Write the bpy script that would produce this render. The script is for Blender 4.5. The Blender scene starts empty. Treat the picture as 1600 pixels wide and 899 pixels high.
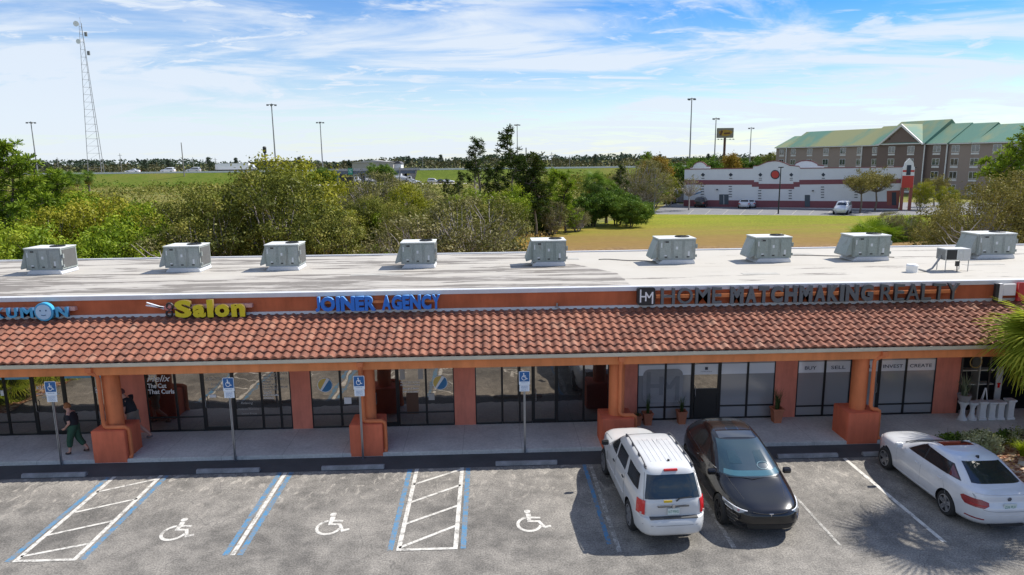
import bpy, bmesh, math, random
import numpy as np
from mathutils import Vector, Matrix
R = math.radians
random.seed(7); RNG = np.random.default_rng(7)
scn = bpy.context.scene
COL = scn.collection

# ------------------------------------------------------------------ camera
H = 8.9
def _rot(psi, th, roll):
    return (Matrix.Rotation(-psi, 3, 'Z') @ Matrix.Rotation(math.pi/2 - th, 3, 'X') @ Matrix.Rotation(roll, 3, 'Z'))
CM = _rot(.033, .1835, -.0115)
cd = bpy.data.cameras.new('camera'); cam = bpy.data.objects.new('camera', cd); COL.objects.link(cam)
cd.sensor_width = 36; cd.lens = 1080/1600*36; cd.clip_end = 9000; cd.clip_start = .2
cam.matrix_world = Matrix.Translation((0, 0, H)) @ CM.to_4x4()
scn.camera = cam

# ------------------------------------------------------------------ sun, sky, exposure
SUN = Vector((.83, .33, 1.0)).normalized()          # towards the sun
w = bpy.data.worlds.new('World'); scn.world = w; w.use_nodes = True
nt = w.node_tree; N = nt.nodes; L = nt.links; N.clear()
out = N.new('ShaderNodeOutputWorld'); bg = N.new('ShaderNodeBackground'); sky = N.new('ShaderNodeTexSky')
sky.sky_type = 'NISHITA'; sky.sun_disc = False
sky.sun_elevation = math.asin(SUN.z); sky.sun_rotation = math.atan2(SUN.x, SUN.y)
sky.altitude = 0; sky.air_density = 1.0; sky.dust_density = .15; sky.ozone_density = 2.5
bg.inputs[1].default_value = .12
tc = N.new('ShaderNodeTexCoord'); sep = N.new('ShaderNodeSeparateXYZ'); L.new(tc.outputs['Generated'], sep.inputs[0])
def wm(op, a, b=None, c=None):
    n = N.new('ShaderNodeMath'); n.operation = op
    for i, v in enumerate((a, b, c)):
        if v is None: continue
        if isinstance(v, (int, float)): n.inputs[i].default_value = v
        else: L.new(v, n.inputs[i])
    return n.outputs[0]
zz = wm('ADD', wm('MAXIMUM', sep.outputs[2], 0.0), .09)
cx = wm('DIVIDE', sep.outputs[0], zz); cy = wm('DIVIDE', sep.outputs[1], zz)
def cloud(sx, sy, rot, scale, det, lo, hi, seed, dist=.6):
    cb = N.new('ShaderNodeCombineXYZ'); L.new(cx, cb.inputs[0]); L.new(cy, cb.inputs[1]); cb.inputs[2].default_value = seed
    mp = N.new('ShaderNodeMapping'); mp.inputs['Rotation'].default_value[2] = rot; mp.inputs['Scale'].default_value = (sx, sy, 1)
    L.new(cb.outputs[0], mp.inputs[0])
    no = N.new('ShaderNodeTexNoise'); no.inputs['Scale'].default_value = scale; no.inputs['Detail'].default_value = det
    no.inputs['Roughness'].default_value = .62; no.inputs['Distortion'].default_value = dist
    L.new(mp.outputs[0], no.inputs[0])
    mr = N.new('ShaderNodeMapRange'); mr.interpolation_type = 'SMOOTHSTEP'
    mr.inputs[1].default_value = lo; mr.inputs[2].default_value = hi; L.new(no.outputs[0], mr.inputs[0])
    return mr.outputs[0]
c1 = cloud(.5, .85, R(24), .95, 10, .38, .62, 3.1, 1.3)
c2 = cloud(.9, 1.3, R(-25), 2.6, 10, .50, .68, 9.7, 1.0)
c3 = cloud(1.0, .7, 0, .45, 4, .36, .60, 17.2, .5)
hz = wm('POWER', wm('SUBTRACT', 1.0, wm('MINIMUM', wm('MULTIPLY', wm('MAXIMUM', sep.outputs[2], 0.0), 3.2), 1.0)), 2.2)
left = wm('MULTIPLY', wm('ADD', wm('MULTIPLY', sep.outputs[0], -.9), .35), .55)
cl = wm('MULTIPLY', c1, wm('ADD', wm('MULTIPLY', c3, .55), .42))
cl = wm('MAXIMUM', cl, wm('MULTIPLY', c2, .75))
cl = wm('ADD', wm('MULTIPLY', cl, .9), wm('MULTIPLY', hz, .62))
cl = wm('MINIMUM', wm('MAXIMUM', wm('ADD', cl, wm('MULTIPLY', left, .55)), .0), .93)
mx = N.new('ShaderNodeMix'); mx.data_type = 'RGBA'; L.new(cl, mx.inputs[0])
hs = N.new('ShaderNodeHueSaturation'); hs.inputs['Saturation'].default_value = 1.65; hs.inputs['Hue'].default_value = .513; hs.inputs['Value'].default_value = .8
L.new(sky.outputs[0], hs.inputs['Color']); L.new(hs.outputs[0], mx.inputs[6])
mx.inputs[7].default_value = (4.3, 4.75, 5.35, 1)
L.new(mx.outputs[2], bg.inputs[0]); L.new(bg.outputs[0], out.inputs[0])
sd = bpy.data.lights.new('sun', 'SUN'); sd.energy = 4.5; sd.angle = R(.53); sd.color = (1, .955, .88)
so = bpy.data.objects.new('sun', sd); COL.objects.link(so)
so.rotation_euler = SUN.to_track_quat('Z', 'Y').to_euler(); so.location = (30, 10, 60)
vs = scn.view_settings; vs.view_transform = 'Standard'; vs.look = 'None'; vs.gamma = 1; vs.use_curve_mapping = False
vs.exposure = .62
scn.cycles.max_bounces = 6; scn.cycles.transparent_max_bounces = 6

# ------------------------------------------------------------------ materials
def newmat(name):
    m = bpy.data.materials.new(name); m.use_nodes = True; nt = m.node_tree; nt.nodes.clear()
    o = nt.nodes.new('ShaderNodeOutputMaterial'); return m, nt, o
class NG:
    """small node helper for one material"""
    def __init__(s, name): s.m, s.nt, s.out = newmat(name); s.N = s.nt.nodes; s.L = s.nt.links
    def n(s, t, **k):
        x = s.N.new(t)
        for a, b in k.items(): setattr(x, a, b)
        return x
    def put(s, sock, v):
        if isinstance(v, bpy.types.NodeSocket): s.L.new(v, sock)
        elif isinstance(v, (int, float)): sock.default_value = v
        elif v is not None: sock.default_value = (*v, 1) if len(v) == 3 and sock.type == 'RGBA' else v
    def math(s, op, a, b=None, c=None, clamp=False):
        x = s.n('ShaderNodeMath', operation=op); x.use_clamp = clamp
        for i, v in enumerate((a, b, c)):
            if v is not None: s.put(x.inputs[i], v)
        return x.outputs[0]
    def pos(s): return s.n('ShaderNodeNewGeometry').outputs['Position']
    def obj(s): return s.n('ShaderNodeTexCoord').outputs['Object']
    def noise(s, vec, scale, det=4, rough=.55, mapscale=None, dist=0, loc=(0, 0, 0), rot=(0, 0, 0)):
        if mapscale or any(loc) or any(rot):
            mp = s.n('ShaderNodeMapping'); mp.inputs['Scale'].default_value = mapscale or (1, 1, 1); mp.inputs['Location'].default_value = loc
            mp.inputs['Rotation'].default_value = rot
            s.L.new(vec, mp.inputs[0]); vec = mp.outputs[0]
        x = s.n('ShaderNodeTexNoise'); s.L.new(vec, x.inputs[0])
        x.inputs['Scale'].default_value = scale; x.inputs['Detail'].default_value = det; x.inputs['Roughness'].default_value = rough
        x.inputs['Distortion'].default_value = dist
        return x.outputs[0]
    def rng(s, v, a, b, c=0, d=1, smooth=True):
        x = s.n('ShaderNodeMapRange'); x.interpolation_type = 'SMOOTHSTEP' if smooth else 'LINEAR'
        s.put(x.inputs[0], v)
        for i, q in enumerate((a, b, c, d)): s.put(x.inputs[1+i], q)
        return x.outputs[0]
    def mix(s, f, a, b, mode='MIX'):
        x = s.n('ShaderNodeMix', data_type='RGBA', blend_type=mode)
        s.put(x.inputs[0], f); s.put(x.inputs[6], a); s.put(x.inputs[7], b); return x.outputs[2]
    def ramp(s, f, stops):
        x = s.n('ShaderNodeValToRGB'); s.put(x.inputs[0], f); e = x.color_ramp.elements
        while len(e) < len(stops): e.new(.5)
        for q, (p, c) in zip(e, stops): q.position = p; q.color = (*c, 1)
        return x.outputs[0]
    def bump(s, h, strength=.3, dist=.02):
        x = s.n('ShaderNodeBump'); x.inputs['Strength'].default_value = strength; x.inputs['Distance'].default_value = dist
        s.put(x.inputs['Height'], h); return x.outputs[0]
    def fin(s, col, rough=.6, metal=0, spec=.5, normal=None, coat=0, emis=None, estr=0):
        b = s.n('ShaderNodeBsdfPrincipled'); s.put(b.inputs['Base Color'], col); s.put(b.inputs['Roughness'], rough)
        s.put(b.inputs['Metallic'], metal); s.put(b.inputs['Specular IOR Level'], spec)
        if normal is not None: s.put(b.inputs['Normal'], normal)
        if coat: b.inputs['Coat Weight'].default_value = coat; b.inputs['Coat Roughness'].default_value = .03
        s.L.new(b.outputs[0], s.out.inputs[0]); return s.m
MATS = {}
def M(name, col=None, rough=.6, metal=0, var=.12, vs=3.0, spec=.5, coat=0, bump=0):
    """plain painted / cast material with mild large and fine mottling"""
    if name in MATS: return MATS[name]
    g = NG(name); p = g.obj()
    a = g.noise(p, vs, 5); b = g.noise(p, vs*9, 3)
    f = g.math('ADD', g.math('MULTIPLY', a, .7), g.math('MULTIPLY', b, .3))
    f = g.rng(f, .3, .7, 1-var, 1+var, False)
    c = g.mix(1.0, col, f, 'MULTIPLY')
    nm = g.bump(b, bump, .01) if bump else None
    MATS[name] = g.fin(c, rough, metal, spec, nm, coat); return MATS[name]

# ---- ground family
def mat_asphalt(name, light, dark):
    g = NG(name); p = g.pos()
    big = g.noise(p, .35, 5, .6); mid = g.noise(p, 1.7, 6, .65); fine = g.noise(p, 24, 4, .7); grit = g.noise(p, 130, 2, .5)
    f = g.rng(g.math('ADD', g.math('MULTIPLY', big, .6), g.math('MULTIPLY', mid, .5)), .38, .72)
    c = g.mix(f, dark, light)
    f2 = g.rng(fine, .32, .68, .62, 1.3); f3 = g.rng(grit, .3, .7, .72, 1.26)
    c = g.mix(1.0, c, f2, 'MULTIPLY'); c = g.mix(1.0, c, f3, 'MULTIPLY')
    # pale worn sealcoat scuffs near the stalls' heads, elongated along the drive direction
    sc = g.noise(p, 2.6, 6, .7, (1.6, .8, 1), .8); sepn = g.n('ShaderNodeSeparateXYZ'); g.L.new(p, sepn.inputs[0])
    band = g.math('MULTIPLY', g.rng(sepn.outputs[1], 15.5, 18.4), g.rng(sc, .52, .68))
    c = g.mix(g.math('MULTIPLY', band, .6), c, (.47, .43, .37))
    st = g.rng(g.noise(p, .9, 4, .6, (1, 1, 1), .4, (5, 9, 0)), .6, .74)
    c = g.mix(g.math('MULTIPLY', st, .62), c, (.085, .08, .075))
    # hairline cracks
    v = g.n('ShaderNodeTexVoronoi', feature='DISTANCE_TO_EDGE'); v.inputs['Scale'].default_value = .33
    wv = g.n('ShaderNodeVectorMath', operation='ADD'); nn = g.n('ShaderNodeTexNoise'); nn.inputs['Scale'].default_value = 1.2; g.L.new(p, nn.inputs[0])
    g.L.new(p, wv.inputs[0]); g.L.new(nn.outputs[1], wv.inputs[1]); g.L.new(wv.outputs[0], v.inputs[0])
    cr = g.rng(v.outputs[0], .0, .006, .55, 0)
    cr = g.math('MULTIPLY', cr, g.rng(big, .45, .6))
    c = g.mix(cr, c, (.05, .05, .05))
    return g.fin(c, .9, 0, .25, g.bump(fine, .5, .01))
M_ASPH = mat_asphalt('asphalt', (.275, .255, .225), (.115, .108, .098))
M_ROADFAR = M('road_far', (.16, .16, .165), .9, var=.15, vs=.3)
M_CONC_ROAD = M('concrete_road', (.5, .46, .4), .9, var=.12, vs=.2)
def mat_conc():
    g = NG('sidewalk_concrete'); p = g.pos()
    a = g.noise(p, .7, 6, .6); b = g.noise(p, 14, 5, .6); s_ = g.n('ShaderNodeSeparateXYZ'); g.L.new(p, s_.inputs[0])
    c = g.mix(g.rng(a, .3, .7), (.45, .44, .415), (.57, .56, .525))
    c = g.mix(1.0, c, g.rng(b, .3, .7, .88, 1.1), 'MULTIPLY')
    st = g.rng(g.noise(p, 2.3, 6, .7, None, .5, (3, 1, 0)), .58, .72, 0, .35)
    c = g.mix(st, c, (.2, .195, .19))
    # saw-cut joints across the walk
    fr = g.math('ABSOLUTE', g.math('SUBTRACT', g.math('FRACT', g.math('DIVIDE', g.math('ADD', s_.outputs[0], g.math('MULTIPLY', s_.outputs[1], 0)), 1.83)), .5))
    j = g.rng(fr, .0, .0055, 1, 0)
    c = g.mix(g.math('MULTIPLY', j, .65), c, (.1, .1, .1))
    return g.fin(c, .85, 0, .3, g.bump(b, .2, .005))
M_CONC = mat_conc()
def mat_grass(name, cols, scale=.05, streak=(1, 3, 1)):
    g = NG(name); p = g.pos()
    a = g.noise(p, scale, 6, .6, streak); b = g.noise(p, scale*14, 6, .7, streak); c_ = g.noise(p, 3.5, 4, .7)
    f = g.math('ADD', g.math('ADD', g.math('MULTIPLY', a, .55), g.math('MULTIPLY', b, .35)), g.math('MULTIPLY', c_, .1))
    c = g.ramp(g.rng(f, .32, .68, 0, 1, False), cols)
    c = g.mix(1.0, c, g.rng(c_, .3, .7, .7, 1.25), 'MULTIPLY')
    return g, c
g, c = mat_grass('scrub_ground', [(0, (.08, .105, .022)), (.45, (.14, .15, .035)), (.75, (.22, .18, .06)), (1, (.3, .23, .1))], .03)
M_SCRUB = g.fin(c, .95, 0, .1)
g, c = mat_grass('lawn_grass', [(0, (.12, .155, .01)), (.5, (.185, .2, .016)), (1, (.27, .22, .03))], .06, (.6, 2.6, 1))
s_ = g.n('ShaderNodeSeparateXYZ'); g.L.new(g.pos(), s_.inputs[0])
dry = g.rng(g.math('ADD', s_.outputs[1], g.math('MULTIPLY', g.noise(g.pos(), .12, 5, .7, (.5, 2, 1)), 34)), 88, 116, 1, 0)
c = g.mix(dry, c, g.mix(g.noise(g.pos(), .9, 5, .7), (.15, .095, .03), (.27, .175, .055)))
soil = g.rng(g.math('ADD', s_.outputs[1], g.math('MULTIPLY', g.noise(g.pos(), .4, 5, .7), 10)), 69, 77, 1, 0)
c = g.mix(soil, c, g.mix(g.rng(g.noise(g.pos(), 2.0, 5, .7), .4, .6), (.12, .07, .045), (.3, .2, .11)))
M_LAWN = g.fin(c, .95, 0, .1)
g, c = mat_grass('embankment_grass', [(0, (.05, .08, .010)), (.5, (.10, .135, .018)), (1, (.16, .15, .035))], .05, (1, 1, 1))
M_BANK = g.fin(c, .95, 0, .1)
def mat_mulch():
    g = NG('mulch'); p = g.pos(); v = g.n('ShaderNodeTexVoronoi'); v.inputs['Scale'].default_value = 11; g.L.new(p, v.inputs[0])
    hsv = g.n('ShaderNodeSeparateColor'); g.L.new(v.outputs[1], hsv.inputs[0])
    c = g.ramp(hsv.outputs[0], [(0, (.13, .05, .03)), (.4, (.32, .16, .1)), (.75, (.5, .33, .22)), (1, (.62, .5, .38))])
    c = g.mix(1.0, c, g.rng(g.noise(p, 2.0, 4), .3, .7, .6, 1.2), 'MULTIPLY')
    return g.fin(c, .95, 0, .1, g.bump(v.outputs[0], .8, .04))
M_MULCH = mat_mulch()
def mat_paint(name, col, keep=.62, asp=(.2, .19, .17)):
    g = NG(name); p = g.pos()
    a = g.noise(p, 5, 6, .75); b = g.noise(p, 60, 3, .7)
    wv = g.rng(g.math('ADD', g.math('MULTIPLY', a, .55), g.math('MULTIPLY', b, .45)), keep-.07, keep+.04)
    c = g.mix(wv, col, asp); c = g.mix(1.0, c, g.rng(b, .3, .7, .85, 1.08), 'MULTIPLY')
    return g.fin(c, .75, 0, .3)
M_WPAINT = mat_paint('white_road_paint', (.62, .595, .54), .555)
M_BPAINT = mat_paint('blue_road_paint', (.06, .22, .40), .52)
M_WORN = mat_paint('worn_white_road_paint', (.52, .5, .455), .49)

# ---- building family
def mat_stucco(name, col, var=.1):
    g = NG(name); p = g.pos(); a = g.noise(p, .9, 5, .6); b = g.noise(p, 70, 3, .6)
    st = g.noise(p, 3.0, 5, .65, (1, 1, .18))
    c = g.mix(1.0, col, g.rng(a, .3, .7, 1-var, 1+var), 'MULTIPLY'); c = g.mix(1.0, c, g.rng(st, .35, .7, 1.04, .86), 'MULTIPLY')
    return g.fin(c, .85, 0, .25, g.bump(b, .35, .006))
M_WALL = mat_stucco('salmon_stucco', (.68, .225, .15))
M_PED = mat_stucco('terracotta_stucco', (.66, .165, .085))
M_COLU = mat_stucco('orange_stucco', (.66, .20, .08))
M_BEAM = mat_stucco('orange_beam_paint', (.72, .245, .09))
M_FASC = mat_stucco('rust_fascia', (.48, .13, .055), .14)
M_SOFF = mat_stucco('soffit_paint', (.50, .2, .1))
M_TRIM = M('cream_trim', (.62, .57, .46), .45, var=.1)
M_CAP = M('pale_metal_cap', (.62, .62, .63), .4, var=.08)
def mat_tile():
    g = NG('clay_roof_tile'); p = g.pos(); s_ = g.n('ShaderNodeSeparateXYZ'); g.L.new(p, s_.inputs[0])
    tx = g.math('FLOOR', g.math('DIVIDE', g.math('ADD', s_.outputs[0], 60.0), .27)); ty = g.math('FLOOR', g.math('DIVIDE', g.math('SUBTRACT', s_.outputs[1], 19.93), .286))
    cb = g.n('ShaderNodeCombineXYZ'); g.L.new(tx, cb.inputs[0]); g.L.new(ty, cb.inputs[1])
    wn = g.n('ShaderNodeTexWhiteNoise', noise_dimensions='2D'); g.L.new(cb.outputs[0], wn.inputs[0])
    c = g.ramp(wn.outputs[0], [(0, (.17, .070, .046)), (.3, (.215, .084, .053)), (.7, (.26, .102, .064)), (.95, (.30, .128, .08)), (1, (.32, .17, .115))])
    n1 = g.noise(p, 3.3, 6, .7); n2 = g.noise(p, 28, 4, .7)
    c = g.mix(g.rng(n1, .5, .68, 0, .6), c, (.17, .10, .08)); c = g.mix(g.rng(n2, .5, .72, 0, .22), c, (.32, .18, .115))
    c = g.mix(1.0, c, g.rng(n2, .3, .7, .8, 1.15), 'MULTIPLY')
    return g.fin(c, .8, 0, .3, g.bump(n2, .4, .006))
M_TILE = mat_tile()
M_MORTAR = M('tile_mortar', (.16, .05, .04), .9)
def mat_roof():
    g = NG('roof_membrane'); p = g.pos(); s_ = g.n('ShaderNodeSeparateXYZ'); g.L.new(p, s_.inputs[0])
    X, Y = s_.outputs[0], s_.outputs[1]
    base = g.mix(g.noise(p, .6, 5, .6), (.40, .37, .32), (.475, .45, .40))
    streak = g.noise(p, 1.0, 5, .6, (.15, 1.5, 1), .3); fineS = g.noise(p, 2.2, 6, .65, (.22, 1.7, 1), .2, (8, 3, 0))
    seam = g.math('ADD', 4.75, g.math('MULTIPLY', g.math('MAXIMUM', g.math('SUBTRACT', Y, 25.2), 0), -.55))
    leftm = g.rng(X, g.math('SUBTRACT', seam, .06), g.math('ADD', seam, .06), 1, 0)
    front = g.rng(g.math('ADD', Y, g.math('MULTIPLY', g.noise(p, .5, 3), 1.4)), 26.3, 27.4, 1, .62)
    amt = g.math('MULTIPLY', leftm, front)
    f = g.math('ADD', g.math('MULTIPLY', streak, .6), g.math('MULTIPLY', fineS, .42))
    th = g.math('SUBTRACT', .60, g.math('MULTIPLY', amt, .098))
    mask = g.rng(f, th, g.math('ADD', th, .022))
    dirt = g.mix(g.noise(p, 2.0, 5), (.10, .088, .075), (.2, .18, .16))
    sm = g.rng(f, g.math('SUBTRACT', th, .10), th, 0, .5)
    c = g.mix(g.math('MULTIPLY', sm, amt), base, (.30, .275, .255))
    c = g.mix(g.math('MULTIPLY', mask, .85), c, dirt)
    # seams of the sheets
    fr = g.math('ABSOLUTE', g.math('SUBTRACT', g.math('FRACT', g.math('DIVIDE', Y, .95)), .5))
    c = g.mix(g.rng(fr, 0, .012, .22, 0), c, (.4, .37, .34))
    # one stained weld line on the clean right half
    wl = g.math('ABSOLUTE', g.math('SUBTRACT', Y, g.math('ADD', 26.15, g.math('MULTIPLY', g.noise(p, 1.2, 5, .7, (.5, .5, 1)), .5))))
    wlm = g.math('MULTIPLY', g.math('MULTIPLY', g.rng(wl, .02, .13, 1, 0), g.rng(X, 5, 7)), g.rng(fineS, .42, .58))
    c = g.mix(g.math('MULTIPLY', wlm, .6), c, (.3, .26, .22))
    return g.fin(c, .8, 0, .25, g.bump(f, .25, .02))
M_ROOF = mat_roof()
def mat_glass(name, refl, base=(.006, .006, .007), rough=.015, tint=(1, 1, 1), fr=.6):
    g = NG(name); d = g.n('ShaderNodeBsdfPrincipled'); d.inputs['Base Color'].default_value = (*base, 1); d.inputs['Roughness'].default_value = .25
    gl = g.n('ShaderNodeBsdfGlossy'); gl.inputs['Roughness'].default_value = rough; gl.inputs['Color'].default_value = (*tint, 1)
    wob = g.noise(g.pos(), 1.3, 2); g.L.new(g.bump(wob, .12, .05), gl.inputs['Normal'])
    lw = g.n('ShaderNodeLayerWeight'); lw.inputs[0].default_value = .25
    f = g.math('ADD', g.math('MULTIPLY', lw.outputs['Fresnel'], fr), refl, clamp=True)
    mx = g.n('ShaderNodeMixShader'); g.L.new(f, mx.inputs[0]); g.L.new(d.outputs[0], mx.inputs[1]); g.L.new(gl.outputs[0], mx.inputs[2])
    g.L.new(mx.outputs[0], g.out.inputs[0]); return g.m
M_PANE = mat_glass('storefront_glass', .32, tint=(1, .9, .78))
M_PANED = mat_glass('dark_storefront_glass', .14)
M_FROST = mat_glass('frosted_film_glass', .07, (.27, .27, .275), .12)
M_FROSTB = mat_glass('pale_film_band', .06, (.70, .73, .78), .12)
M_CARGL = mat_glass('car_glass', .035, (.010, .014, .016), .01, (1, 1, 1), .12)
M_CARGL2 = mat_glass('blue_tinted_windshield', .05, (.014, .035, .046), .01, (.7, .9, 1), .3)
M_ROOFGL = mat_glass('roof_glass', .03, (.02, .016, .014), .05, (1, 1, 1), .08)
M_FARGL = mat_glass('hotel_glass', .1, (.02, .03, .04), .05)
M_BLK = M('black_aluminium', (.012, .012, .013), .4, var=.2)
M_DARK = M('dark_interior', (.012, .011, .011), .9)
g = NG('grey_green_sheet_metal'); p_ = g.pos(); st_ = g.noise(p_, 3.0, 5, .65, (2.2, 2.2, .35)); c_ = g.mix(g.rng(g.noise(p_, .9, 3), .35, .65), (.25, .29, .265), (.31, .335, .32))
c_ = g.mix(g.rng(st_, .52, .7, 0, .55), c_, (.19, .18, .14)); c_ = g.mix(1.0, c_, g.rng(g.noise(p_, 22, 3), .3, .7, .9, 1.08), 'MULTIPLY'); M_UNIT = g.fin(c_, .5); MATS['grey_green_sheet_metal'] = M_UNIT
M_UNITT = M('unit_top_metal', (.62, .63, .6), .5, var=.08)
M_FOIL = M('bitumen_curb_foil', (.55, .56, .57), .6, var=.15)
M_GALV = M('galvanised_steel', (.34, .36, .39), .35, .8, var=.15)
M_WHITE = M('white_plastic', (.80, .80, .79), .5, var=.05)
M_SWHITE = M('white_sign_face', (.74, .78, .82), .5, var=.04)
M_SBLUE = M('blue_sign_face', (.015, .11, .30), .45, var=.05)
M_BLACKP = M('black_plastic', (.02, .02, .021), .5)
M_RUB = M('tyre_rubber', (.02, .02, .02), .85)
M_ALLOY = M('alloy_wheel', (.42, .42, .43), .3, .7)
M_CHROME = M('chrome', (.7, .7, .72), .12, 1)
M_RED = M('red_lamp_lens', (.5, .008, .012), .15, coat=.6)
M_DRED = M('dark_red_lamp_lens', (.22, .006, .016), .15, coat=.6)
M_STOP = M('wheel_stop_concrete', (.21, .21, .215), .9, var=.4, vs=4)
M_POT = M('terracotta_pot', (.42, .15, .075), .8, var=.2)
M_BARK = M('bark', (.16, .13, .10), .95, var=.3, vs=6)
M_DKBARK = M('dark_bark', (.075, .06, .05), .95, var=.3, vs=6)
M_GBARK = M('grey_bark', (.33, .29, .26), .95, var=.25, vs=6)

# ------------------------------------------------------------------ objects
def tag(o, label=None, cat=None, group=None, kind=None):
    for k, v in (('label', label), ('category', cat), ('group', group), ('kind', kind)):
        if v: o[k] = v
    return o
def thing(name, label, cat, loc=(0, 0, 0), rz=0, group=None):
    o = bpy.data.objects.new(name, None); COL.objects.link(o); o.location = loc; o.rotation_euler = (0, 0, rz)
    o.empty_display_size = .3
    return tag(o, label, cat, group)
def link(name, me, parent=None, loc=None):
    o = bpy.data.objects.new(name, me); COL.objects.link(o)
    if parent is not None: o.parent = parent
    if loc is not None: o.location = loc
    return o
def kids(o): return [c for c in COL.objects if c.parent == o]
def dup(o, loc, rz=0, label=None, scale=None, parent=None, group=None):
    c = o.copy(); COL.objects.link(c); c.parent = parent
    if parent is None:
        c.location = loc; c.rotation_euler = (0, 0, rz)
        if scale is not None: c.scale = (scale,)*3 if isinstance(scale, (int, float)) else scale
        if label: c['label'] = label
        if group: c['group'] = group
    for ch in CH.get(o.name, kids(o)): dup(ch, None, parent=c)
    return c
CH = {}
def proto_done(o):
    """remember the children of a prototype so that copying stays fast"""
    CH[o.name] = kids(o)
    for c in CH[o.name]: CH[c.name] = kids(c)

class MB:
    def __init__(s): s.v = []; s.f = []; s.mi = []
    def add(s, vs, fs, m=0):
        b = len(s.v); s.v += [tuple(v) for v in vs]; s.f += [tuple(i+b for i in f) for f in fs]; s.mi += [m]*len(fs); return s
    def box(s, x0, x1, y0, y1, z0, z1, m=0):
        return s.add([(x, y, z) for z in (z0, z1) for y in (y0, y1) for x in (x0, x1)],
                     [(0, 2, 3, 1), (4, 5, 7, 6), (0, 1, 5, 4), (2, 6, 7, 3), (0, 4, 6, 2), (1, 3, 7, 5)], m)
    def obox(s, c, size, rz=0, ry=0, rx=0, m=0):
        mt = Matrix.Rotation(rz, 3, 'Z') @ Matrix.Rotation(ry, 3, 'Y') @ Matrix.Rotation(rx, 3, 'X'); c = Vector(c)
        vs = [c + mt @ Vector((x*size[0]/2, y*size[1]/2, z*size[2]/2)) for z in (-1, 1) for y in (-1, 1) for x in (-1, 1)]
        return s.add(vs, [(0, 2, 3, 1), (4, 5, 7, 6), (0, 1, 5, 4), (2, 6, 7, 3), (0, 4, 6, 2), (1, 3, 7, 5)], m)
    def tube(s, pts, r, n=8, m=0, cap=True):
        pts = [Vector(p) for p in pts]; rs = r if isinstance(r, (list, tuple)) else [r]*len(pts); b = len(s.v)
        up = Vector((0, 0, 1)); prev = None
        for i, p in enumerate(pts):
            d = (pts[min(i+1, len(pts)-1)] - pts[max(i-1, 0)])
            d = d.normalized() if d.length > 1e-9 else up
            a = prev if prev is not None else (Vector((1, 0, 0)) if abs(d.z) > .9 else up)
            x = (a - d*a.dot(d)); x = x.normalized() if x.length > 1e-6 else d.orthogonal().normalized(); prev = x
            y = d.cross(x)
            for k in range(n):
                t = 2*math.pi*(k+.5)/n; s.v.append(tuple(p + (x*math.cos(t)+y*math.sin(t))*rs[i]))
        for i in range(len(pts)-1):
            for k in range(n):
                s.f.append((b+i*n+k, b+i*n+(k+1) % n, b+(i+1)*n+(k+1) % n, b+(i+1)*n+k)); s.mi.append(m)
        if cap:
            s.f.append(tuple(b+k for k in reversed(range(n)))); s.mi.append(m)
            s.f.append(tuple(b+(len(pts)-1)*n+k for k in range(n))); s.mi.append(m)
        return s
    def lathe(s, prof, c=(0, 0, 0), n=20, axis='Z', m=0, cap=True):
        b = len(s.v)
        for (r, z) in prof:
            for k in range(n):
                t = 2*math.pi*k/n; a, q = r*math.cos(t), r*math.sin(t)
                p = (a, q, z) if axis == 'Z' else ((z, a, q) if axis == 'X' else (a, z, q))
                s.v.append((p[0]+c[0], p[1]+c[1], p[2]+c[2]))
        for i in range(len(prof)-1):
            for k in range(n):
                s.f.append((b+i*n+k, b+i*n+(k+1) % n, b+(i+1)*n+(k+1) % n, b+(i+1)*n+k)); s.mi.append(m)
        if cap:
            s.f.append(tuple(b+k for k in reversed(range(n)))); s.mi.append(m)
            s.f.append(tuple(b+(len(prof)-1)*n+k for k in range(n))); s.mi.append(m)
        return s
    def prism(s, poly, a0, a1, axis='Y', m=0):
        """poly: 2D points; extruded between a0 and a1 along axis (X: (y,z) poly, Y: (x,z) poly, Z: (x,y) poly)"""
        n = len(poly); mk = {'X': lambda p, a: (a, p[0], p[1]), 'Y': lambda p, a: (p[0], a, p[1]), 'Z': lambda p, a: (p[0], p[1], a)}[axis]
        vs = [mk(p, a0) for p in poly] + [mk(p, a1) for p in poly]
        fs = [tuple(range(n)), tuple(range(2*n-1, n-1, -1))] + [(i, i+n, (i+1) % n+n, (i+1) % n) for i in range(n)]
        return s.add(vs, fs, m)
    def grid(s, P, m=0, closed=False):
        b = len(s.v); nr = len(P); nc = len(P[0])
        for row in P: s.v += [tuple(q) for q in row]
        for i in range(nr-1):
            for j in range(nc if closed else nc-1):
                s.f.append((b+i*nc+j, b+i*nc+(j+1) % nc, b+(i+1)*nc+(j+1) % nc, b+(i+1)*nc+j)); s.mi.append(m)
        return s
    def mesh(s, name, mats, smooth=False, bevel=0, off=(0, 0, 0)):
        me = bpy.data.meshes.new(name)
        vs = [(v[0]-off[0], v[1]-off[1], v[2]-off[2]) for v in s.v] if any(off) else s.v
        me.from_pydata(vs, [], s.f)
        for m in (mats if isinstance(mats, (list, tuple)) else [mats]): me.materials.append(m)
        me.polygons.foreach_set('material_index', s.mi)
        bm = bmesh.new(); bm.from_mesh(me)
        bmesh.ops.recalc_face_normals(bm, faces=bm.faces)
        if bevel:
            es = [e for e in bm.edges if len(e.link_faces) == 2 and e.calc_face_angle(0) > .5]
            bmesh.ops.bevel(bm, geom=es, offset=bevel, segments=2, affect='EDGES', clamp_overlap=True)
        bm.to_mesh(me); bm.free()
        if smooth:
            me.polygons.foreach_set('use_smooth', [True]*len(me.polygons)); me.set_sharp_from_angle(angle=R(40))
        return me
    def build(s, name, mats, parent=None, smooth=False, bevel=0, world=False):
        off = tuple(parent.location) if (world and parent is not None) else (0, 0, 0)
        return link(name, s.mesh(name, mats, smooth, bevel, off), parent)

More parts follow.
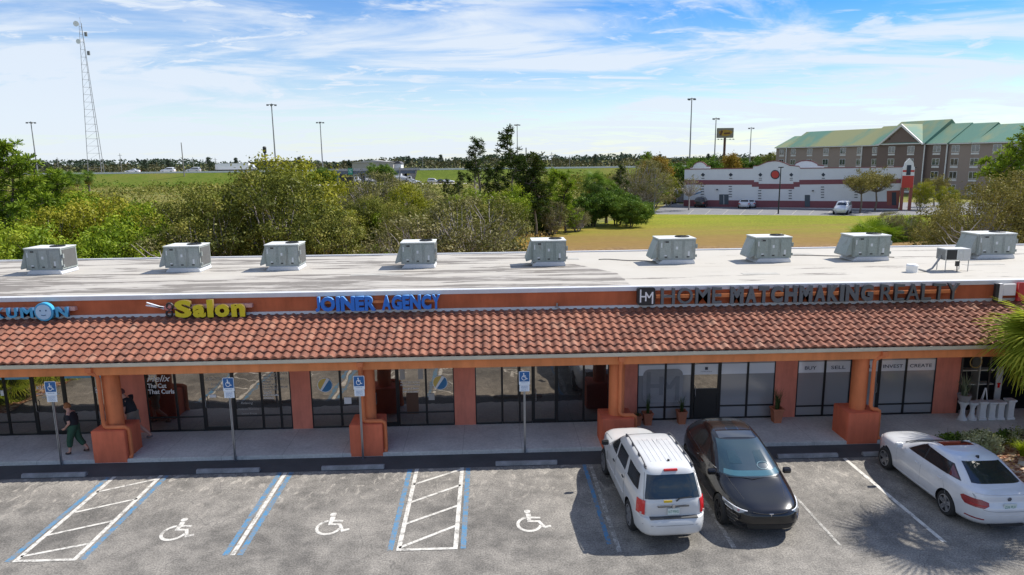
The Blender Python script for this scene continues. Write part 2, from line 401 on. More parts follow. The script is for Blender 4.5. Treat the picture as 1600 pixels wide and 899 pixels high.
# text -> mesh (flat or extruded), lying in the XZ plane facing -Y
_dg = None
def eval_mesh(o):
    dg = bpy.context.evaluated_depsgraph_get(); dg.update()
    return bpy.data.meshes.new_from_object(o.evaluated_get(dg))
def text_raw(s, size=1, extrude=0, offset=0, shear=0, bevel=0, spacing=1, line=1):
    c = bpy.data.curves.new('t', 'FONT'); c.body = s; c.size = size; c.extrude = extrude; c.offset = offset; c.shear = shear
    c.bevel_depth = bevel; c.resolution_u = 3; c.space_character = spacing; c.space_line = line; c.fill_mode = 'BOTH'
    o = bpy.data.objects.new('t', c); COL.objects.link(o); me = eval_mesh(o); bpy.data.objects.remove(o); bpy.data.curves.remove(c)
    return me
def bounds(me):
    a = np.empty(len(me.vertices)*3); me.vertices.foreach_get('co', a); a = a.reshape(-1, 3); return a.min(0), a.max(0)
def fit_text(s, x0, x1, z0, z1, y, mat, name, parent, depth=0, offset=0, shear=0, keep=False, world=True, spacing=1):
    """text fitted in a box of the XZ plane at depth y, facing -Y"""
    me = text_raw(s, 1, depth/max(z1-z0, .01)/2 if depth else 0, offset, shear, 0, spacing)
    lo, hi = bounds(me); sx = (x1-x0)/(hi[0]-lo[0]); sz = (z1-z0)/(hi[1]-lo[1])
    if keep: sx = sz = min(sx, sz)
    dy = depth/max(hi[2]-lo[2], 1e-6) if depth else 0
    for v in me.vertices:
        p = v.co.copy(); v.co = (x0+(p.x-lo[0])*sx, y-(p.z-lo[2])*dy, z0+(p.y-lo[1])*sz)
    if world and parent is not None:
        for v in me.vertices: v.co -= parent.location
    me.materials.clear(); me.materials.append(mat); me.name = name
    return link(name, me, parent)
def adv(s, **k):
    a, b = bounds(text_raw('H'+s+'H', 1, **k)); c, d = bounds(text_raw('HH', 1, **k)); return (b[0]-a[0])-(d[0]-c[0])
def sign_letters(parent, word, x0, x1, z0, z1, y, depth, mats, offset=0, name='letter', shear=0, z_desc=0):
    """one extruded letter object per character, spread over x0..x1, standing from y (front) back by depth"""
    aw = [adv(ch, offset=offset) for ch in word]; tot = sum(aw); sc = (x1-x0)/tot; x = x0
    for ch, a in zip(word, aw):
        wd = a*sc
        if ch != ' ':
            me = text_raw(ch, 1, .08, offset, shear); lo, hi = bounds(me); gap = wd*(.07 if word not in ('JOINER', 'AGENCY') else .03)
            capz = z1 if (ch.isupper() or ch in 'lbdhkt') else z0+(z1-z0)*.76
            if ch == ch.upper(): capz = z1
            xx0, xx1 = x+gap, x+wd-gap
            if ch in 'Il': 
                m_ = (x+x+wd)/2; hw = min(wd*.43, (hi[0]-lo[0])*sc*.5*1.0); xx0, xx1 = m_-hw, m_+hw
            for v in me.vertices:
                p = v.co.copy()
                v.co = (xx0+(p.x-lo[0])/(hi[0]-lo[0])*(xx1-xx0), y+depth-(p.z-lo[2])/(hi[2]-lo[2])*depth, z0+(p.y-lo[1])/(hi[1]-lo[1])*(capz-z0))
                v.co -= parent.location
            me.materials.clear()
            for m_ in mats: me.materials.append(m_)
            if len(mats) > 1:
                for pl in me.polygons:
                    pl.material_index = 0 if pl.normal.y < -.9 else 1
            me.name = name; link(name, me, parent)
        x += wd
def ray(px, py):
    return CM @ Vector(((px-800)/1080, -(py-449.5)/1080, -1))
def G(px, py, z=0):
    d = ray(px, py); t = (z-H)/d.z; return Vector((0, 0, H)) + d*t
def PY(px, py, Y):
    d = ray(px, py); t = Y/d.y; return Vector((0, 0, H)) + d*t
# ================================================================== SETTING
def sheet(name, poly, z, mat, label=None):
    mb = MB(); mb.add([(x, y, z) for x, y in poly], [tuple(range(len(poly)))])
    me = mb.mesh(name, mat)
    if me.polygons[0].normal.z < 0: me.flip_normals()
    return tag(link(name, me), label, None, None, 'structure')
def rect(x0, x1, y0, y1): return [(x0, y0), (x1, y0), (x1, y1), (x0, y1)]
sheet('ground', rect(-4000, 4000, -600, 7000), -.06, M_SCRUB)
sheet('parking_lot', rect(-60, 60, -60, 20.0), 0, M_ASPH)
KY, WY = 20.0, 22.1
mb = MB(); mb.box(-60, 60, KY, WY+.3, -.05, .12); o = mb.build('sidewalk', M_CONC, bevel=.015); tag(o, kind='structure')
lw = [(4, 58), (62, 58), (62, 96)] + [tuple(G(x, y)[:2]) for x, y in ((1600, 335), (1420, 336), (1350, 336.5), (1180, 335.5), (1018, 334))] + [(9, 88), (6.5, 82), (1, 66)]
sheet('lawn', lw, -.052, M_LAWN)
lot2 = [tuple(G(x, y)[:2]) for x, y in ((1018, 334), (1350, 336.5), (1420, 336), (1700, 334), (1700, 316), (1062, 316.5), (1040, 319))]
sheet('far_parking_lot', lot2, -.046, M_ROADFAR)

# painted stall lines
class Paint:
    pass
def stripe(name, a, b, wd, mat, z=.004, label=None):
    a = Vector(a); b = Vector(b); d = (b-a).normalized(); n = Vector((-d.y, d.x))*wd/2
    poly = [(a-n)[:], (b-n)[:], (b+n)[:], (a+n)[:]]
    return sheet(name, poly, z, mat, label)
def hatch(xl, xr, rungs, label):
    mb = MB(); t = .055; z = .008
    def ln(a, b, wd=.10):
        a = Vector(a); b = Vector(b); d = (b-a).normalized(); n = Vector((-d.y, d.x))*wd/2
        i = len(mb.v); mb.add([(*(p), z+.0015*(len(mb.f) % 3)) for p in ((a-n)[:], (b-n)[:], (b+n)[:], (a+n)[:])], [(0, 1, 2, 3)])
    ln((xl, 14.75), (xl, 19.05), .11); ln((xr, 14.75), (xr, 19.05), .11); ln((xl-.05, 14.76), (xr+.05, 14.76), .09)
    for a, b in rungs: ln((xl, a), (xr, b), .085)
    tag(mb.build('painted_hatch', M_WPAINT), label, None, None, 'structure')
hatch(-10.93, -9.6, [(18.1, 18.83), (16.95, 17.65), (15.85, 16.5), (14.95, 15.45)], 'white hatched access aisle beside the left end stall')
hatch(-2.22, -.9, [(18.05, 18.95), (17.0, 17.95), (15.9, 16.8), (14.85, 15.8)], 'white hatched access aisle in front of the dark glass tax office')
for x, lab in ((-11.1, 'blue stripe left of the left hatched aisle'), (-9.43, 'blue stripe right of the left hatched aisle'),
               (-6.2, 'blue stripe left of the single white line'), (-5.86, 'blue stripe right of the single white line'),
               (-2.42, 'blue stripe left of the middle hatched aisle'), (-.72, 'blue stripe right of the middle hatched aisle'), (2.70, 'blue stripe beside the white line by the large white car')):
    stripe('painted_line', (x, 14.75), (x, 19.04), .13 if x != 2.70 else .11, M_BPAINT, .004, lab)
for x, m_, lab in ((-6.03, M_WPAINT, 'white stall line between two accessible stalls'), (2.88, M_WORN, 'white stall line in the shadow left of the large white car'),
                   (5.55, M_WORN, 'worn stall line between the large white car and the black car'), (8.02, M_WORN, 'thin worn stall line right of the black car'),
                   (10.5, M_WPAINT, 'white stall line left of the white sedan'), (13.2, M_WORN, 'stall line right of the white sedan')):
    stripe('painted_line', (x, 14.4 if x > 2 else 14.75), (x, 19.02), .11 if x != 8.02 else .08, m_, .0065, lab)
def isa_polys():
    """the accessible wheelchair symbol as 2D polygons in a 1 x 1 box facing right"""
    P = []
    P.append([(.38+.085*math.cos(t), .90+.085*math.sin(t)) for t in [2*math.pi*k/14 for k in range(14)]])
    P.append([(.33, .80), (.46, .80), (.47, .66), (.70, .64), (.70, .57), (.46, .58), (.45, .50), (.68, .49), (.80, .24), (.93, .28), (.95, .21), (.76, .13), (.62, .42), (.36, .43)])
    a0, a1 = R(105), R(350); n = 18; oc = [(.40+.33*math.cos(a0+(a1-a0)*k/n), .34+.33*math.sin(a0+(a1-a0)*k/n)) for k in range(n+1)]
    ic = [(.40+.25*math.cos(a0+(a1-a0)*k/n), .34+.25*math.sin(a0+(a1-a0)*k/n)) for k in range(n+1)]
    for k in range(n): P.append([oc[k], oc[k+1], ic[k+1], ic[k]])
    return P
ISA = isa_polys()
for cx_, cy_, lab in ((-7.72, 16.0, 'white wheelchair symbol painted in the left accessible stall'), (-3.98, 16.05, 'white wheelchair symbol painted between the single line and the middle hatched aisle'),
                      (.98, 15.93, 'white wheelchair symbol painted left of the large white car shadow')):
    mb = MB()
    for p in ISA: mb.add([(cx_+(x-.5)*.98, cy_+(y-.5)*1.12, .007) for x, y in p], [tuple(range(len(p)))])
    tag(mb.build('accessible_symbol', M_WPAINT), lab, None, None, 'structure')

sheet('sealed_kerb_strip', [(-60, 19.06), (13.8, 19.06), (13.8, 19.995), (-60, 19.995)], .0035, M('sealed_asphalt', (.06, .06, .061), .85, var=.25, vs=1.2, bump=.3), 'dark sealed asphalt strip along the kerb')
# wheel stops
def wheel_stop():
    mb = MB(); mb.prism([(-.085, 0), (.085, 0), (.055, .10), (.03, .115), (-.03, .115), (-.055, .10)], -.915, .915, 'X')
    me = mb.mesh('wheel_stop', M_STOP, bevel=.012); return me
wsm = wheel_stop()
for x, rz, lab in ((-12.7, 0, 'low concrete wheel stop in front of the leftmost shopfront, left of the left hatched aisle'), (-7.72, 0, 'concrete wheel stop in front of the hair salon'),
                   (-4.1, .0, 'scuffed wheel stop in front of the second terracotta pedestal'), (1.0, 0, 'wheel stop in front of the bare sign post at the dark glass shopfront'),
                   (4.25, 0, 'wheel stop under the nose of the large white car'), (9.45, 0, 'wheel stop right of the black car'), (12.05, 0, 'wheel stop at the nose of the white sedan')):
    o = link('wheel_stop', wsm, None, (x, 19.17, 0)); o.rotation_euler.z = rz + random.uniform(-.008, .008)
    tag(o, lab, 'wheel stop', 'concrete wheel stops along the shaded kerb')

# ================================================================== THE SHOPPING PLAZA
B = thing('shopping_plaza', 'long shopping plaza with clay tile awning, salmon piers and white flat roof', 'building', (0, WY, 0))
XL, XR = -34.0, 40.0
ZR = 4.7; YB = 31.2
bays = [(-28.6, -24.0), (-23.2, -18.4), (-17.55, -12.19), (-11.34, -6.63), (-5.98, -1.24), (-.54, 3.95), (4.91, 9.6), (10.35, 15.14), (15.99, 20.6), (21.3, 26.0), (26.8, 32.0)]
ZT = 2.42
mb = MB(); xs = XL
for a, b in bays:
    mb.box(xs, a, WY, WY+.3, .1, ZT); xs = b
mb.box(xs, XR, WY, WY+.3, .1, ZT); mb.box(XL, XR, WY, WY+.3, ZT, 3.2)
mb.box(XL, XL+.3, WY+.3, YB, 0, ZR-.15); mb.box(XR-.3, XR, WY+.3, YB, 0, ZR-.15); mb.box(XL+.3, XR-.3, YB-.3, YB, 0, ZR-.15)
mb.build('wall', M_WALL, B, world=True)
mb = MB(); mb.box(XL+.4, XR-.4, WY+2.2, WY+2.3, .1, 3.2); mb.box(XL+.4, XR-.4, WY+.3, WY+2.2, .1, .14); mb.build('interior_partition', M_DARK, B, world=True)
mb = MB(); mb.box(XL+.02, XR-.02, 22.3, YB-.02, ZR-.12, ZR); mb.build('roof', M_ROOF, B, world=True)
mb = MB(); mb.box(XL, XR, YB-.1, YB+.06, ZR-.14, ZR+.05); mb.build('rear_roof_edge', M_CAP, B, world=True)
for k_, (x_, y_, a_, b_) in enumerate(((-21, 25.1, 1.5, .5), (-9.6, 29.3, 1.1, .6), (-5.2, 25.6, 2.0, .35), (9.2, 24.3, 1.3, .4), (13.1, 28.9, .9, .7), (18.3, 25.6, 1.5, .3), (2.6, 28.8, 1.2, .5))):
    mb = MB(); mb.box(x_, x_+a_, y_, y_+b_, ZR-.01, ZR+.006+.0005*k_); mb.build('roof_patch', M('roof_patch_membrane', (.36, .345, .31), .85, var=.2, vs=2), B, world=True)
# parapet: white cap, rust band, white lower strip
mb = MB(); mb.box(XL, XR, 22.2, 22.36, 3.7, ZR-.11); mb.build('fascia', M_FASC, B, world=True)
mb = MB(); mb.box(XL, XR, 22.15, 22.4, ZR-.1, ZR+.045); mb.build('parapet_cap', M_CAP, B, world=True, bevel=.01)
mb = MB(); mb.box(XL, XR, 22.145, 22.198, 4.03, 4.125)
mb.build('flashing_strip', M_CAP, B, world=True)
# awning: soffit, beam, gutter
mb = MB(); mb.box(XL, XR, 20.3, WY-.003, 2.86, 2.9); mb.build('soffit', M_SOFF, B, world=True)
mb = MB(); mb.box(XL, XR, 20.06, 20.3, 2.74, 3.06); mb.build('beam', M_BEAM, B, world=True, bevel=.01)
g0, gz = 19.93, 3.02
mb = MB(); mb.prism([(g0+.12, gz), (g0+.02, gz), (g0, gz+.03), (g0-.015, gz+.09), (g0-.03, gz+.13), (g0-.01, gz+.13), (g0+.01, gz+.05), (g0+.12, gz+.04)], XL, XR, 'X')
for k in range(30):
    x = XL+1.1+k*2.45; mb.box(x-.012, x+.012, g0-.02, g0+.12, gz+.105, gz+.125)
mb.build('gutter', M_TRIM, B, world=True)
# tiles: courses of S-shaped barrels, each course stepped over the one below
y0, y1, z0, z1 = 19.93, 22.19, 3.17, 4.02
NC = 8; tw = .27; sl = math.atan2(z1-z0, y1-y0); ln_ = math.hypot(y1-y0, z1-z0); ex = ln_/NC
prof = []
for k in range(10):
    t = k/10; prof.append((t, .052*math.sin(math.pi*min(t/.62, 1))**.8 if t < .62 else -.014*math.sin(math.pi*(t-.62)/.38)))
nt_ = int((XR-XL)/tw); cols = [(XL+(i+t)*tw, h) for i in range(nt_) for t, h in prof]
cs, sn = math.cos(sl), math.sin(sl)
mb = MB(); rj = random.Random(3)
for c_ in range(NC):
    u0, u1 = c_*ex, (c_+1)*ex+.03
    rows = [[], [], [], []]
    off = 0 
    jit = {}
    for i, (x, h) in enumerate(cols):
        ti = i//10
        if ti not in jit: jit[ti] = (rj.uniform(-.007, .007)+(.018 if rj.random() < .02 else 0), rj.uniform(-.012, .012)-(.05 if rj.random() < .012 else 0))
        jh, ju = jit[ti]
        for r_, (u, base) in enumerate(((u0+ju, -.01), (u0+ju, .045), (u0+ju+.01, .055), (u1, .005))):
            n_ = h*(1 if r_ else .55)+base+(jh if r_ in (1, 2) else 0)
            rows[r_].append((x, y0+u*cs-n_*sn, z0+u*sn+n_*cs))
    mb.grid(rows)
mb.build('tile_roof', M_TILE, B, world=True, smooth=True)
mb = MB(); mb.prism([(y0+.03, z0-.06), (y1, z1-.07), (y1, z1-.16), (y0+.03, z0-.15)], XL, XR, 'X'); mb.build('awning_deck', M_MORTAR, B, world=True)
# columns on pedestals, downspouts
for i, cxx in enumerate((-26.9, -19.2, -11.52, -3.83, 3.88, 11.56, 19.25, 26.95)):
    mb = MB(); mb.box(cxx-.5, cxx+.5, 19.99, 20.93, 0, 1.03); mb.build('pedestal', M_PED, B, world=True, bevel=.018)
    mb = MB(); mb.lathe([(.245, 1.03), (.245, 2.87)], (cxx+.02, 20.46, 0), 24); mb.build('column', M_COLU, B, world=True, smooth=True)
    sgn = 1
    xo = {-11.52: -.17, -3.83: -.08, 3.88: .07, 11.56: .27}.get(cxx, .1)
    mb = MB(); x = cxx+xo; yf = 20.15
    hx = x-.16 if cxx < -8 else (x+.22 if cxx > 8 else x)
    mb.tube([(hx, 20.0, 2.96), (hx, 20.02, 2.86), (x, yf-.04, 2.72), (x, yf, 2.6), (x, yf, 1.22), (x+.04, yf-.02, 1.12), (x+.14, yf-.02, 1.09), (cxx+.46, yf-.02, 1.09), (cxx+.545, yf-.01, 1.03), (cxx+.56, yf, .9), (cxx+.56, yf, .22), (cxx+.56, yf-.1, .12)], .062, 8)
    mb.box(hx-.09, hx+.09, 19.95, 20.08, 2.86, 3.0)
    mb.build('downspout', M_COLU, B, world=True, smooth=True)
def window(parent, x0, x1, z0, z1, pane_mat, fw=.035, y=WY+.03, rail=None, door=False, name='window', band=None):
    """one glazed unit: aluminium frame with its pane(s); WORLD coords, child of the building"""
    mb = MB(); d = .07
    mb.box(x0, x0+fw, y-d/2, y+d/2, z0, z1); mb.box(x1-fw, x1, y-d/2, y+d/2, z0, z1)
    mb.box(x0+fw, x1-fw, y-d/2, y+d/2, z0, z0+fw+(.06 if door else .02)); mb.box(x0+fw, x1-fw, y-d/2, y+d/2, z1-fw, z1)
    if rail: mb.box(x0+fw, x1-fw, y-d/2+.004, y+d/2-.004, rail-.025, rail+.025)
    f = mb.build(name, M_BLK, parent, world=True)
    f2 = f
    mb = MB(); mb.box(x0+fw-.005, x1-fw+.005, y-.008, y+.004, z0+.04, z1-.02)
    p = mb.build('pane', pane_mat, f); 
    for v in p.data.vertices: v.co -= parent.location
    if band:
        mb = MB(); mb.box(x0+fw, x1-fw, y-.0125, y-.0085, band[0], band[1]); p = mb.build('film_band', M_FROSTB, f)
        for v in p.data.vertices: v.co -= parent.location
    if door:
        mb = MB(); hx = x0+fw+.03 if door == 'L' else x1-fw-.03
        mb.tube([(hx, y-.045, .92), (hx, y-.10, .98), (hx, y-.10, 1.25), (hx, y-.045, 1.31)], .013, 6)
        p = mb.build('handle', M_GALV, f)
        for v in p.data.vertices: v.co -= parent.location
    return f
Z0, Z1 = .13, ZT
def bay(x0, cuts, x1, doors, mat, rail=None, band=None, mats=None):
    xs_ = [x0]+cuts+[x1]
    for i in range(len(xs_)-1):
        isd = i in doors
        window(B, xs_[i]+.004, xs_[i+1]-.004, Z0, Z1, (mats or {}).get(i, mat), .075 if isd else .03, rail=(None if isd else rail), door=doors.get(i), name='door' if isd else 'window', band=band if not (isd and band) else (band[0], band[1]))
bay(-28.6, [-27.4, -26.3, -25.2], -24.0, {}, M_PANE, .6)
bay(-23.2, [-22.0, -20.9, -19.6], -18.4, {2: 'L'}, M_PANE, .6)
bay(-17.55, [-16.7, -15.85, -14.98, -13.95, -13.0], -12.19, {3: 'L'}, M_PANE, .58)
bay(-11.34, [-10.38, -9.52, -8.5, -7.6, -7.0], -6.63, {2: 'L'}, M_PANE, .62)
bay(-5.98, [-5.0, -3.95, -3.1, -2.17], -1.24, {2: 'L'}, M_PANE, .6)
bay(-.54, [.36, .95, 1.38, 2.2, 3.1], 3.95, {3: 'L'}, M_PANE, None, mats={4: M_PANED, 5: M_PANED})
bay(4.91, [5.86, 6.76, 7.72, 8.66], 9.6, {2: 'L'}, M_FROST, .58, (1.7, 2.06), mats={2: M_PANE})
bay(10.35, [11.3, 12.2, 13.2, 14.1], 15.14, {2: 'R'}, M_FROST, .5, (1.68, 2.06))
bay(21.3, [22.5, 23.7, 24.8], 26.0, {}, M_PANE, .6)
bay(26.8, [28, 29.2, 30.5], 32.0, {}, M_PANE, .6)
# door lower kick panel of the realty office
mb = MB(); mb.box(6.86, 7.62, WY-.02, WY+.018, .2, 1.02); mb.box(6.78, 7.7, WY-.022, WY+.022, 1.02, 1.2)
pp = mb.build('kick_panel', [M_BLK], B, world=True)
# open-fronted gift shop at the right: dark recess with back shelves
mb = MB(); mb.box(15.99, 16.06, WY-.02, WY+.05, .13, ZT); mb.box(16.06, 20.6, WY-.02, WY+.05, ZT-.06, ZT); mb.box(17.0, 17.06, WY, WY+.05, .13, ZT)
mb.build('shopfront_frame', M_BLK, B, world=True)
mb = MB(); mb.box(16.1, 17.9, WY+.9, WY+1.2, 1.32, 1.36); mb.box(16.1, 17.9, WY+.9, WY+1.2, .8, .84); mb.box(17.3, 17.34, WY+.85, WY+1.25, .13, 1.9); mb.build('shelf', M_TRIM, B, world=True)

# window lettering (parts of the building)
YG = WY+.03-.018
def wtext(s, x0, x1, z0, z1, mat=M_WHITE, off=.0, **k):
    return fit_text(s, x0, x1, z0, z1, YG, mat, 'window_lettering', B, 0, off, **k)
M_BLUEF = M('light_blue_film', (.16, .42, .6), .5)
for a, b in ((-17.5, -16.74), (-16.66, -15.9), (-15.8, -15.03), (-13.9, -13.05), (-12.95, -12.25)): mb = MB(); mb.box(a, b, YG-.003, YG+.003, 2.04, 2.2); mb.build('blue_window_film', M_BLUEF, B, world=True)
wtext('KUMON', -14.83, -14.2, 1.68, 1.8, off=.01); wtext('MATH. READING.', -14.86, -14.1, 1.5, 1.56); wtext('SUCCESS.', -14.7, -14.3, 1.38, 1.44)
wtext('b', -12.98, -12.88, 1.52, 1.72, off=.02); wtext('ing', -12.55, -12.24, 1.38, 1.58, off=.02)
wtext('Helix', -11.27, -10.5, 1.86, 2.08, shear=.4, off=.005); wtext('The Cut', -11.27, -10.66, 1.64, 1.8, off=.025); wtext('That Curls', -11.27, -10.42, 1.44, 1.6, off=.025)
M_TXT2 = M('pale_lettering', (.42, .4, .37), .6)
wtext('EUROPEAN', -9.38, -8.7, 1.86, 1.97, M_TXT2); wtext('HAIR', -9.2, -8.88, 1.68, 1.78, M_TXT2); wtext('DESIGN', -9.32, -8.76, 1.5, 1.6, M_TXT2)
for i, s in enumerate(('CHILDREN\'S CUTS', 'HIGHLIGHTS', 'COLOR & FOILS', 'PERMS', 'BALAYAGE', 'RAZOR & SCISSOR', 'HAIR CUTS', 'TINTS', 'BODYWAVES', 'WAXING')):
    z = 2.08-i*.092; wtext(s, -7.54, -7.54+.055*len(s), z-.06, z, M_TXT2 if i < 7 else M_WHITE, off=.015)
wtext('Relaxing', -8.3, -7.9, 1.0, 1.1, M_TXT2, shear=.3); wtext('Walk-ins Welcome', -8.4, -7.72, .82, .88, M_TXT2); wtext('Senior Prices', -8.3, -7.8, .66, .73, M_TXT2)
wtext('INCOME TAX, NOTARY', -3.02, -2.36, 1.62, 1.68); wtext('SERVICES & PAYROLL', -3.02, -2.36, 1.54, 1.59); wtext('941.613.2600', -2.95, -2.42, 1.41, 1.46, off=.02); wtext('941.613.2601', -2.95, -2.42, 1.3, 1.35, off=.02)
for i in range(6): wtext('TAX RETURNS BOOKKEEPING'[i:i+14], -2.1, -1.75, 1.63-i*.06, 1.665-i*.06, M_TXT2); wtext('ACCOUNTING AUDITS LOANS'[i:i+14], -1.68, -1.32, 1.63-i*.06, 1.665-i*.06, M_TXT2)
M_LTX = M('dark_blue_grey_lettering', (.03, .045, .08), .6)
YG -= .003
wtext('BUY', 10.6, 11.0, 1.79, 1.91, M_LTX, .01); wtext('SELL', 11.5, 12.0, 1.79, 1.91, M_LTX, .01); wtext('BUILD', 12.5, 13.06, 1.79, 1.91, M_LTX, .01)
wtext('INVEST', 13.3, 13.98, 1.79, 1.91, M_LTX, .01); wtext('CREATE', 14.22, 14.98, 1.79, 1.91, M_LTX, .01)
# door plate and faded monogram of the realty office
mb = MB(); mb.box(7.19, 7.29, YG-.002, YG, 1.86, 1.96); mb.build('door_emblem', M_LTX, B, world=True); wtext('HOME MATCHMAKING', 7.05, 7.43, 1.79, 1.82, M_LTX)
M_GH = M('etched_film', (.29, .29, .295), .3); M_GH2 = M('etched_film_dark', (.22, .225, .235), .3)
def rrect(x0, x1, z0, z1, r, n=6):
    P = []
    for cx2, cz2, a in ((x1-r, z1-r, 0), (x0+r, z1-r, 90), (x0+r, z0+r, 180), (x1-r, z0+r, 270)):
        P += [(cx2+r*math.cos(R(a+90*k/n)), cz2+r*math.sin(R(a+90*k/n))) for k in range(n+1)]
    return P
def mono(x0, x1, z0, z1, y, parent, mats, name, depth=.002, bgd=True, lw_=.1):
    W_ = x1-x0; Hh = z1-z0; t = W_*lw_
    if bgd:
        mb = MB(); mb.prism(rrect(x0, x1, z0, z1, W_*.16), y, y+depth, 'Y'); mb.build(name, mats[0], parent, world=True)
    mb = MB(); q = lambda u, v: (x0+u*W_, z0+v*Hh)
    def bar(a, b, tt=t):
        a = Vector(q(*a)); b = Vector(q(*b)); d = (b-a).normalized(); n = Vector((-d.y, d.x))*tt/2
        mb.prism([(a-n)[:], (b-n)[:], (b+n)[:], (a+n)[:]], y-.004-.0008*len(mb.f)/6, y-.001, 'Y')
    bar((.14, .15), (.14, .93)); bar((.14, .5), (.46, .5)); bar((.46, .22), (.46, .78)); bar((.46, .74), (.66, .42)); bar((.66, .42), (.87, .76)); bar((.87, .05), (.87, .78))
    mb.build('monogram', mats[1], parent, world=True)
mono(5.1, 6.45, .75, 1.92, YG, B, (M_GH, M_GH2), 'etched_logo', .001)
# round logo decals of the insurance office
def roundlogo(cx_, cz_, r):
    ry = r
    arc = lambda a0, a1, rr, n=16: [(cx_+rr*math.cos(R(a0+(a1-a0)*k/n)), cz_+rr*math.sin(R(a0+(a1-a0)*k/n))) for k in range(n+1)]
    mb = MB(); mb.prism(arc(0, 360, r*1.08, 30)[:-1], YG-.002, YG, 'Y'); d = mb.build('logo_decal', M_SWHITE, B, world=True)
    for nm, a0, a1, mt in (('decal_yellow_half', 75, 225, M('decal_yellow', (.62, .44, .1), .5)), ('decal_blue_half', -120, 50, M('decal_blue', (.03, .17, .36), .5))):
        mb = MB(); mb.prism(arc(a0, a1, r), YG-.004, YG-.0022, 'Y'); p = mb.build(nm, mt, d)
        for v in p.data.vertices: v.co -= B.location
roundlogo(-5.5, 1.62, .23); roundlogo(-1.7, 1.62, .23)
mb = MB(); mb.box(-4.9, -4.66, YG-.002, YG, .95, 1.18); mb.build('window_notice', M_WHITE, B, world=True)
mb = MB(); mb.box(-9.3, -9.08, YG-.002, YG, 1.28, 1.38); mb.build('window_notice', M_WHITE, B, world=True)
mb = MB(); mb.box(-2.1, -1.9, YG-.002, YG, 1.02, 1.25); mb.build('window_notice', M_TXT2, B, world=True)
mb = MB(); mb.box(-16.0, -15.9, YG-.002, YG, 1.5, 1.68); mb.build('window_notice', M_WHITE, B, world=True)
mb = MB(); mb.box(-2.42, -2.26, YG+.0, YG+.004, 1.75, 2.3); mb.box(-3.02, -2.86, YG, YG+.004, 1.75, 2.3); mb.build('door_blind', M_TXT2, B, world=True)
M_WDOOR = M('brown_wood_interior_door', (.09, .04, .02), .6)
mb = MB(); mb.box(-2.84, -2.44, YG+.0005, YG+.004, .55, 1.28); mb.build('brown_inner_door', M_WDOOR, B, world=True)
# ================================================================== SIGNS ON THE FASCIA
YS = 22.0
def sign_root(name, label, x, z): return thing(name, label, 'sign', (x, 22.2, z), 0, None)
M_CYAN = M('sky_blue_letter_face', (.055, .36, .60), .35, var=.05); M_CYD = M('dark_blue_letter_return', (.02, .09, .2), .5); M_PALE = M('pale_blue_face', (.42, .62, .78), .4, var=.03)
S = sign_root('shop_sign', 'light blue KUMON letters with a round smiling face for the O on the rust fascia', -14.5, 4.3)
mb = MB(); mb.box(-15.8, -13.25, 22.06, 22.2, 4.3, 4.42); mb.build('raceway', M('pinkish_raceway', (.62, .36, .3), .5), S, world=True)
aw = 0
for ch, a, b in (('K', -15.75, -15.42), ('U', -15.33, -15.0), ('M', -14.9, -14.5), ('N', -13.8, -13.42)):
    sign_letters(S, ch, a-.03, b+.03, 4.12, 4.44, YS-.05, .1, (M_CYAN, M_CYD), .035)
cxk, czk = -14.15, 4.3
mb = MB(); mb.lathe([(.29, -.14), (.3, -.13), (.3, 0)], (cxk, 22.06, czk), 28, 'Y'); f = mb.build('letter', M_CYAN, S, world=True, smooth=True)
mb = MB(); mb.lathe([(.24, -.155), (.24, -.1)], (cxk, 22.06, czk), 28, 'Y'); mb.build('face_disc', M_PALE, S, world=True)
mb = MB(); 
for sx in (-1, 1): mb.lathe([(.025, -.162), (.025, -.14)], (cxk+sx*.09, 22.06, czk+.05), 10, 'Y')
mb.tube([(cxk-.07, 21.9, czk-.09), (cxk, 21.9, czk-.11), (cxk+.07, 21.9, czk-.09)], .012, 5); mb.build('face_marks', M_CYD, S, world=True)
S = sign_root('shop_sign', 'yellow Salon letters with a pair of scissors on the rust fascia', -9.2, 4.3)
M_YEL = M('yellow_letter_face', (.66, .56, .012), .35, var=.04); M_YD = M('yellow_brown_return', (.16, .11, .02), .5)
mb = MB(); mb.box(-10.4, -7.66, 22.06, 22.2, 4.3, 4.42); mb.build('raceway', M('pinkish_raceway'), S, world=True)
for ch, a, b, z1 in (('S', -10.08, -9.52, 4.6), ('a', -9.52, -9.08, 4.44), ('l', -9.06, -8.84, 4.6), ('o', -8.82, -8.33, 4.44), ('n', -8.3, -7.84, 4.44)):
    me = text_raw(ch, 1, .08, .05); lo, hi = bounds(me)
    for v in me.vertices:
        p = v.co.copy(); v.co = (a+.02+(p.x-lo[0])/(hi[0]-lo[0])*(b-a-.03), 22.05-(p.z-lo[2])/(hi[2]-lo[2])*.12, 4.03+(p.y-lo[1])/(hi[1]-lo[1])*(z1-4.03)); v.co -= S.location
    me.materials.clear(); me.materials.append(M_YEL); me.materials.append(M_YD); me.update()
    for pl in me.polygons: pl.material_index = 0 if pl.normal.y < -.8 else 1
    link('letter', me, S)
mb = MB(); y = 21.98
def bl(a, b, wd): 
    a = Vector(a); b = Vector(b); d = (b-a).normalized(); n = Vector((-d.y, d.x))
    mb.prism([(a-n*.012)[:], (b-n*wd)[:], (b+n*wd)[:], (a+n*.012)[:]], y, y+.06, 'Y')
bl((-10.95, 4.53), (-10.42, 4.33), .03); bl((-10.98, 4.44), (-10.42, 4.36), .03); mb.build('scissor_blades', M_SWHITE, S, world=True)
mb = MB()
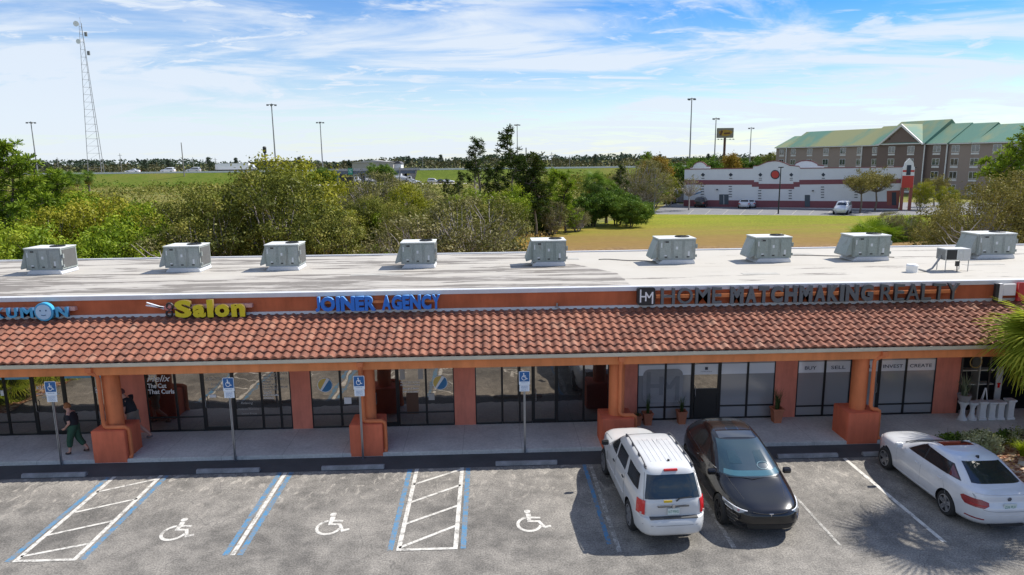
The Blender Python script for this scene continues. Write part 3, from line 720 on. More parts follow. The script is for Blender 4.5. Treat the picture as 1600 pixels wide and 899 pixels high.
for c_ in ((-10.24, 4.4), (-10.27, 4.16)):
    mb.grid([[(c_[0]+(.095+.035*math.cos(u))*math.cos(t), y+.03+.035*math.sin(u), c_[1]+(.095+.035*math.cos(u))*math.sin(t)) for u in [2*math.pi*k/6 for k in range(7)]] for t in [2*math.pi*k/18 for k in range(19)]])
mb.build('scissor_rings', M_BLACKP, S, world=True)
mb = MB(); mb.prism([(-10.42, 4.3), (-10.2, 4.22), (-10.17, 4.36), (-10.42, 4.4)], y+.005, y+.055, 'Y'); mb.build('scissor_joint', M('pink_joint', (.5, .18, .16), .5), S, world=True)
S = sign_root('shop_sign', 'heavy royal blue JOINER AGENCY letters on the rust fascia', -3.6, 4.35)
M_RB = M('royal_blue_letter_face', (.015, .17, .62), .3, var=.05); M_RBR = M('light_blue_letter_edge', (.12, .3, .62), .5)
mb = MB(); mb.box(-5.5, -1.8, 22.1, 22.2, 4.36, 4.44); mb.build('raceway', M_BEAM, S, world=True)
sign_letters(S, 'JOINER', -5.62, -3.68, 4.13, 4.61, 21.98, .12, (M_RB, M_RBR), .05)
sign_letters(S, 'AGENCY', -3.5, -1.6, 4.14, 4.62, 21.98, .12, (M_RB, M_RBR), .05)
S = sign_root('shop_sign', 'dark grey HOME MATCHMAKING REALTY letters with a black square HM badge', 10.2, 4.4)
M_GL = M('grey_letter_face', (.12, .135, .145), .4, var=.06); M_GLD = M('black_letter_return', (.02, .02, .025), .5)
mb = MB(); mb.box(5.45, 15.5, 22.04, 22.2, 4.36, 4.47); mb.build('raceway', M_BEAM, S, world=True)
mb = MB(); mb.prism(rrect(4.82, 5.4, 4.15, 4.74, .09), 21.95, 22.14, 'Y'); mb.build('badge', M_BLACKP, S, world=True)
mono(4.84, 5.38, 4.17, 4.72, 21.945, S, (None, M_WHITE), 'badge', bgd=False, lw_=.085)
sign_letters(S, 'HOME', 5.55, 7.62, 4.17, 4.71, 21.94, .1, (M_GL, M_GLD), .012)
sign_letters(S, 'MATCHMAKING', 7.84, 12.68, 4.15, 4.72, 21.94, .1, (M_GL, M_GLD), .055)
sign_letters(S, 'REALTY', 12.86, 15.58, 4.15, 4.71, 21.94, .1, (M_GL, M_GLD), .012)
S = sign_root('shop_sign', 'black, white and red sign letters partly hidden by the palm', 17.3, 4.35)
mb = MB(); mb.box(16.78, 16.9, 21.95, 22.06, 4.06, 4.66); mb.build('letter', M_BLACKP, S, world=True)
mb = MB(); mb.box(16.905, 17.03, 21.95, 22.06, 4.06, 4.66); mb.build('letter', M_WHITE, S, world=True)
mb = MB(); mb.box(17.08, 17.5, 22.0, 22.1, 4.25, 4.63); mb.build('panel', M_WHITE, S, world=True)
mb = MB(); mb.box(17.56, 17.8, 21.95, 22.06, 4.06, 4.68); mb.box(17.8, 18.5, 21.96, 22.05, 4.28, 4.45); mb.build('letter', M_RED, S, world=True)
# small conduit stub and flood lamp on the flashing
S = thing('conduit_stub', 'small grey conduit stub standing on the white strip below the rust fascia', 'conduit', (2.2, 22.12, 4.12))
mb = MB(); mb.tube([(0, 0, 0), (0, 0, .13)], .03, 8); mb.tube([(-.07, 0, .0), (.07, 0, 0)], .02, 6); mb.build('pipe', M_GALV, S)

# ================================================================== ROOFTOP UNITS
def rooftop_unit(label):
    t = thing('rooftop_unit', label, 'air conditioner', (0, 0, 0), 0, 'grey air conditioning units in a row on the white roof')
    W_, D_, Hh = 1.37, 1.05, .82; zb = .17
    mb = MB(); mb.prism([(-.78*W_/1.37*.98+.08, 0), (W_/2+.0, 0), (W_/2-.06, zb), (-W_/2+.14, zb)], -.06, D_+.06, 'Y'); mb.build('curb', M_FOIL, t, bevel=.02)
    mb = MB(); mb.box(-W_/2, W_/2, 0, D_, zb+.003, zb+Hh)
    for x in (-W_/2+.02, -.18, .22): mb.box(x-.006, x+.006, -.012, .002, zb+.05, zb+Hh-.03)
    mb.box(-W_/2+.04, -.22, -.008, .001, zb+.06, zb+Hh-.04); mb.box(-.14, .18, -.008, .001, zb+.06, zb+Hh-.04); mb.box(.26, W_/2-.03, -.008, .001, zb+.06, zb+Hh-.04)
    mb.build('cabinet', M_UNIT, t, bevel=.006)
    mb = MB(); mb.box(-W_/2-.02, W_/2+.02, -.02, D_+.02, zb+Hh+.002, zb+Hh+.04); mb.build('lid', M_UNITT, t, bevel=.008)
    mb = MB(); mb.lathe([(.27, 0), (.27, .03), (.25, .04), (.24, .01)], (.3, .52, zb+Hh+.041), 24)
    for k in range(6): mb.tube([(.3+.26*math.cos(k*math.pi/6), .52+.26*math.sin(k*math.pi/6), zb+Hh+.075), (.3-.26*math.cos(k*math.pi/6), .52-.26*math.sin(k*math.pi/6), zb+Hh+.075)], .006, 4)
    mb.build('fan_guard', M_BLACKP, t)
    mb = MB(); x = -W_/2
    mb.prism([(x-.02, zb+Hh-.06), (x-.002, zb+Hh-.06), (x-.002, zb+.1), (x-.24, zb+.02), (x-.26, zb+.07)], .06, D_-.06, 'Y'); mb.build('intake_hood', M_UNIT, t, bevel=.006)
    mb = MB(); mb.box(W_/2+.002, W_/2+.02, .1, D_-.08, zb+.08, zb+Hh-.05); mb.build('coil_grille', M('dark_coil', (.1, .1, .095), .7), t)
    for q in ((W_/2+.021, W_/2+.08, .02, .09, zb+.45, zb+.62), (W_/2+.021, W_/2+.07, .02, .08, zb+.1, zb+.2)): mb = MB(); mb.box(*q); mb.build('disconnect_box', M_UNIT, t, bevel=.005)
    mb = MB(); mb.box(-.5, -.32, -.014, -.008, zb+Hh-.13, zb+Hh-.07); mb.build('name_plate', M_BLACKP, t)
    for x in (-.46, -.06, .36): mb = MB(); mb.box(x, x+.1, -.012, -.0085, zb+.09, zb+.14); mb.build('drain_slot', M_BLACKP, t)
    for q in ((-.485, -.455, -.017, -.0145, zb+Hh-.115, zb+Hh-.085), (-.05, .03, -.012, -.0085, zb+.42, zb+.53), (-.47, -.38, -.012, -.0085, zb+.15, zb+.2), (-.6, -.56, -.012, -.0085, zb+.5, zb+.68), (.4, .47, -.012, -.0085, zb+.15, zb+.34)):
        mb = MB(); mb.box(*q); mb.build('sticker', M('pale_sticker', (.55, .57, .58), .5), t)
    return t
ux = [-17.25, -11.95, -8.1, -2.8, 2.38, 7.5, 11.4, 15.4, 20.55]
uw = [1, 1, .95, .97, .98, 1.08, 1.06, 1.1, 1.16]
ul = ['leftmost grey rooftop air conditioner above the KUMON sign', 'grey rooftop air conditioner above the yellow Salon sign, second from the left', 'grey rooftop air conditioner third from the left, between the Salon and JOINER AGENCY signs',
      'grey rooftop air conditioner above the end of the JOINER AGENCY sign', 'grey rooftop air conditioner standing where the streaky roof meets the lawn behind', 'grey rooftop air conditioner above the word HOME, beside the clean roof seam',
      'grey rooftop air conditioner above the word MATCHMAKING', 'grey rooftop air conditioner above the word REALTY, left of the white roof vent', 'large grey rooftop air conditioner at the right edge behind the raised condenser']
up = rooftop_unit(ul[0]); proto_done(up)
for i, x in enumerate(ux):
    o = up if i == 0 else dup(up, (0, 0, 0), label=ul[i])
    o.location = (x, 27.12, ZR+.002); o.scale = (uw[i], 1, 1)
# an extra tenth unit just out of frame
o = dup(up, (25.6, 27.12, ZR+.002), label='grey rooftop air conditioner beyond the right edge of the roof view')
t = thing('condenser_unit', 'small condenser with dark louvred end raised on thin legs on the white roof', 'air conditioner', (17.0, 24.2, ZR))
mb = MB(); mb.box(-.5, .42, 0, .55, .42, .83); mb.build('cabinet', M('off_white_metal', (.56, .56, .54), .5), t, bevel=.01)
mb = MB(); mb.box(-.47, -.1, -.012, -.002, .45, .8)
for k in range(9): mb.box(-.505-.01, -.502, .03, .52, .45+k*.04, .465+k*.04)
mb.build('louvre', M_BLACKP, t)
mb = MB(); mb.box(-.1, -.06, -.01, -.001, .45, .8); mb.box(.16, .175, -.01, -.001, .45, .8); mb.box(-.0, .08, -.01, -.001, .65, .74); mb.build('access_panel', M_UNITT, t)
for x in (-.46, .38):
    for y in (.03, .5): mb = MB(); mb.tube([(x, y, 0), (x, y, .42)], .015, 6); mb.build('leg', M_GALV, t)
mb = MB(); mb.box(-.08, .04, .02, .08, .2, .38); mb.tube([(-.02, .05, .2), (.0, .05, 0)], .02, 5); mb.build('switch_box', M_BLACKP, t)
t = thing('roof_vent', 'round white roof vent with a hose leading to the raised condenser', 'vent', (15.35, 24.3, ZR))
mb = MB(); mb.lathe([(.19, 0), (.19, .2), (.2, .24), (.17, .29), (.02, .31)], n=20); mb.build('vent_drum', M_WHITE, t, smooth=True)
t = thing('refrigerant_hose', 'grey insulated hose rising from the roof vent to the raised condenser', 'hose', (15.5, 24.3, ZR))
mb = MB(); mb.tube([(.1, 0, .1), (.35, -.05, .03), (.6, 0, .12), (.85, .1, .38), (1.0, .15, .55)], .035, 7); mb.build('hose', M('grey_insulation', (.3, .3, .3), .8), t, smooth=True)
for (xa, xb, yb, lab) in ((4.6, 6.9, 28.6, 'thin grey conduit lying on the roof left of the HOME air conditioner'), (12.6, 16.8, 28.9, 'thin dark conduit lying across the white roof to the right hand units')):
    t = thing('roof_conduit', lab, 'conduit', (xa, yb, ZR)); mb = MB(); n = 10
    mb.tube([((xb-xa)*k/n, -1.0*(k/n)**1.6+.1*math.sin(k), .025) for k in range(n+1)], .018, 5); mb.build('conduit_pipe', M('dark_conduit', (.12, .11, .1), .7), t)

# ================================================================== STREET FURNITURE AT THE KERB
def hc_sign(label):
    t = thing('accessible_parking_sign', label, 'sign', (0, 0, 0), 0, 'accessible parking signs along the kerb')
    mb = MB(); mb.box(-.03, -.012, -.015, .025, 0, 2.58); mb.box(.012, .03, -.015, .025, 0, 2.58); mb.box(-.012, .012, .01, .025, 0, 2.58); mb.build('post', M_GALV, t)
    mb = MB(); mb.prism(rrect(-.165, .165, 2.2, 2.63, .03), -.022, -.017, 'Y'); p = mb.build('upper_plate', M_SWHITE, t)
    mb = MB(); mb.prism(rrect(-.15, .15, 2.31, 2.615, .02), -.025, -.0225, 'Y'); mb.build('blue_field', M_SBLUE, p)
    mb = MB()
    for q in ISA: mb.add([(-.1+x*.21, -.0265, 2.345+y*.235) for x, y in q], [tuple(range(len(q)))])
    mb.build('wheelchair_mark', M_WHITE, p)
    mb = MB(); mb.prism(rrect(-.15, .15, 2.0, 2.195, .015), -.022, -.017, 'Y'); p = mb.build('lower_plate', M_SWHITE, t)
    for s, z in (('PARKING BY', 2.255), ('DISABLED', 2.145), ('PERMIT', 2.105), ('ONLY', 2.065), ('$250 FINE', 2.02)):
        fit_text(s, -.1, .1, z, z+.028, -.0235, M_SBLUE, 'plate_lettering', p, world=False)
    return t
hs_ = hc_sign('accessible parking sign on a steel post by the woman in green trousers'); proto_done(hs_)
for i, (x, y, lab) in enumerate(((-12.97, 19.96, None), (-7.8, 19.96, 'accessible parking sign on a steel post in front of the salon door'), (-3.93, 19.86, 'accessible parking sign in front of the second column and pedestal'), (1.0, 19.96, 'accessible parking sign nearest the large white car, before the dark shopfront'))):
    o = hs_ if i == 0 else dup(hs_, (0, 0, 0), label=lab)
    o.location = (x, y, 0)
# ================================================================== CARS
def catmull(keys, per=6):
    """keys: rows (z, yf, yr, w, nf, nr) -> densely sampled rows, monotone-limited cubic"""
    K = np.array(keys, float); n = len(K); out = []
    T = np.zeros_like(K)
    for i in range(n):
        a = K[i]-K[max(i-1, 0)]; b = K[min(i+1, n-1)]-K[i]
        T[i] = np.where(a*b > 0, 2*a*b/(a+b+1e-12), 0) if 0 < i < n-1 else (b if i == 0 else a)
    for i in range(n-1):
        for k in range(per):
            t = k/per; h1 = 2*t**3-3*t**2+1; h2 = t**3-2*t**2+t; h3 = -2*t**3+3*t**2; h4 = t**3-t**2
            out.append(h1*K[i]+h2*T[i]+h3*K[i+1]+h4*T[i+1])
    out.append(K[-1]); return np.array(out)
class CarShape:
    """a car skin stacked from horizontal outlines: each level is a super-ellipse plan"""
    def __init__(s, keys, ym=0., per=6): s.S = catmull(keys, per); s.ym = ym; s.n = len(s.S)
    def row(s, u):
        i = min(int(u), s.n-2); f = u-i; return s.S[i]*(1-f)+s.S[i+1]*f
    def uz(s, z):
        Z = s.S[:, 0]; i = int(np.searchsorted(Z, z)); i = max(1, min(i, s.n-1)); d = Z[i]-Z[i-1]
        return i-1+(z-Z[i-1])/(d if d > 1e-9 else 1)
    def side(s, y, z, sg=1):
        r = s.row(s.uz(z)); L_, n = ((r[1]-s.ym), r[4]) if y > s.ym else ((r[2]-s.ym), r[5])
        q = min(abs((y-s.ym)/L_), .999); return Vector((sg*r[3]*(1-q**n)**(1/n), y, z))
    def end(s, x, z, rear=False):
        r = s.row(s.uz(z)); n = r[5] if rear else r[4]; L_ = (r[2] if rear else r[1])-s.ym
        q = min(abs(x/r[3]), .999); return Vector((x, s.ym+L_*(1-q**n)**(1/n), z))
    def top(s, x, y):
        def F(u):
            r = s.row(u); L_, n = ((r[1]-s.ym), r[4]) if y > s.ym else ((r[2]-s.ym), r[5])
            if L_*(y-s.ym) < 0: return 9
            return abs(x/r[3])**n + abs((y-s.ym)/L_)**n - 1
        lo, hi = s.n*.35, s.n-1.001
        for _ in range(30):
            m = (lo+hi)/2
            if F(m) < 0: lo = m
            else: hi = m
        return Vector((x, y, s.row(lo)[0]))
    def body(s, NP=72):
        mb = MB(); P = []
        for r in s.S:
            ring = []
            for k in range(NP):
                t = 2*math.pi*k/NP
                # square-ish parametrisation keeps samples on the corners
                c, d = math.cos(t), math.sin(t); n = r[4] if d >= 0 else r[5]
                m_ = (abs(c)**n+abs(d)**n)**(1/n); c /= m_; d /= m_
                L_ = (r[1]-s.ym) if d >= 0 else -(r[2]-s.ym)
                ring.append((r[3]*c, s.ym+L_*d, r[0]))
            P.append(ring)
        mb.grid(P, closed=True); n = len(P)
        mb.f.append(tuple(reversed(range(NP)))); mb.mi.append(0); mb.f.append(tuple(range((n-1)*NP, n*NP))); mb.mi.append(0)
        return mb
def offs(P, d, ctr=Vector((0, 0, .7))):
    """offset a grid of points along its normals, away from the car's middle"""
    nr, nc = len(P), len(P[0]); O = []
    for i in range(nr):
        row = []
        for j in range(nc):
            a = P[min(i+1, nr-1)][j]-P[max(i-1, 0)][j]; b = P[i][min(j+1, nc-1)]-P[i][max(j-1, 0)]
            n = a.cross(b)
            n = n.normalized() if n.length > 1e-9 else Vector((0, 0, 1))
            if n.dot(P[i][j]-ctr) < 0: n = -n
            row.append(P[i][j]+n*d)
        O.append(row)
    return O
def quadmap(c, f, nu=10, nv=5):
    """bilinear map of 4 parameter corners (a,b,c,d: around) through f(u,v)"""
    a, b, c_, d = [Vector(q) for q in c]; return [[f(*((a*(1-s)+b*s)*(1-t)+(d*(1-s)+c_*s)*t)) for s in [i/nu for i in range(nu+1)]] for t in [j/nv for j in range(nv+1)]]
def panel(name, P, d, mat, parent, smooth=True):
    """thin raised panel following the skin: outer sheet d proud of it plus edges down to the skin"""
    O = offs(P, d); I = offs(P, -.012); mb = MB(); mb.grid(O)
    nr, nc = len(P), len(P[0])
    loop = [(0, j) for j in range(nc)]+[(i, nc-1) for i in range(1, nr)]+[(nr-1, j) for j in range(nc-2, -1, -1)]+[(i, 0) for i in range(nr-2, 0, -1)]
    lo = [O[i][j] for i, j in loop]; li = [I[i][j] for i, j in loop]; lo.append(lo[0]); li.append(li[0]); mb.grid([lo, li])
    return mb.build(name, mat, parent, smooth=smooth)
def apply_bool(me, cutters):
    o = bpy.data.objects.new('tmp_body', me); COL.objects.link(o); tmp = [o]
    for c in cutters:
        co = bpy.data.objects.new('tmp_cut', c); COL.objects.link(co); tmp.append(co)
        m = o.modifiers.new('b', 'BOOLEAN'); m.operation = 'DIFFERENCE'; m.object = co; m.solver = 'EXACT'
    r = eval_mesh(o)
    for t in tmp: bpy.data.objects.remove(t)
    return r
def wheel(parent, x, y, r, wd, sg, spokes=5, rim=M_ALLOY, spk=.05, steer=0, twin=False):
    e = MB(); h = wd/2
    prof = [(r*.66, -h), (r*.9, -h), (r*.985, -h*.75), (r, -h*.3), (r, h*.3), (r*.985, h*.75), (r*.9, h), (r*.66, h)]
    e.lathe(prof+[prof[0]], (0, 0, 0), 28, 'X', 0, False); me = e.mesh('wheel', M_RUB, smooth=True)
    w_ = link('wheel', me, parent, (x, y, r)); w_.rotation_euler.z = steer
    e = MB(); f = sg*h
    e.lathe([(r*.67, -h*.5), (r*.67, h*1.02), (r*.6, h*1.0), (r*.58, h*.3), (.01, h*.25)] if sg > 0 else [(r*.67, h*.5), (r*.67, -h*1.02), (r*.6, -h*1.0), (r*.58, -h*.3), (.01, -h*.25)], (0, 0, 0), 28, 'X', 0)
    nb = len(e.f)
    e.mi = [1]*nb
    for i in range(28): pass
    for k in range(spokes):
        for dk in ((-.13, .13) if twin else (0,)):
            t = 2*math.pi*k/spokes+dk+.3; c, s_ = math.cos(t), math.sin(t); n = (-s_, c); a = spk*r*1.2; b_ = spk*r
            p = [(.08*r*c+n[0]*a, .08*r*s_+n[1]*a), (.08*r*c-n[0]*a, .08*r*s_-n[1]*a), (.66*r*c-n[0]*b_, .66*r*s_-n[1]*b_), (.66*r*c+n[0]*b_, .66*r*s_+n[1]*b_)]
            e.prism(p, f*.62, f*.95, 'X')
    e.lathe([(.13*r, f*.5), (.13*r, f*.98), (.08*r, f*1.0)], (0, 0, 0), 14, 'X', 0)
    e.lathe([(r*.68, f*.97), (r*.68, f*1.03), (r*.615, f*1.03), (r*.615, f*.97)], (0, 0, 0), 28, 'X', 0, False)
    rm = e.mesh('rim', [rim, M_BLACKP], smooth=False); link('rim', rm, w_)
    return w_
def mk_body(cs, paint, arches, parent, hatch_lines=()):
    me = cs.body().mesh('body', [paint, M_BLACKP])
    cuts = []
    for (y, r, zc) in arches:
        for sg in (-1, 1):
            c = MB(); c.lathe([(r, -.2), (r, .35)], (sg*.75 if sg > 0 else -.75-.15, y, zc), 32, 'X'); cuts.append(c.mesh('cut', M_BLACKP))
    me2 = apply_bool(me, cuts)
    me2.materials.clear(); me2.materials.append(paint); me2.materials.append(M_BLACKP)
    for p in me2.polygons:
        p.use_smooth = True; p.material_index = 0
        c = p.center
        for (y, r, zc) in arches:
            if math.hypot(c.y-y, c.z-zc) < r*.985 and abs(c.x) < 1.2 and abs(c.z-zc) < r and (abs(p.normal.x) > .9 and abs(c.x) < .72): p.material_index = 1
            elif abs(math.hypot(c.y-y, c.z-zc)-r) < .012 and abs(p.normal.x) < .3: p.material_index = 1
    me2.set_sharp_from_angle(angle=R(38)); me2.name = 'body'
    return link('body', me2, parent)
def plate(parent, x, y, z, txt, rear=True, tilt=0):
    mb = MB(); sy = -1 if rear else 1
    mb.box(-.155, .155, -.004, .004, -.078, .078); p = mb.build('number_plate', M('plate_white', (.6, .66, .62), .5), parent); p.location = (x, y, z); p.rotation_euler.x = tilt
    ft = fit_text(txt, -.13, .13, -.035, .035, -.0065, M('plate_green', (.02, .2, .12), .5), 'plate_lettering', p, world=False)
    return p
def handle(parent, cs, y, z, sg, mat, ln=.16):
    a = cs.side(y, z, sg); mb = MB(); mb.obox((a.x+sg*.012, y, z), (.035, ln, .03)); mb.build('door_handle', mat, parent, bevel=.008)
def mirror(parent, x, y, z, sg, mat, s_=1):
    mb = MB(); mb.prism([(-.05, -.06), (.05, -.07), (.07, .04), (.0, .09), (-.05, .07)], 0, .2*s_, 'X')
    me = mb.mesh('mirror', mat, bevel=.02, smooth=True)
    o = link('mirror', me, parent, (x if sg > 0 else x-.2*s_, y, z))
    return o
def paint_mat(name, col, rough=.35, metal=0, coat=.8):
    g = NG(name); p = g.obj(); n = g.noise(p, 2.2, 5, .6); c = g.mix(1.0, col, g.rng(n, .3, .7, .95, 1.04), 'MULTIPLY'); MATS[name] = g.fin(c, rough, metal, .5, None, coat); return MATS[name]
P_WHITE = paint_mat('white_car_paint', (.60, .61, .63), .3)
P_WHITE2 = paint_mat('warm_white_car_paint', (.56, .56, .55), .35)
P_BLACK = paint_mat('black_car_paint', (.007, .007, .008), .2, 0, .45)
M_SEAM = M('panel_gap', (.05, .05, .05), .9)
def strip(name, pts, wd, mat, parent, th=.004):
    """thin line following 3D points on the skin (panel gaps, trims)"""
    mb = MB(); mb.tube(pts, wd, 4); return mb.build(name, mat, parent)

# ---------------- large white car (rear towards us)
def large_suv():
    t = thing('parked_car', 'large white boxy car with roof rails, parked nose in, its red rear lamps facing us', 'car', (4.05, 16.97, 0), R(2.3)); t.scale = (.9, 1, 1)
    E_ = 5
    cs = CarShape([(.30, 2.40, -2.42, .86, 4, 6), (.38, 2.50, -2.50, .91, 4, 6), (.55, 2.54, -2.53, .93, 4, 6), (.68, 2.52, -2.50, .94, 4, 6), (.735, 2.51, -2.46, .94, 4, 6.5), (.76, 2.50, -2.37, .94, 4, 7),
                   (.95, 2.40, -2.36, .935, 4, 7), (1.06, 2.22, -2.34, .92, 4, 7), (1.12, 1.75, -2.32, .91, 4.5, 7), (1.18, 1.18, -2.30, .90, 5, 7), (1.24, 1.04, -2.27, .88, 5, 7),
                   (1.60, .42, -2.14, .77, 5, 7), (1.72, .18, -2.08, .725, 5, 7), (1.79, -.02, -2.0, .67, 5, 7), (1.825, -.3, -1.85, .58, 5, 6), (1.845, -.7, -1.5, .36, 4, 4), (1.85, -.9, -1.2, .1, 3, 3)], -.55, 5)
    b = mk_body(cs, P_WHITE2, [(1.50, .43, .37), (-1.52, .43, .37)], t)
    side = lambda sg: (lambda y, z: cs.side(y, z, sg))
    for sg in (-1, 1):
        f = side(sg)
        panel('side_window', quadmap([(.82, 1.25), (.02, 1.25), (.02, 1.60), (.40, 1.60)], f), .006, M_CARGL, t)
        panel('side_window', quadmap([(-.10, 1.25), (-.92, 1.25), (-.90, 1.61), (-.10, 1.61)], f), .006, M_CARGL, t)
        panel('side_window', quadmap([(-1.16, 1.26), (-2.0, 1.27), (-1.88, 1.60), (-1.08, 1.61)], f), .006, M_CARGL, t)
        for y0_ in (.92, -.04, -1.0):
            strip('door_seam', [cs.side(y0_-(.0 if z < 1.2 else (z-1.2)*.3 if y0_ > .5 else 0), z, sg)+Vector((sg*.001, 0, 0)) for z in (.45, .7, .95, 1.15, 1.22)], .005, M_SEAM, t)
        handle(t, cs, .12, 1.04, sg, M_BLACKP); handle(t, cs, -.86, 1.06, sg, M_BLACKP)
        strip('side_moulding', [cs.side(y, .68, sg)+Vector((sg*.006, 0, 0)) for y in np.linspace(.95, -1.0, 12)], .022, P_WHITE2, t)
        mirror(t, sg*.93, .80, 1.25, sg, M_BLACKP, 1.0)
        # roof rails
        mb = MB(); pts = [cs.top(sg*.62, y)+Vector((0, 0, .06)) for y in np.linspace(-.1, -1.9, 8)]
        mb.tube([pts[0]-Vector((0, -.08, .06))]+pts+[pts[-1]-Vector((0, .08, .06))], .018, 6)
        for y in (-.12, -.75, -1.35, -1.9):
            p = cs.top(sg*.62, y); mb.box(p.x-.022, p.x+.022, y-.06, y+.06, p.z-.02, p.z+.055)
        mb.build('roof_rail', M('dark_grey_rail', (.09, .09, .095), .5), t, smooth=True)
        # tall wraparound rear lamps
        P = [[cs.end(sg*(.70+.0*k), z, True) if False else None for k in range(2)] for z in (0, 1)]
        zs = np.linspace(.80, 1.12, 6); G_ = []
        for z in zs:
            r = cs.row(cs.uz(z)); row = []
            for k in range(9):
                a = R(42.2+(51.5-42.2)*k/8); c_, d_ = math.cos(a), math.sin(a); n = r[5]; L_ = r[2]-cs.ym; ww = r[3]
                # direction in normalised plan space
                c2, d2 = c_, d_; m_ = (abs(c2)**n+abs(d2)**n)**(1/n); row.append(Vector((sg*ww*c2/m_, cs.ym+L_*d2/m_, z)))
            G_.append(row)
        panel('tail_lamp', G_, .018, M_RED, t)
        mb = MB(); p = cs.end(sg*.80, .83, True); mb.obox(p+Vector((0, -.012, 0)), (.1, .02, .05)); mb.build('reverse_lamp', M('clear_lens', (.6, .45, .4), .2), t)
        for y in (1.50, -1.52): wheel(t, sg*.80, y, .37, .25, sg, 5, M_ALLOY, .2)
    # rear glass, tailgate details
    er = lambda x, z: cs.end(x, z, True)
    panel('rear_window', quadmap([(-.72, 1.15), (.72, 1.15), (.62, 1.66), (-.62, 1.66)], er, 12, 6), .007, M_CARGL, t)
    mb = MB(); p = cs.end(0, 1.75, True); mb.obox(p+Vector((0, -.015, .005)), (.36, .06, .05)); mb.build('high_brake_lamp', M_RED, t, bevel=.01)
    mb = MB(); p = cs.end(0, 1.0, True); mb.obox(p+Vector((0, -.02, 0)), (.82, .04, .035)); mb.build('tailgate_bar', M('bar_grey', (.10, .10, .10), .4), t, bevel=.008)
    mb = MB(); mb.lathe([(.04, 0), (.04, .02)], (p.x, p.y-.055, p.z), 12, 'Y'); mb.build('emblem', M_ALLOY, t)
    plate(t, 0, cs.end(0, .89, True).y-.03, .88, '617 MWG')
    mb = MB(); q = cs.end(-.12, 1.13, True); mb.box(q.x-.12, q.x+.1, q.y-.02, q.y-.008, 1.07, 1.125); mb.build('yellow_sticker', M('yellow_sticker', (.62, .42, .02), .5), t)
    mb = MB(); a = cs.end(.0, 1.13, True); c_ = cs.end(.5, 1.19, True); mb.tube([a+Vector((.08, -.03, -.02)), a+Vector((.16, -.04, .04)), c_+Vector((0, -.03, 0))], [.02, .012, .008], 6); mb.build('rear_wiper', M_BLACKP, t)
    for sg in (-1, 1): strip('tailgate_seam', [cs.end(sg*x, z, True)+Vector((0, -.002, 0)) for x, z in ((.745, .78), (.745, 1.1), (.735, 1.2), (.66, 1.68))], .005, M_SEAM, t)
    # bumper step
    panel('bumper_step', [[cs.end(x, .74, True)+Vector((0, -.0, 0)), cs.end(x, .757, True)] for x in np.linspace(-.62, .62, 9)], .006, M('bumper_step_grey', (.07, .07, .07), .7), t)
    mb = MB(); mb.box(-.62, .62, -2.475, -2.33, .735, .755); mb.build('bumper_tread', M('bumper_step_grey'), t)
    strip('bumper_seam', [cs.end(x, .60, True)+Vector((0, -.001, 0)) for x in np.linspace(-.8, .8, 9)], .004, M_SEAM, t)
    # roof ribs
    for x in (-.42, -.28, -.14, 0, .14, .28, .42):
        strip('roof_rib', [cs.top(x, y)+Vector((0, 0, .0)) for y in np.linspace(-.45, -1.75, 8)], .009, P_WHITE2, t)
    mb = MB(); p = cs.top(.05, -1.75); mb.obox(p+Vector((0, 0, .015)), (.05, .05, .04)); mb.build('antenna_base', M_BLACKP, t)
    # windshield and bonnet
    ft = lambda x, z: cs.end(x, z)
    panel('windshield', quadmap([(-.74, 1.25), (.74, 1.25), (.62, 1.70), (-.62, 1.70)], ft, 12, 6), .006, M_CARGL, t)
    for sg in (-1, 1): strip('bonnet_seam', [cs.top(sg*.72, y)+Vector((0, 0, .001)) for y in np.linspace(1.2, 2.1, 8)], .005, M_SEAM, t)
    for sg in (-1, 1): panel('headlamp', quadmap([(sg*.55, .82), (sg*.85, .82), (sg*.85, .98), (sg*.55, .98)], ft, 5, 3), .008, M('headlamp_lens', (.6, .62, .65), .1, coat=1), t)
    panel('grille', quadmap([(-.45, .72), (.45, .72), (.45, .98), (-.45, .98)], ft, 6, 3), .008, M_BLACKP, t)
    return t
large_suv()

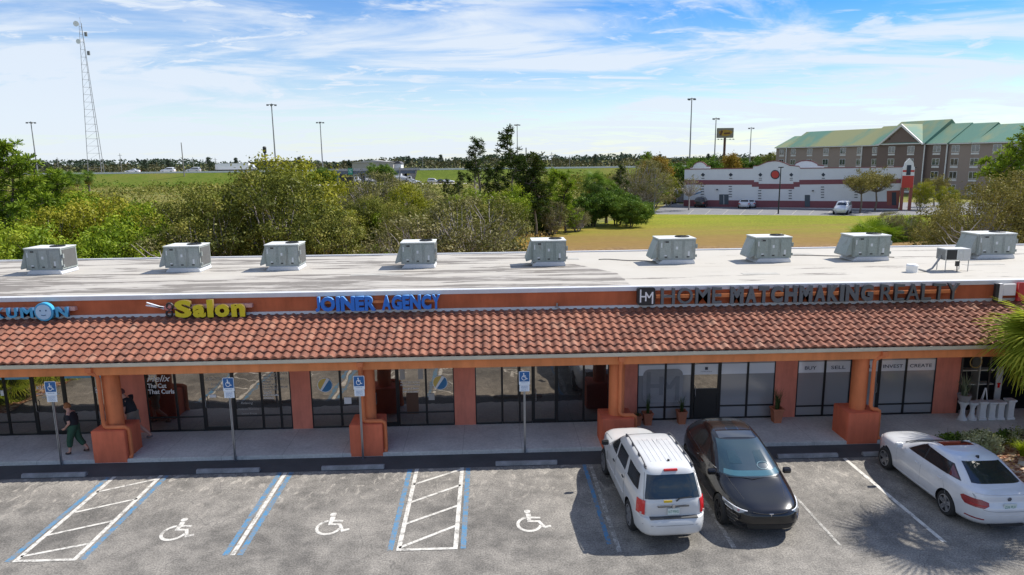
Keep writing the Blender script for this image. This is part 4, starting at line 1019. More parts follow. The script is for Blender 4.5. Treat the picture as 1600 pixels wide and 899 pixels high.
# ---------------- black electric car (front towards us)
def black_car():
    t = thing('parked_car', 'glossy black car with a long blue tinted windshield, parked nose out towards us', 'car', (6.5, 17.08, 0), R(180-1.2)); t.scale = (.96, 1, 1)
    cs = CarShape([(.22, 2.30, -2.30, .90, 4.6, 4), (.32, 2.42, -2.42, .97, 4.4, 4), (.50, 2.50, -2.48, 1.0, 4.2, 4), (.66, 2.49, -2.48, 1.01, 4.0, 4), (.76, 2.42, -2.46, 1.0, 4.0, 4), (.84, 2.25, -2.44, .985, 4.0, 4), (.92, 1.95, -2.42, .965, 4.0, 4),
                   (1.0, 1.60, -2.40, .945, 4, 4), (1.05, 1.42, -2.36, .92, 4.2, 4), (1.12, 1.24, -2.28, .895, 4.2, 4), (1.30, .82, -2.0, .80, 4, 4), (1.48, .30, -1.66, .70, 3.8, 4), (1.57, -.06, -1.42, .63, 3.6, 4), (1.62, -.36, -1.15, .54, 3.4, 3.6), (1.65, -.6, -.95, .36, 3, 3), (1.655, -.7, -.85, .1, 2.5, 2.5)], -.6, 5)
    mk_body(cs, P_BLACK, [(1.50, .40, .37), (-1.47, .40, .37)], t)
    for sg in (-1, 1):
        f = lambda y, z: cs.side(y, z, sg)
        panel('side_window', quadmap([(.72, 1.13), (-.28, 1.13), (-.28, 1.50), (.12, 1.46)], f), .005, M_CARGL, t)
        panel('side_window', quadmap([(-.36, 1.13), (-1.45, 1.14), (-1.15, 1.44), (-.36, 1.50)], f), .005, M_CARGL, t)
        strip('chrome_trim', [cs.side(y, 1.115, sg)+Vector((sg*.004, 0, 0)) for y in np.linspace(.82, -1.6, 14)], .008, M_CHROME, t)
        for y0_ in (.85, -.32, -1.25): strip('door_seam', [cs.side(y0_, z, sg) for z in (.4, .6, .8, 1.0, 1.1)], .004, M_SEAM, t)
        handle(t, cs, .02, .95, sg, M_CHROME, .2); handle(t, cs, -.5, .97, sg, M_CHROME, .2)
        strip('sill_trim', [cs.side(y, .36, sg)+Vector((sg*.004, 0, 0)) for y in np.linspace(1.0, -1.0, 8)], .012, M_CHROME, t)
        m = mirror(t, sg*.895, .95, 1.08, sg, P_BLACK, 1.0)
        mb = MB(); mb.box(.02, .18, -.075, -.068, -.04, .05); g_ = mb.build('mirror_glass', M_CHROME, m)
        # headlamps sweep round the corner
        G_ = []
        for z, a0, a1 in ((.665, 53, 41), (.71, 57, 39), (.755, 61, 39)):
            r = cs.row(cs.uz(z)); row = []
            for k in range(9):
                a = R(a0+(a1-a0)*k/8); c_, d_ = math.cos(a), math.sin(a); n = r[4]; m_ = (abs(c_)**n+abs(d_)**n)**(1/n)
                row.append(Vector((sg*r[3]*c_/m_, cs.ym+(r[1]-cs.ym)*d_/m_, z)))
            G_.append(row)
        panel('headlamp', G_, .006, M('clear_headlamp', (.22, .24, .26), .05, .3, coat=1), t)
        strip('running_light', [v+Vector((0, .012, .0)) for v in G_[2]], .012, M('lamp_white', (.8, .82, .85), .2), t)
        strip('running_light', [v+Vector((0, .012, .0)) for v in G_[0][4:]], .008, M('lamp_white'), t)
        G2 = []
        for z, a0, a1 in ((.42, 50, 43), (.50, 52, 42), (.58, 52, 42)):
            r = cs.row(cs.uz(z)); row = []
            for k in range(6):
                a = R(a0+(a1-a0)*k/5); c_, d_ = math.cos(a), math.sin(a); n = r[4]; m_ = (abs(c_)**n+abs(d_)**n)**(1/n)
                row.append(Vector((sg*r[3]*c_/m_, cs.ym+(r[1]-cs.ym)*d_/m_, z)))
            G2.append(row)
        panel('fog_lamp_recess', G2, .004, M_BLACKP, t)
        for rr in (G2[0], G2[1], G2[2]): strip('fog_lamp_bar', [v+Vector((0, .012, .0)) for v in rr], .006, M_CHROME, t)
        for y in (1.50, -1.47): wheel(t, sg*.845, y, .37, .25, sg, 5, M('dark_alloy', (.1, .1, .105), .3, .8), .07, twin=True)
    ft = lambda x, z: cs.end(x, z)
    panel('windshield', quadmap([(-.80, 1.085), (.80, 1.085), (.58, 1.545), (-.58, 1.545)], ft, 16, 10), .005, M_CARGL2, t)
    # dark header band, roof glass in three panes with pale joints
    def rp(x0, x1, ya, yb): return [[cs.top(x, y) for x in np.linspace(x0, x1, 6)] for y in np.linspace(ya, yb, 6)]
    panel('windshield_header', rp(-.50, .50, -.04, -.36), .007, M('tinted_header', (.04, .045, .05), .08, coat=1), t)
    for a, b in ((-.50, -.17), (-.15, .15), (.17, .50)): panel('roof_glass', rp(a, b, -.42, -1.1), .006, M_ROOFGL if abs(a+b) > .1 else M_CARGL, t)
    for x in (-.16, .16, -.515, .515): strip('roof_joint', [cs.top(x, y)+Vector((0, 0, .004)) for y in np.linspace(-.40, -1.12, 6)], .006, M_CHROME, t)
    strip('roof_joint', [cs.top(x, -.39)+Vector((0, 0, .004)) for x in np.linspace(-.52, .52, 8)], .007, M_CHROME, t)
    # interior seen through the tinted glass: pale dash, steering wheel and seats standing just in the tint
    panel('dashboard', quadmap([(-.72, 1.10), (.72, 1.10), (.68, 1.17), (-.68, 1.17)], ft, 12, 3), .0085, M('pale_blue_dash', (.05, .13, .16), .15, coat=1), t)
    for x in (-.34, .34): panel('seat_back', quadmap([(x-.16, 1.26), (x+.16, 1.26), (x+.11, 1.42), (x-.11, 1.42)], ft, 6, 5), .0075, M('seat_seen_through_glass', (.02, .045, .055), .15, coat=1), t)
    mb = MB(); mb.tube([cs.end(-.34+.15*math.cos(a), 1.235+.05*math.sin(a))+Vector((0, .012, .004)) for a in np.linspace(0, 2*math.pi, 19)], .009, 5); mb.build('steering_wheel', M('wheel_blue', (.16, .27, .31), .3), t)
    mb = MB(); mb.tube([cs.end(.1, 1.065)+Vector((0, .02, .01)), cs.end(-.65, 1.075)+Vector((0, .03, .01))], .008, 5); mb.build('wiper', M_BLACKP, t)
    mb = MB(); mb.tube([cs.end(.65, 1.075)+Vector((0, .03, .01)), cs.end(.1, 1.08)+Vector((0, .03, .014))], .008, 5); mb.build('wiper', M_BLACKP, t)
    # nose: chrome T in a slim recess, lower intake, chin
    strip('nose_line', [cs.end(x, .715+.03*(x/.42)**2)+Vector((0, .004, 0)) for x in np.linspace(-.42, .42, 11)], .010, M('nose_recess', (.004, .004, .004), .5), t)
    p = cs.end(0, .70); mb = MB(); mb.prism([(-.05, .045), (.05, .045), (.05, .03), (.01, .03), (0, -.045), (-.01, .03), (-.05, .03)], 0, .012, 'Y'); e_ = mb.build('emblem', M_CHROME, t); e_.location = (0, p.y+.006, p.z); e_.rotation_euler.x = R(-12)
    panel('lower_intake', quadmap([(-.52, .33), (.52, .33), (.56, .45), (-.56, .45)], ft, 10, 3), .004, M_RUB, t)
    strip('intake_trim', [cs.end(x, .47)+Vector((0, .006, 0)) for x in np.linspace(-.6, .6, 10)], .008, M('dark_trim', (.05, .05, .055), .2, .8), t)
    for sg in (-1, 1): strip('bonnet_seam', [cs.top(sg*(.52+.2*(2.0-y)), y) for y in np.linspace(1.15, 2.05, 8)], .004, M_SEAM, t)
    er = lambda x, z: cs.end(x, z, True)
    panel('rear_window', quadmap([(-.6, 1.2), (.6, 1.2), (.55, 1.5), (-.55, 1.5)], er, 8, 4), .005, M_CARGL, t)
    for sg in (-1, 1): panel('tail_lamp', quadmap([(sg*.4, .95), (sg*.85, .95), (sg*.85, 1.05), (sg*.4, 1.03)], er, 5, 2), .006, M_RED, t)
    return t
black_car()

# ---------------- white saloon (rear three-quarter)
def white_saloon():
    t = thing('parked_car', 'small white saloon with a dark sunroof and ten spoke wheels, parked by the planting bed', 'car', (12.15, 16.93, 0), R(.3))
    cs = CarShape([(.20, 2.15, -2.15, .80, 3.6, 4.4), (.28, 2.24, -2.24, .86, 3.6, 4.4), (.45, 2.30, -2.30, .885, 3.5, 4.4), (.62, 2.29, -2.31, .89, 3.5, 4.6), (.74, 2.22, -2.27, .885, 3.5, 4.8), (.82, 2.08, -2.24, .88, 3.5, 5), (.89, 1.70, -2.23, .87, 3.8, 5), (.945, 1.15, -2.22, .855, 4.2, 5),
                   (.98, .98, -2.20, .84, 4.5, 5), (1.01, .90, -2.12, .82, 4.6, 4.6), (1.035, .84, -1.98, .805, 4.6, 4.6), (1.07, .76, -1.88, .785, 4.6, 4.8), (1.22, .43, -1.56, .715, 4.6, 4.8), (1.35, .10, -1.26, .65, 4.6, 4.8), (1.40, -.06, -1.13, .61, 4.4, 4.6), (1.43, -.2, -.98, .50, 4, 4), (1.445, -.3, -.8, .32, 3, 3), (1.448, -.4, -.65, .08, 3, 3)], -.5, 5)
    mk_body(cs, P_WHITE, [(1.37, .365, .32), (-1.28, .365, .32)], t)
    for sg in (-1, 1):
        f = lambda y, z: cs.side(y, z, sg)
        panel('window_surround', quadmap([(.46, 1.025), (-1.60, 1.055), (-1.16, 1.31), (-.02, 1.36)], f, 16, 5), .002, M_BLACKP, t)
        panel('side_window', quadmap([(.42, 1.035), (-.22, 1.035), (-.22, 1.35), (-.03, 1.345)], f), .005, M_CARGL, t)
        panel('side_window', quadmap([(-.28, 1.035), (-1.18, 1.045), (-1.10, 1.31), (-.28, 1.35)], f), .005, M_CARGL, t)
        panel('side_window', quadmap([(-1.22, 1.055), (-1.54, 1.075), (-1.28, 1.22), (-1.15, 1.29)], f), .005, M('reddish_quarter_glass', (.10, .012, .02), .1, coat=1), t)
        for y0_, a_ in ((.86, .1), (-.25, 0), (-1.12, .5)):
            strip('door_seam', [cs.side(y0_-(a_*(.9-z) if z < .9 else 0), z, sg) for z in (.32, .5, .7, .85, .98)], .004, M('grey_gap', (.22, .23, .24), .8), t)
        strip('body_crease', [cs.side(y, .80, sg)+Vector((sg*.001, 0, 0)) for y in np.linspace(1.2, -1.9, 14)], .005, P_WHITE, t)
        handle(t, cs, -.08, .86, sg, P_WHITE); handle(t, cs, -1.0, .87, sg, P_WHITE)
        mirror(t, sg*.86, .62, 1.04, sg, P_WHITE, .9)
        strip('sill_line', [cs.side(y, .30, sg)+Vector((sg*.003, 0, 0)) for y in np.linspace(.9, -.85, 8)], .01, P_WHITE, t)
        G_ = []
        for z, a0, a1 in ((.66, 40, 56), (.72, 38, 61), (.80, 37, 61), (.85, 39, 54)):
            r = cs.row(cs.uz(z)); row = []
            for k in range(9):
                a = R(a0+(a1-a0)*k/8); c_, d_ = math.cos(a), math.sin(a); n = r[5]; m_ = (abs(c_)**n+abs(d_)**n)**(1/n)
                row.append(Vector((sg*r[3]*c_/m_, cs.ym+(r[2]-cs.ym)*d_/m_, z)))
            G_.append(row)
        panel('tail_lamp', G_, .01, M_DRED, t)
        strip('lamp_highlight', [v+Vector((0, -.014, 0)) for v in G_[1][2:8]], .01, M_RED, t)
        G2 = [[cs.end(sg*x, z, True) for x in np.linspace(.55, .80, 5)] for z in (.36, .39)]
        panel('bumper_reflector', G2, .006, M_DRED, t)
        for y in (1.37, -1.28): wheel(t, sg*.765, y, .32, .22, sg, 5, M_ALLOY, .085, twin=True)
    er = lambda x, z: cs.end(x, z, True)
    panel('rear_window', quadmap([(-.60, 1.085), (.60, 1.085), (.47, 1.375), (-.47, 1.375)], er, 12, 8), .006, M_CARGL, t)
    panel('windshield', quadmap([(-.58, 1.04), (.58, 1.04), (.44, 1.36), (-.44, 1.36)], lambda x, z: cs.end(x, z), 12, 8), .005, M_CARGL, t)
    panel('sunroof', [[cs.top(x, y) for x in np.linspace(-.40, .40, 6)] for y in np.linspace(-.02, -.40, 5)], .006, M('dark_red_roof_glass', (.07, .012, .012), .06, coat=1), t)
    mb = MB(); p = cs.top(.02, -1.05); mb.prism([(p.y+.07, p.z-.015), (p.y-.06, p.z-.02), (p.y-.06, p.z+.06), (p.y-.03, p.z+.06)], -.02, .02, 'X'); mb.build('antenna_fin', M_BLACKP, t)
    # boot lid seams, badge, plate, bumper
    for sg in (-1, 1):
        strip('boot_seam', [cs.top(sg*.72, y) for y in (-1.98, -2.06, -2.12)]+[cs.end(sg*x, z, True)+Vector((0, -.002, 0)) for x, z in ((.74, .95), (.72, .87), (.60, .64))], .004, M('grey_gap'), t)
    strip('boot_seam', [cs.end(x, .60+.03*(x/.6)**4, True)+Vector((0, -.002, 0)) for x in np.linspace(-.6, .6, 11)], .005, M('grey_gap'), t)
    plate(t, 0, cs.end(0, .73, True).y-.016, .715, 'Z36 PLV')
    mb = MB(); p = cs.end(0, .88, True); mb.lathe([(.05, 0), (.05, .012), (.035, .016)], (0, p.y-.016, .885), 18, 'Y'); mb.build('emblem', M_CHROME, t)
    strip('boot_lip', [cs.end(x, .975, True)+Vector((0, -.002, .0)) for x in np.linspace(-.7, .7, 12)], .012, P_WHITE, t)
    strip('bumper_crease', [cs.end(x, .50, True)+Vector((0, -.002, 0)) for x in np.linspace(-.8, .8, 12)], .006, P_WHITE, t)
    mb = MB(); mb.box(-.4, .4, -2.25, -2.1, .20, .25); mb.build('rear_valance', M_BLACKP, t)
    for x in (.45, .55): mb = MB(); mb.tube([(x, -2.1, .24), (x, -2.27, .24)], .03, 10); mb.build('exhaust_tip', M_CHROME, t)
    mb = MB(); q = [cs.end(x, 1.0)+Vector((0, .03, .012)) for x in np.linspace(-.6, .6, 8)]; mb.tube(q, .012, 5); mb.build('wiper', M_BLACKP, t)
    for sg in (-1, 1): panel('headlamp', quadmap([(sg*.5, .62), (sg*.8, .62), (sg*.8, .74), (sg*.5, .72)], lambda x, z: cs.end(x, z), 5, 2), .006, M('headlamp_lens'), t)
    return t
white_saloon()

# ================================================================== PEOPLE
def skin(name, verts, edges, mat, parent, sub=2, root=0):
    """verts: (x,y,z,rx[,ry]) joints; grows one continuous surface"""
    me = bpy.data.meshes.new(name); me.from_pydata([v[:3] for v in verts], edges, [])
    o = bpy.data.objects.new(name, me); COL.objects.link(o)
    bm = bmesh.new(); bm.from_mesh(me); lay = bm.verts.layers.skin.verify(); bm.verts.ensure_lookup_table()
    for i, v in enumerate(bm.verts): v[lay].radius = (verts[i][3], verts[i][3]); v[lay].use_root = (i == root)
    bm.to_mesh(me); bm.free()
    md = o.modifiers.new('s', 'SKIN'); md.use_smooth_shade = True
    ms = o.modifiers.new('ss', 'SUBSURF'); ms.levels = sub; ms.render_levels = sub
    r = eval_mesh(o); bpy.data.objects.remove(o)
    r.materials.clear(); r.materials.append(mat); r.polygons.foreach_set('use_smooth', [True]*len(r.polygons)); r.name = name
    return link(name, r, parent)
M_SKIN = M('skin', (.55, .30, .22), .55, var=.06)
def figure(label, loc, rz, sc, J, shirt, legs, hair, hat=None, shorts=False, shoe=M_BLACKP, belly=0, leg_w=1.0, sleeve=.5):
    """J: joints in metres for a 1.75 m figure facing +X. Body skin mesh, then garments as its children."""
    t = thing('person', label, 'person', loc, rz); t.scale = (sc,)*3
    V = []; Ed = []
    def a(p, r, par=None):
        V.append((*p, r)); i = len(V)-1
        if par is not None: Ed.append((par, i))
        return i
    pel = a(J['pelvis'], .13); ch = a(J['chest'], .15, pel); nk = a(J['neck'], .06, ch)
    hd = Vector(J['head']); n2 = a((hd*.6+Vector(J['neck'])*.4)[:], .055, nk); h1 = a((hd+Vector((.01, 0, -.03)))[:], .078, n2); h2 = a((hd+Vector((0, 0, .06)))[:], .086, h1)
    fwd = Vector(J.get('face', (1, 0, 0)))
    nose = a((hd+fwd*.098+Vector((0, 0, -.0)))[:], .014, h1)
    for s_ in ('L', 'R'):
        sh = a(J['sh'+s_], .062, ch); el = a(J['el'+s_], .045, sh); wr = a(J['wr'+s_], .028, el)
        d = (Vector(J['wr'+s_])-Vector(J['el'+s_])).normalized(); pm = Vector(J['wr'+s_])+d*.07; palm = a(pm[:], .03, wr)
        lat = Vector((1, 0, 0)) if abs(d.x) < .8 else Vector((0, 0, 1))
        for k, (o_, ln_) in enumerate(((-.03, .065), (-.01, .08), (.01, .075), (.03, .06))):
            f1 = a((pm+lat*o_+d*ln_*.55)[:], .010, palm); a((pm+lat*o_+d*ln_+Vector((.012, 0, 0)))[:], .008, f1)
        th = a((pm+lat*.045-d*.02+fwd*.02)[:], .011, palm); a((pm+lat*.06+d*.02+fwd*.03)[:], .009, th)
        hp = a(J['hip'+s_], .095*leg_w, pel); kn = a(J['kn'+s_], .06, hp); cf = a((Vector(J['kn'+s_])*.6+Vector(J['an'+s_])*.4)[:], .058, kn); an = a(J['an'+s_], .038, cf)
        ft = a((Vector(J['an'+s_])+Vector((.11, 0, -.05)))[:], .03, an)
    body = skin('body', V, Ed, M_SKIN, t, 2)
    # shirt
    V2 = []; E2 = []
    def b(p, r, par=None):
        V2.append((*p, r)); i = len(V2)-1
        if par is not None: E2.append((par, i))
        return i
    P_ = Vector(J['pelvis']); C_ = Vector(J['chest']); w0 = b((P_+Vector((0, 0, -.05)))[:], (.17+belly)); w1 = b((P_*.5+C_*.5+Vector((belly*.6, 0, 0)))[:], .165+belly, w0); c1 = b(C_[:], .172, w1); c2 = b((C_*.45+Vector(J['neck'])*.55)[:], .10, c1)
    for s_ in ('L', 'R'):
        sh = b(J['sh'+s_], .088, c1); b((Vector(J['sh'+s_])*(1-sleeve)+Vector(J['el'+s_])*sleeve)[:], .068, sh)
    skin('shirt', V2, E2, shirt, body, 2)
    V2 = []; E2 = []
    w00 = b((P_+Vector((0, 0, .14)))[:], .155+belly*.5); w0 = b((P_+Vector((0, 0, .02)))[:], .165+belly*.6, w00)
    for s_ in ('L', 'R'):
        hp = b(J['hip'+s_], .118*leg_w, w0); kn = Vector(J['kn'+s_]); an = Vector(J['an'+s_])
        if shorts: b((kn+Vector((0, 0, .03)))[:], .095*leg_w, hp)
        else:
            k2 = b(kn[:], .092*leg_w, hp); b((kn*.35+an*.65)[:], .078*leg_w, k2)
    skin('shorts' if shorts else 'trousers', V2, E2, legs, body, 2)
    for s_ in ('L', 'R'):
        an = Vector(J['an'+s_]); V2 = []; E2 = []; q = b((an+Vector((-.03, 0, -.035)))[:], .045); q2 = b((an+Vector((.08, 0, -.055)))[:], .042, q); b((an+Vector((.16, 0, -.062)))[:], .036, q2)
        skin('shoe', V2, E2, shoe, body, 2)
    # hair or cap
    mb = MB(); ring = []
    for i in range(9):
        ph = math.pi/2*i/8*1.15; row = []
        for k in range(18):
            th = 2*math.pi*k/18; r_ = .112 if not hat else .106
            dn = 1.0 if math.cos(th-math.atan2(fwd.y, fwd.x)) < .35 else .55
            row.append((hd.x-.012*fwd.x+r_*math.sin(ph*dn+.0)*math.cos(th)*(1.05), hd.y-.012*fwd.y+r_*math.sin(ph*dn)*math.sin(th), hd.z+.045+r_*math.cos(ph*dn*1.12)*1.0))
        ring.append(row)
    mb.grid(ring, closed=True); mb.build('hair' if not hat else 'cap', hair if not hat else hat, body, smooth=True)
    if hat:
        mb = MB(); c_ = hd+fwd*.12+Vector((0, 0, .06)); lat = Vector((-fwd.y, fwd.x, 0)).normalized()
        mb.prism([(c_.x+lat.x*.07, c_.y+lat.y*.07), (c_.x+fwd.x*.06+lat.x*.03, c_.y+fwd.y*.06+lat.y*.03), (c_.x+fwd.x*.06-lat.x*.03, c_.y+fwd.y*.06-lat.y*.03), (c_.x-lat.x*.07, c_.y-lat.y*.07)], c_.z, c_.z+.012, 'Z'); mb.build('cap_peak', hat, body)
    # face marks: eyes, mouth, ears
    lat = Vector((-fwd.y, fwd.x, 0)).normalized(); mb = MB()
    for s2 in (-1, 1): c_ = hd+fwd*.083+lat*.032*s2+Vector((0, 0, .025)); mb.lathe([(.011, -.004), (.011, .004)], c_[:], 8, 'Z')
    mb.build('eyes', M('dark_eye', (.03, .02, .02), .3), body)
    mb = MB(); c_ = hd+fwd*.085+Vector((0, 0, -.05)); mb.obox(c_, (.012, .045, .01)); mb.build('mouth', M('lips', (.4, .12, .1), .5), body)
    for s2 in (-1, 1):
        mb = MB(); c_ = hd+lat*.085*s2; mb.obox(c_, (.04, .02, .06)); mb.build('ear', M_SKIN, body, bevel=.008, smooth=True)
    return t
def smooth_v(p): return p
# woman: mid stride to the left, head slightly bowed; local +X is her walking direction
J = dict(pelvis=(0, 0, .95), chest=(.05, 0, 1.27), neck=(.09, 0, 1.47), head=(.14, 0, 1.60), face=(.95, 0, -.2),
         shL=(.06, .17, 1.38), shR=(.06, -.17, 1.38), elL=(-.02, .25, 1.12), elR=(.02, -.25, 1.12), wrL=(.14, .2, .97), wrR=(.18, -.2, .95),
         hipL=(.0, .09, .88), hipR=(0, -.09, .88), knL=(.12, .09, .50), knR=(-.06, -.10, .48), anL=(.16, .09, .1), anR=(-.32, -.1, .13))
figure('person with short red hair, black top and green trousers walking left', (-12.82, 20.52, .12), R(180), .94, J,
       M('black_jersey', (.018, .018, .022), .9), M('dark_green_cotton', (.03, .085, .05), .9), M('red_hair', (.32, .12, .04), .8), belly=.03, leg_w=1.12, shoe=M('brown_sandal', (.06, .035, .03), .7), sleeve=.75)
# man: leaning forward, walking left behind the pedestal
J = dict(pelvis=(-.05, 0, .93), chest=(.05, 0, 1.26), neck=(.14, 0, 1.46), head=(.23, 0, 1.57), face=(.85, 0, -.5),
         shL=(.08, .19, 1.38), shR=(.08, -.19, 1.38), elL=(.06, .25, 1.09), elR=(.08, -.25, 1.09), wrL=(.18, .22, .86), wrR=(.2, -.22, .86),
         hipL=(-.06, .1, .86), hipR=(-.06, -.1, .86), knL=(.10, .1, .48), knR=(-.14, -.1, .48), anL=(.06, .1, .1), anR=(-.50, -.1, .16))
figure('person in a cap, charcoal shirt and khaki shorts leaning forward beside the left pedestal', (-11.5, 21.35, .12), R(180), 1.04, J,
       M('charcoal_shirt', (.025, .028, .034), .9), M('khaki_shorts', (.24, .2, .16), .9), M('grey_hair', (.3, .28, .26), .9), hat=M('maroon_cap', (.14, .06, .06), .8), shorts=True, belly=.035, shoe=M('grey_trainer', (.16, .15, .15), .8), sleeve=.65)

# ================================================================== POTS, PEDESTALS, SHOP GOODS
def blades(mb, c, n, h, spread, wd, seed, droop=.3, m=0):
    r = random.Random(seed)
    for k in range(n):
        a = r.uniform(0, 2*math.pi); hh = h*r.uniform(.6, 1.1); sp = spread*r.uniform(.2, 1); pts = []
        b0 = Vector((c[0]+r.uniform(-.05, .05), c[1]+r.uniform(-.05, .05), c[2])); d = Vector((math.cos(a), math.sin(a), 0)); lat = Vector((-d.y, d.x, 0))*wd
        prev = None
        for i in range(5):
            u = i/4; p = b0+d*(sp*u**1.4)+Vector((0, 0, hh*(u-droop*u*u*u))); w_ = (1-u*.9)
            row = (p-lat*w_, p+lat*w_)
            if prev: mb.add([prev[0], prev[1], row[1], row[0]], [(0, 1, 2, 3)], m)
            prev = row
def leafmat(name, a, b_, c_, transl=.3, rough=.6):
    g = NG(name); at = g.n('ShaderNodeAttribute', attribute_name='tint'); oi = g.n('ShaderNodeObjectInfo')
    f = g.math('ADD', g.math('MULTIPLY', at.outputs['Fac'], .8), g.math('MULTIPLY', oi.outputs['Random'], .2), clamp=True)
    c = g.ramp(f, [(0, a), (.5, b_), (1, c_)])
    d = g.n('ShaderNodeBsdfDiffuse'); g.L.new(c, d.inputs[0]); t = g.n('ShaderNodeBsdfTranslucent'); g.L.new(g.mix(1.0, c, (1.15, 1.2, .7), 'MULTIPLY'), t.inputs[0])
    gl = g.n('ShaderNodeBsdfGlossy'); gl.inputs['Roughness'].default_value = .45; gl.inputs[0].default_value = (.6, .6, .6, 1)
    m1 = g.n('ShaderNodeMixShader'); m1.inputs[0].default_value = transl; g.L.new(d.outputs[0], m1.inputs[1]); g.L.new(t.outputs[0], m1.inputs[2])
    m2 = g.n('ShaderNodeMixShader'); m2.inputs[0].default_value = .012; g.L.new(m1.outputs[0], m2.inputs[1]); g.L.new(gl.outputs[0], m2.inputs[2])
    g.L.new(m2.outputs[0], g.out.inputs[0]); MATS[name] = g.m; return g.m
def tint(me, seed=0, per=1):
    n = len(me.polygons); r = np.random.default_rng(seed).random((n+per-1)//per).repeat(per)[:n]
    a = me.attributes.new('tint', 'FLOAT', 'FACE'); a.data.foreach_set('value', r.astype('f4'))
L_SPIKE = leafmat('spiky_leaf', (.03, .06, .02), (.07, .12, .04), (.16, .2, .07))
L_SNAKE = leafmat('snake_plant_leaf', (.10, .13, .09), (.22, .26, .17), (.4, .42, .28))
def pot(label, x, y, w0, w1, h, plant_h, seed, n=28, mat=L_SPIKE, lathe=False, potm=M_POT, wd=.012, spread=.3):
    t = thing('potted_plant', label, 'potted plant', (x, y, .12))
    mb = MB(); q = 4 if not lathe else 18; ro = math.pi/4
    if lathe: mb.lathe([(w0, 0), (w1, h*.9), (w1*1.1, h*.9), (w1*1.1, h), (w1*.9, h), (w1*.85, h-.04)], n=18)
    else:
        mb.add([(sx*w_, sy*w_, z) for w_, z in ((w0, 0), (w1, h), (w1*1.12, h), (w1*1.12, h+.05), (w1*.9, h+.05), (w1*.85, h-.03)) for sx, sy in ((-1, -1), (1, -1), (1, 1), (-1, 1))],
               [(4*i+k, 4*i+(k+1) % 4, 4*i+4+(k+1) % 4, 4*i+4+k) for i in range(5) for k in range(4)]+[(20, 21, 22, 23), (3, 2, 1, 0)])
    mb.build('pot', potm, t)
    mb = MB(); blades(mb, (0, 0, h-.02), n, plant_h, spread, wd, seed); me = mb.mesh('foliage', mat); tint(me, seed, 4); link('foliage', me, t)
    return t
pot('small terracotta pot with low spiky leaves between the third column and the realty window', 4.85, 21.72, .1, .13, .3, .28, 1, 26)
pot('taller terracotta pot with thin dark blades at the left edge of the realty window', 5.2, 21.75, .11, .15, .38, .95, 2, 26, spread=.25)
pot('terracotta pot with thin upright grass below the etched HM window', 6.35, 21.78, .11, .15, .4, .75, 3, 40, spread=.25)
pot('terracotta pot with tall dark grass at the right end of the frosted windows', 9.55, 21.7, .12, .17, .45, 1.0, 4, 50, spread=.3)
def pedestal_white(label, x, y, kind, h=.62, w_=.12):
    t = thing('display_pedestal', label, 'pedestal', (x, y, .12), 0, 'white display pedestals in a row before the gift shop')
    mb = MB()
    if kind == 'round': mb.lathe([(w_*1.25, 0), (w_*1.25, .05), (w_*.9, .09), (w_*.6, .2), (w_*.55, h*.6), (w_*.8, h-.12), (w_*1.3, h-.06), (w_*1.35, h)], n=18)
    else:
        mb.add([(sx*q, sy*q, z) for q, z in ((w_*1.2, 0), (w_*1.2, .06), (w_*.95, .08), (w_*.85, h*.5), (w_*.95, h-.09), (w_*1.25, h-.05), (w_*1.25, h)) for sx, sy in ((-1, -1), (1, -1), (1, 1), (-1, 1))],
               [(4*i+k, 4*i+(k+1) % 4, 4*i+4+(k+1) % 4, 4*i+4+k) for i in range(6) for k in range(4)]+[(24, 25, 26, 27), (3, 2, 1, 0)])
    mb.build('pedestal_body', M('white_plaster', (.62, .62, .61), .8, var=.1), t, smooth=(kind == 'round'), bevel=0 if kind == 'round' else .008)
for i, (x, kd, h, lab) in enumerate(((15.8, 'round', .64, 'waisted white pedestal carrying the snake plant, leftmost of the row'), (16.13, 'round', .62, 'waisted white pedestal second from the left, with nothing on it'), (16.44, 'sq', .64, 'square white pedestal third from the left in the row'),
                                    (16.76, 'sq', .62, 'square white pedestal fourth from the left in the row'), (17.06, 'sq', .62, 'square white pedestal second from the right in the row'), (17.4, 'sq', .68, 'tallest square cream pedestal at the right end of the row'))):
    pedestal_white(lab, x, 21.52, kd, h, .125 if kd == 'round' else .115)
t = thing('potted_plant', 'snake plant with broad upright leaves in a grey bowl on the leftmost white pedestal', 'potted plant', (15.8, 21.52, .76))
mb = MB(); mb.lathe([(.13, .003), (.19, .12), (.22, .24), (.2, .24), (.18, .2)], n=18); mb.build('pot', M('grey_stoneware', (.3, .27, .26), .7), t, smooth=True)
mb = MB(); blades(mb, (0, 0, .2), 30, .85, .32, .035, 9, .15); me = mb.mesh('foliage', L_SNAKE); tint(me, 3, 4); link('foliage', me, t)
t = thing('hoop_wreath', 'thin golden hoop wreath hanging in the open gift shop front', 'wreath', (16.35, 21.9, 2.0))
mb = MB(); mb.tube([(.2*math.cos(a), 0, .2*math.sin(a)) for a in np.linspace(0, 2*math.pi, 25)], .014, 6); mb.build('hoop', M('gold_hoop', (.45, .3, .08), .5), t, smooth=True)
mb = MB(); mb.tube([(0, 0, .2), (0, 0, .42)], .004, 4); mb.build('cord', M_GALV, t)
t = thing('display_board', 'tall narrow grey board with a red motif leaning in the gift shop front', 'board', (17.35, 22.05, .14))
mb = MB(); mb.box(-.11, .11, 0, .03, .1, 1.62); mb.build('board', M('pale_grey_board', (.38, .38, .36), .7), t); mb = MB(); mb.obox((0, -.004, .95), (.08, .006, .14)); mb.obox((.0, -.005, 1.03), (.12, .005, .05)); mb.build('red_motif', M_RED, t)
t = thing('folding_easel', 'white folding easel standing among the pedestals in the gift shop front', 'easel', (16.75, 21.85, .14))
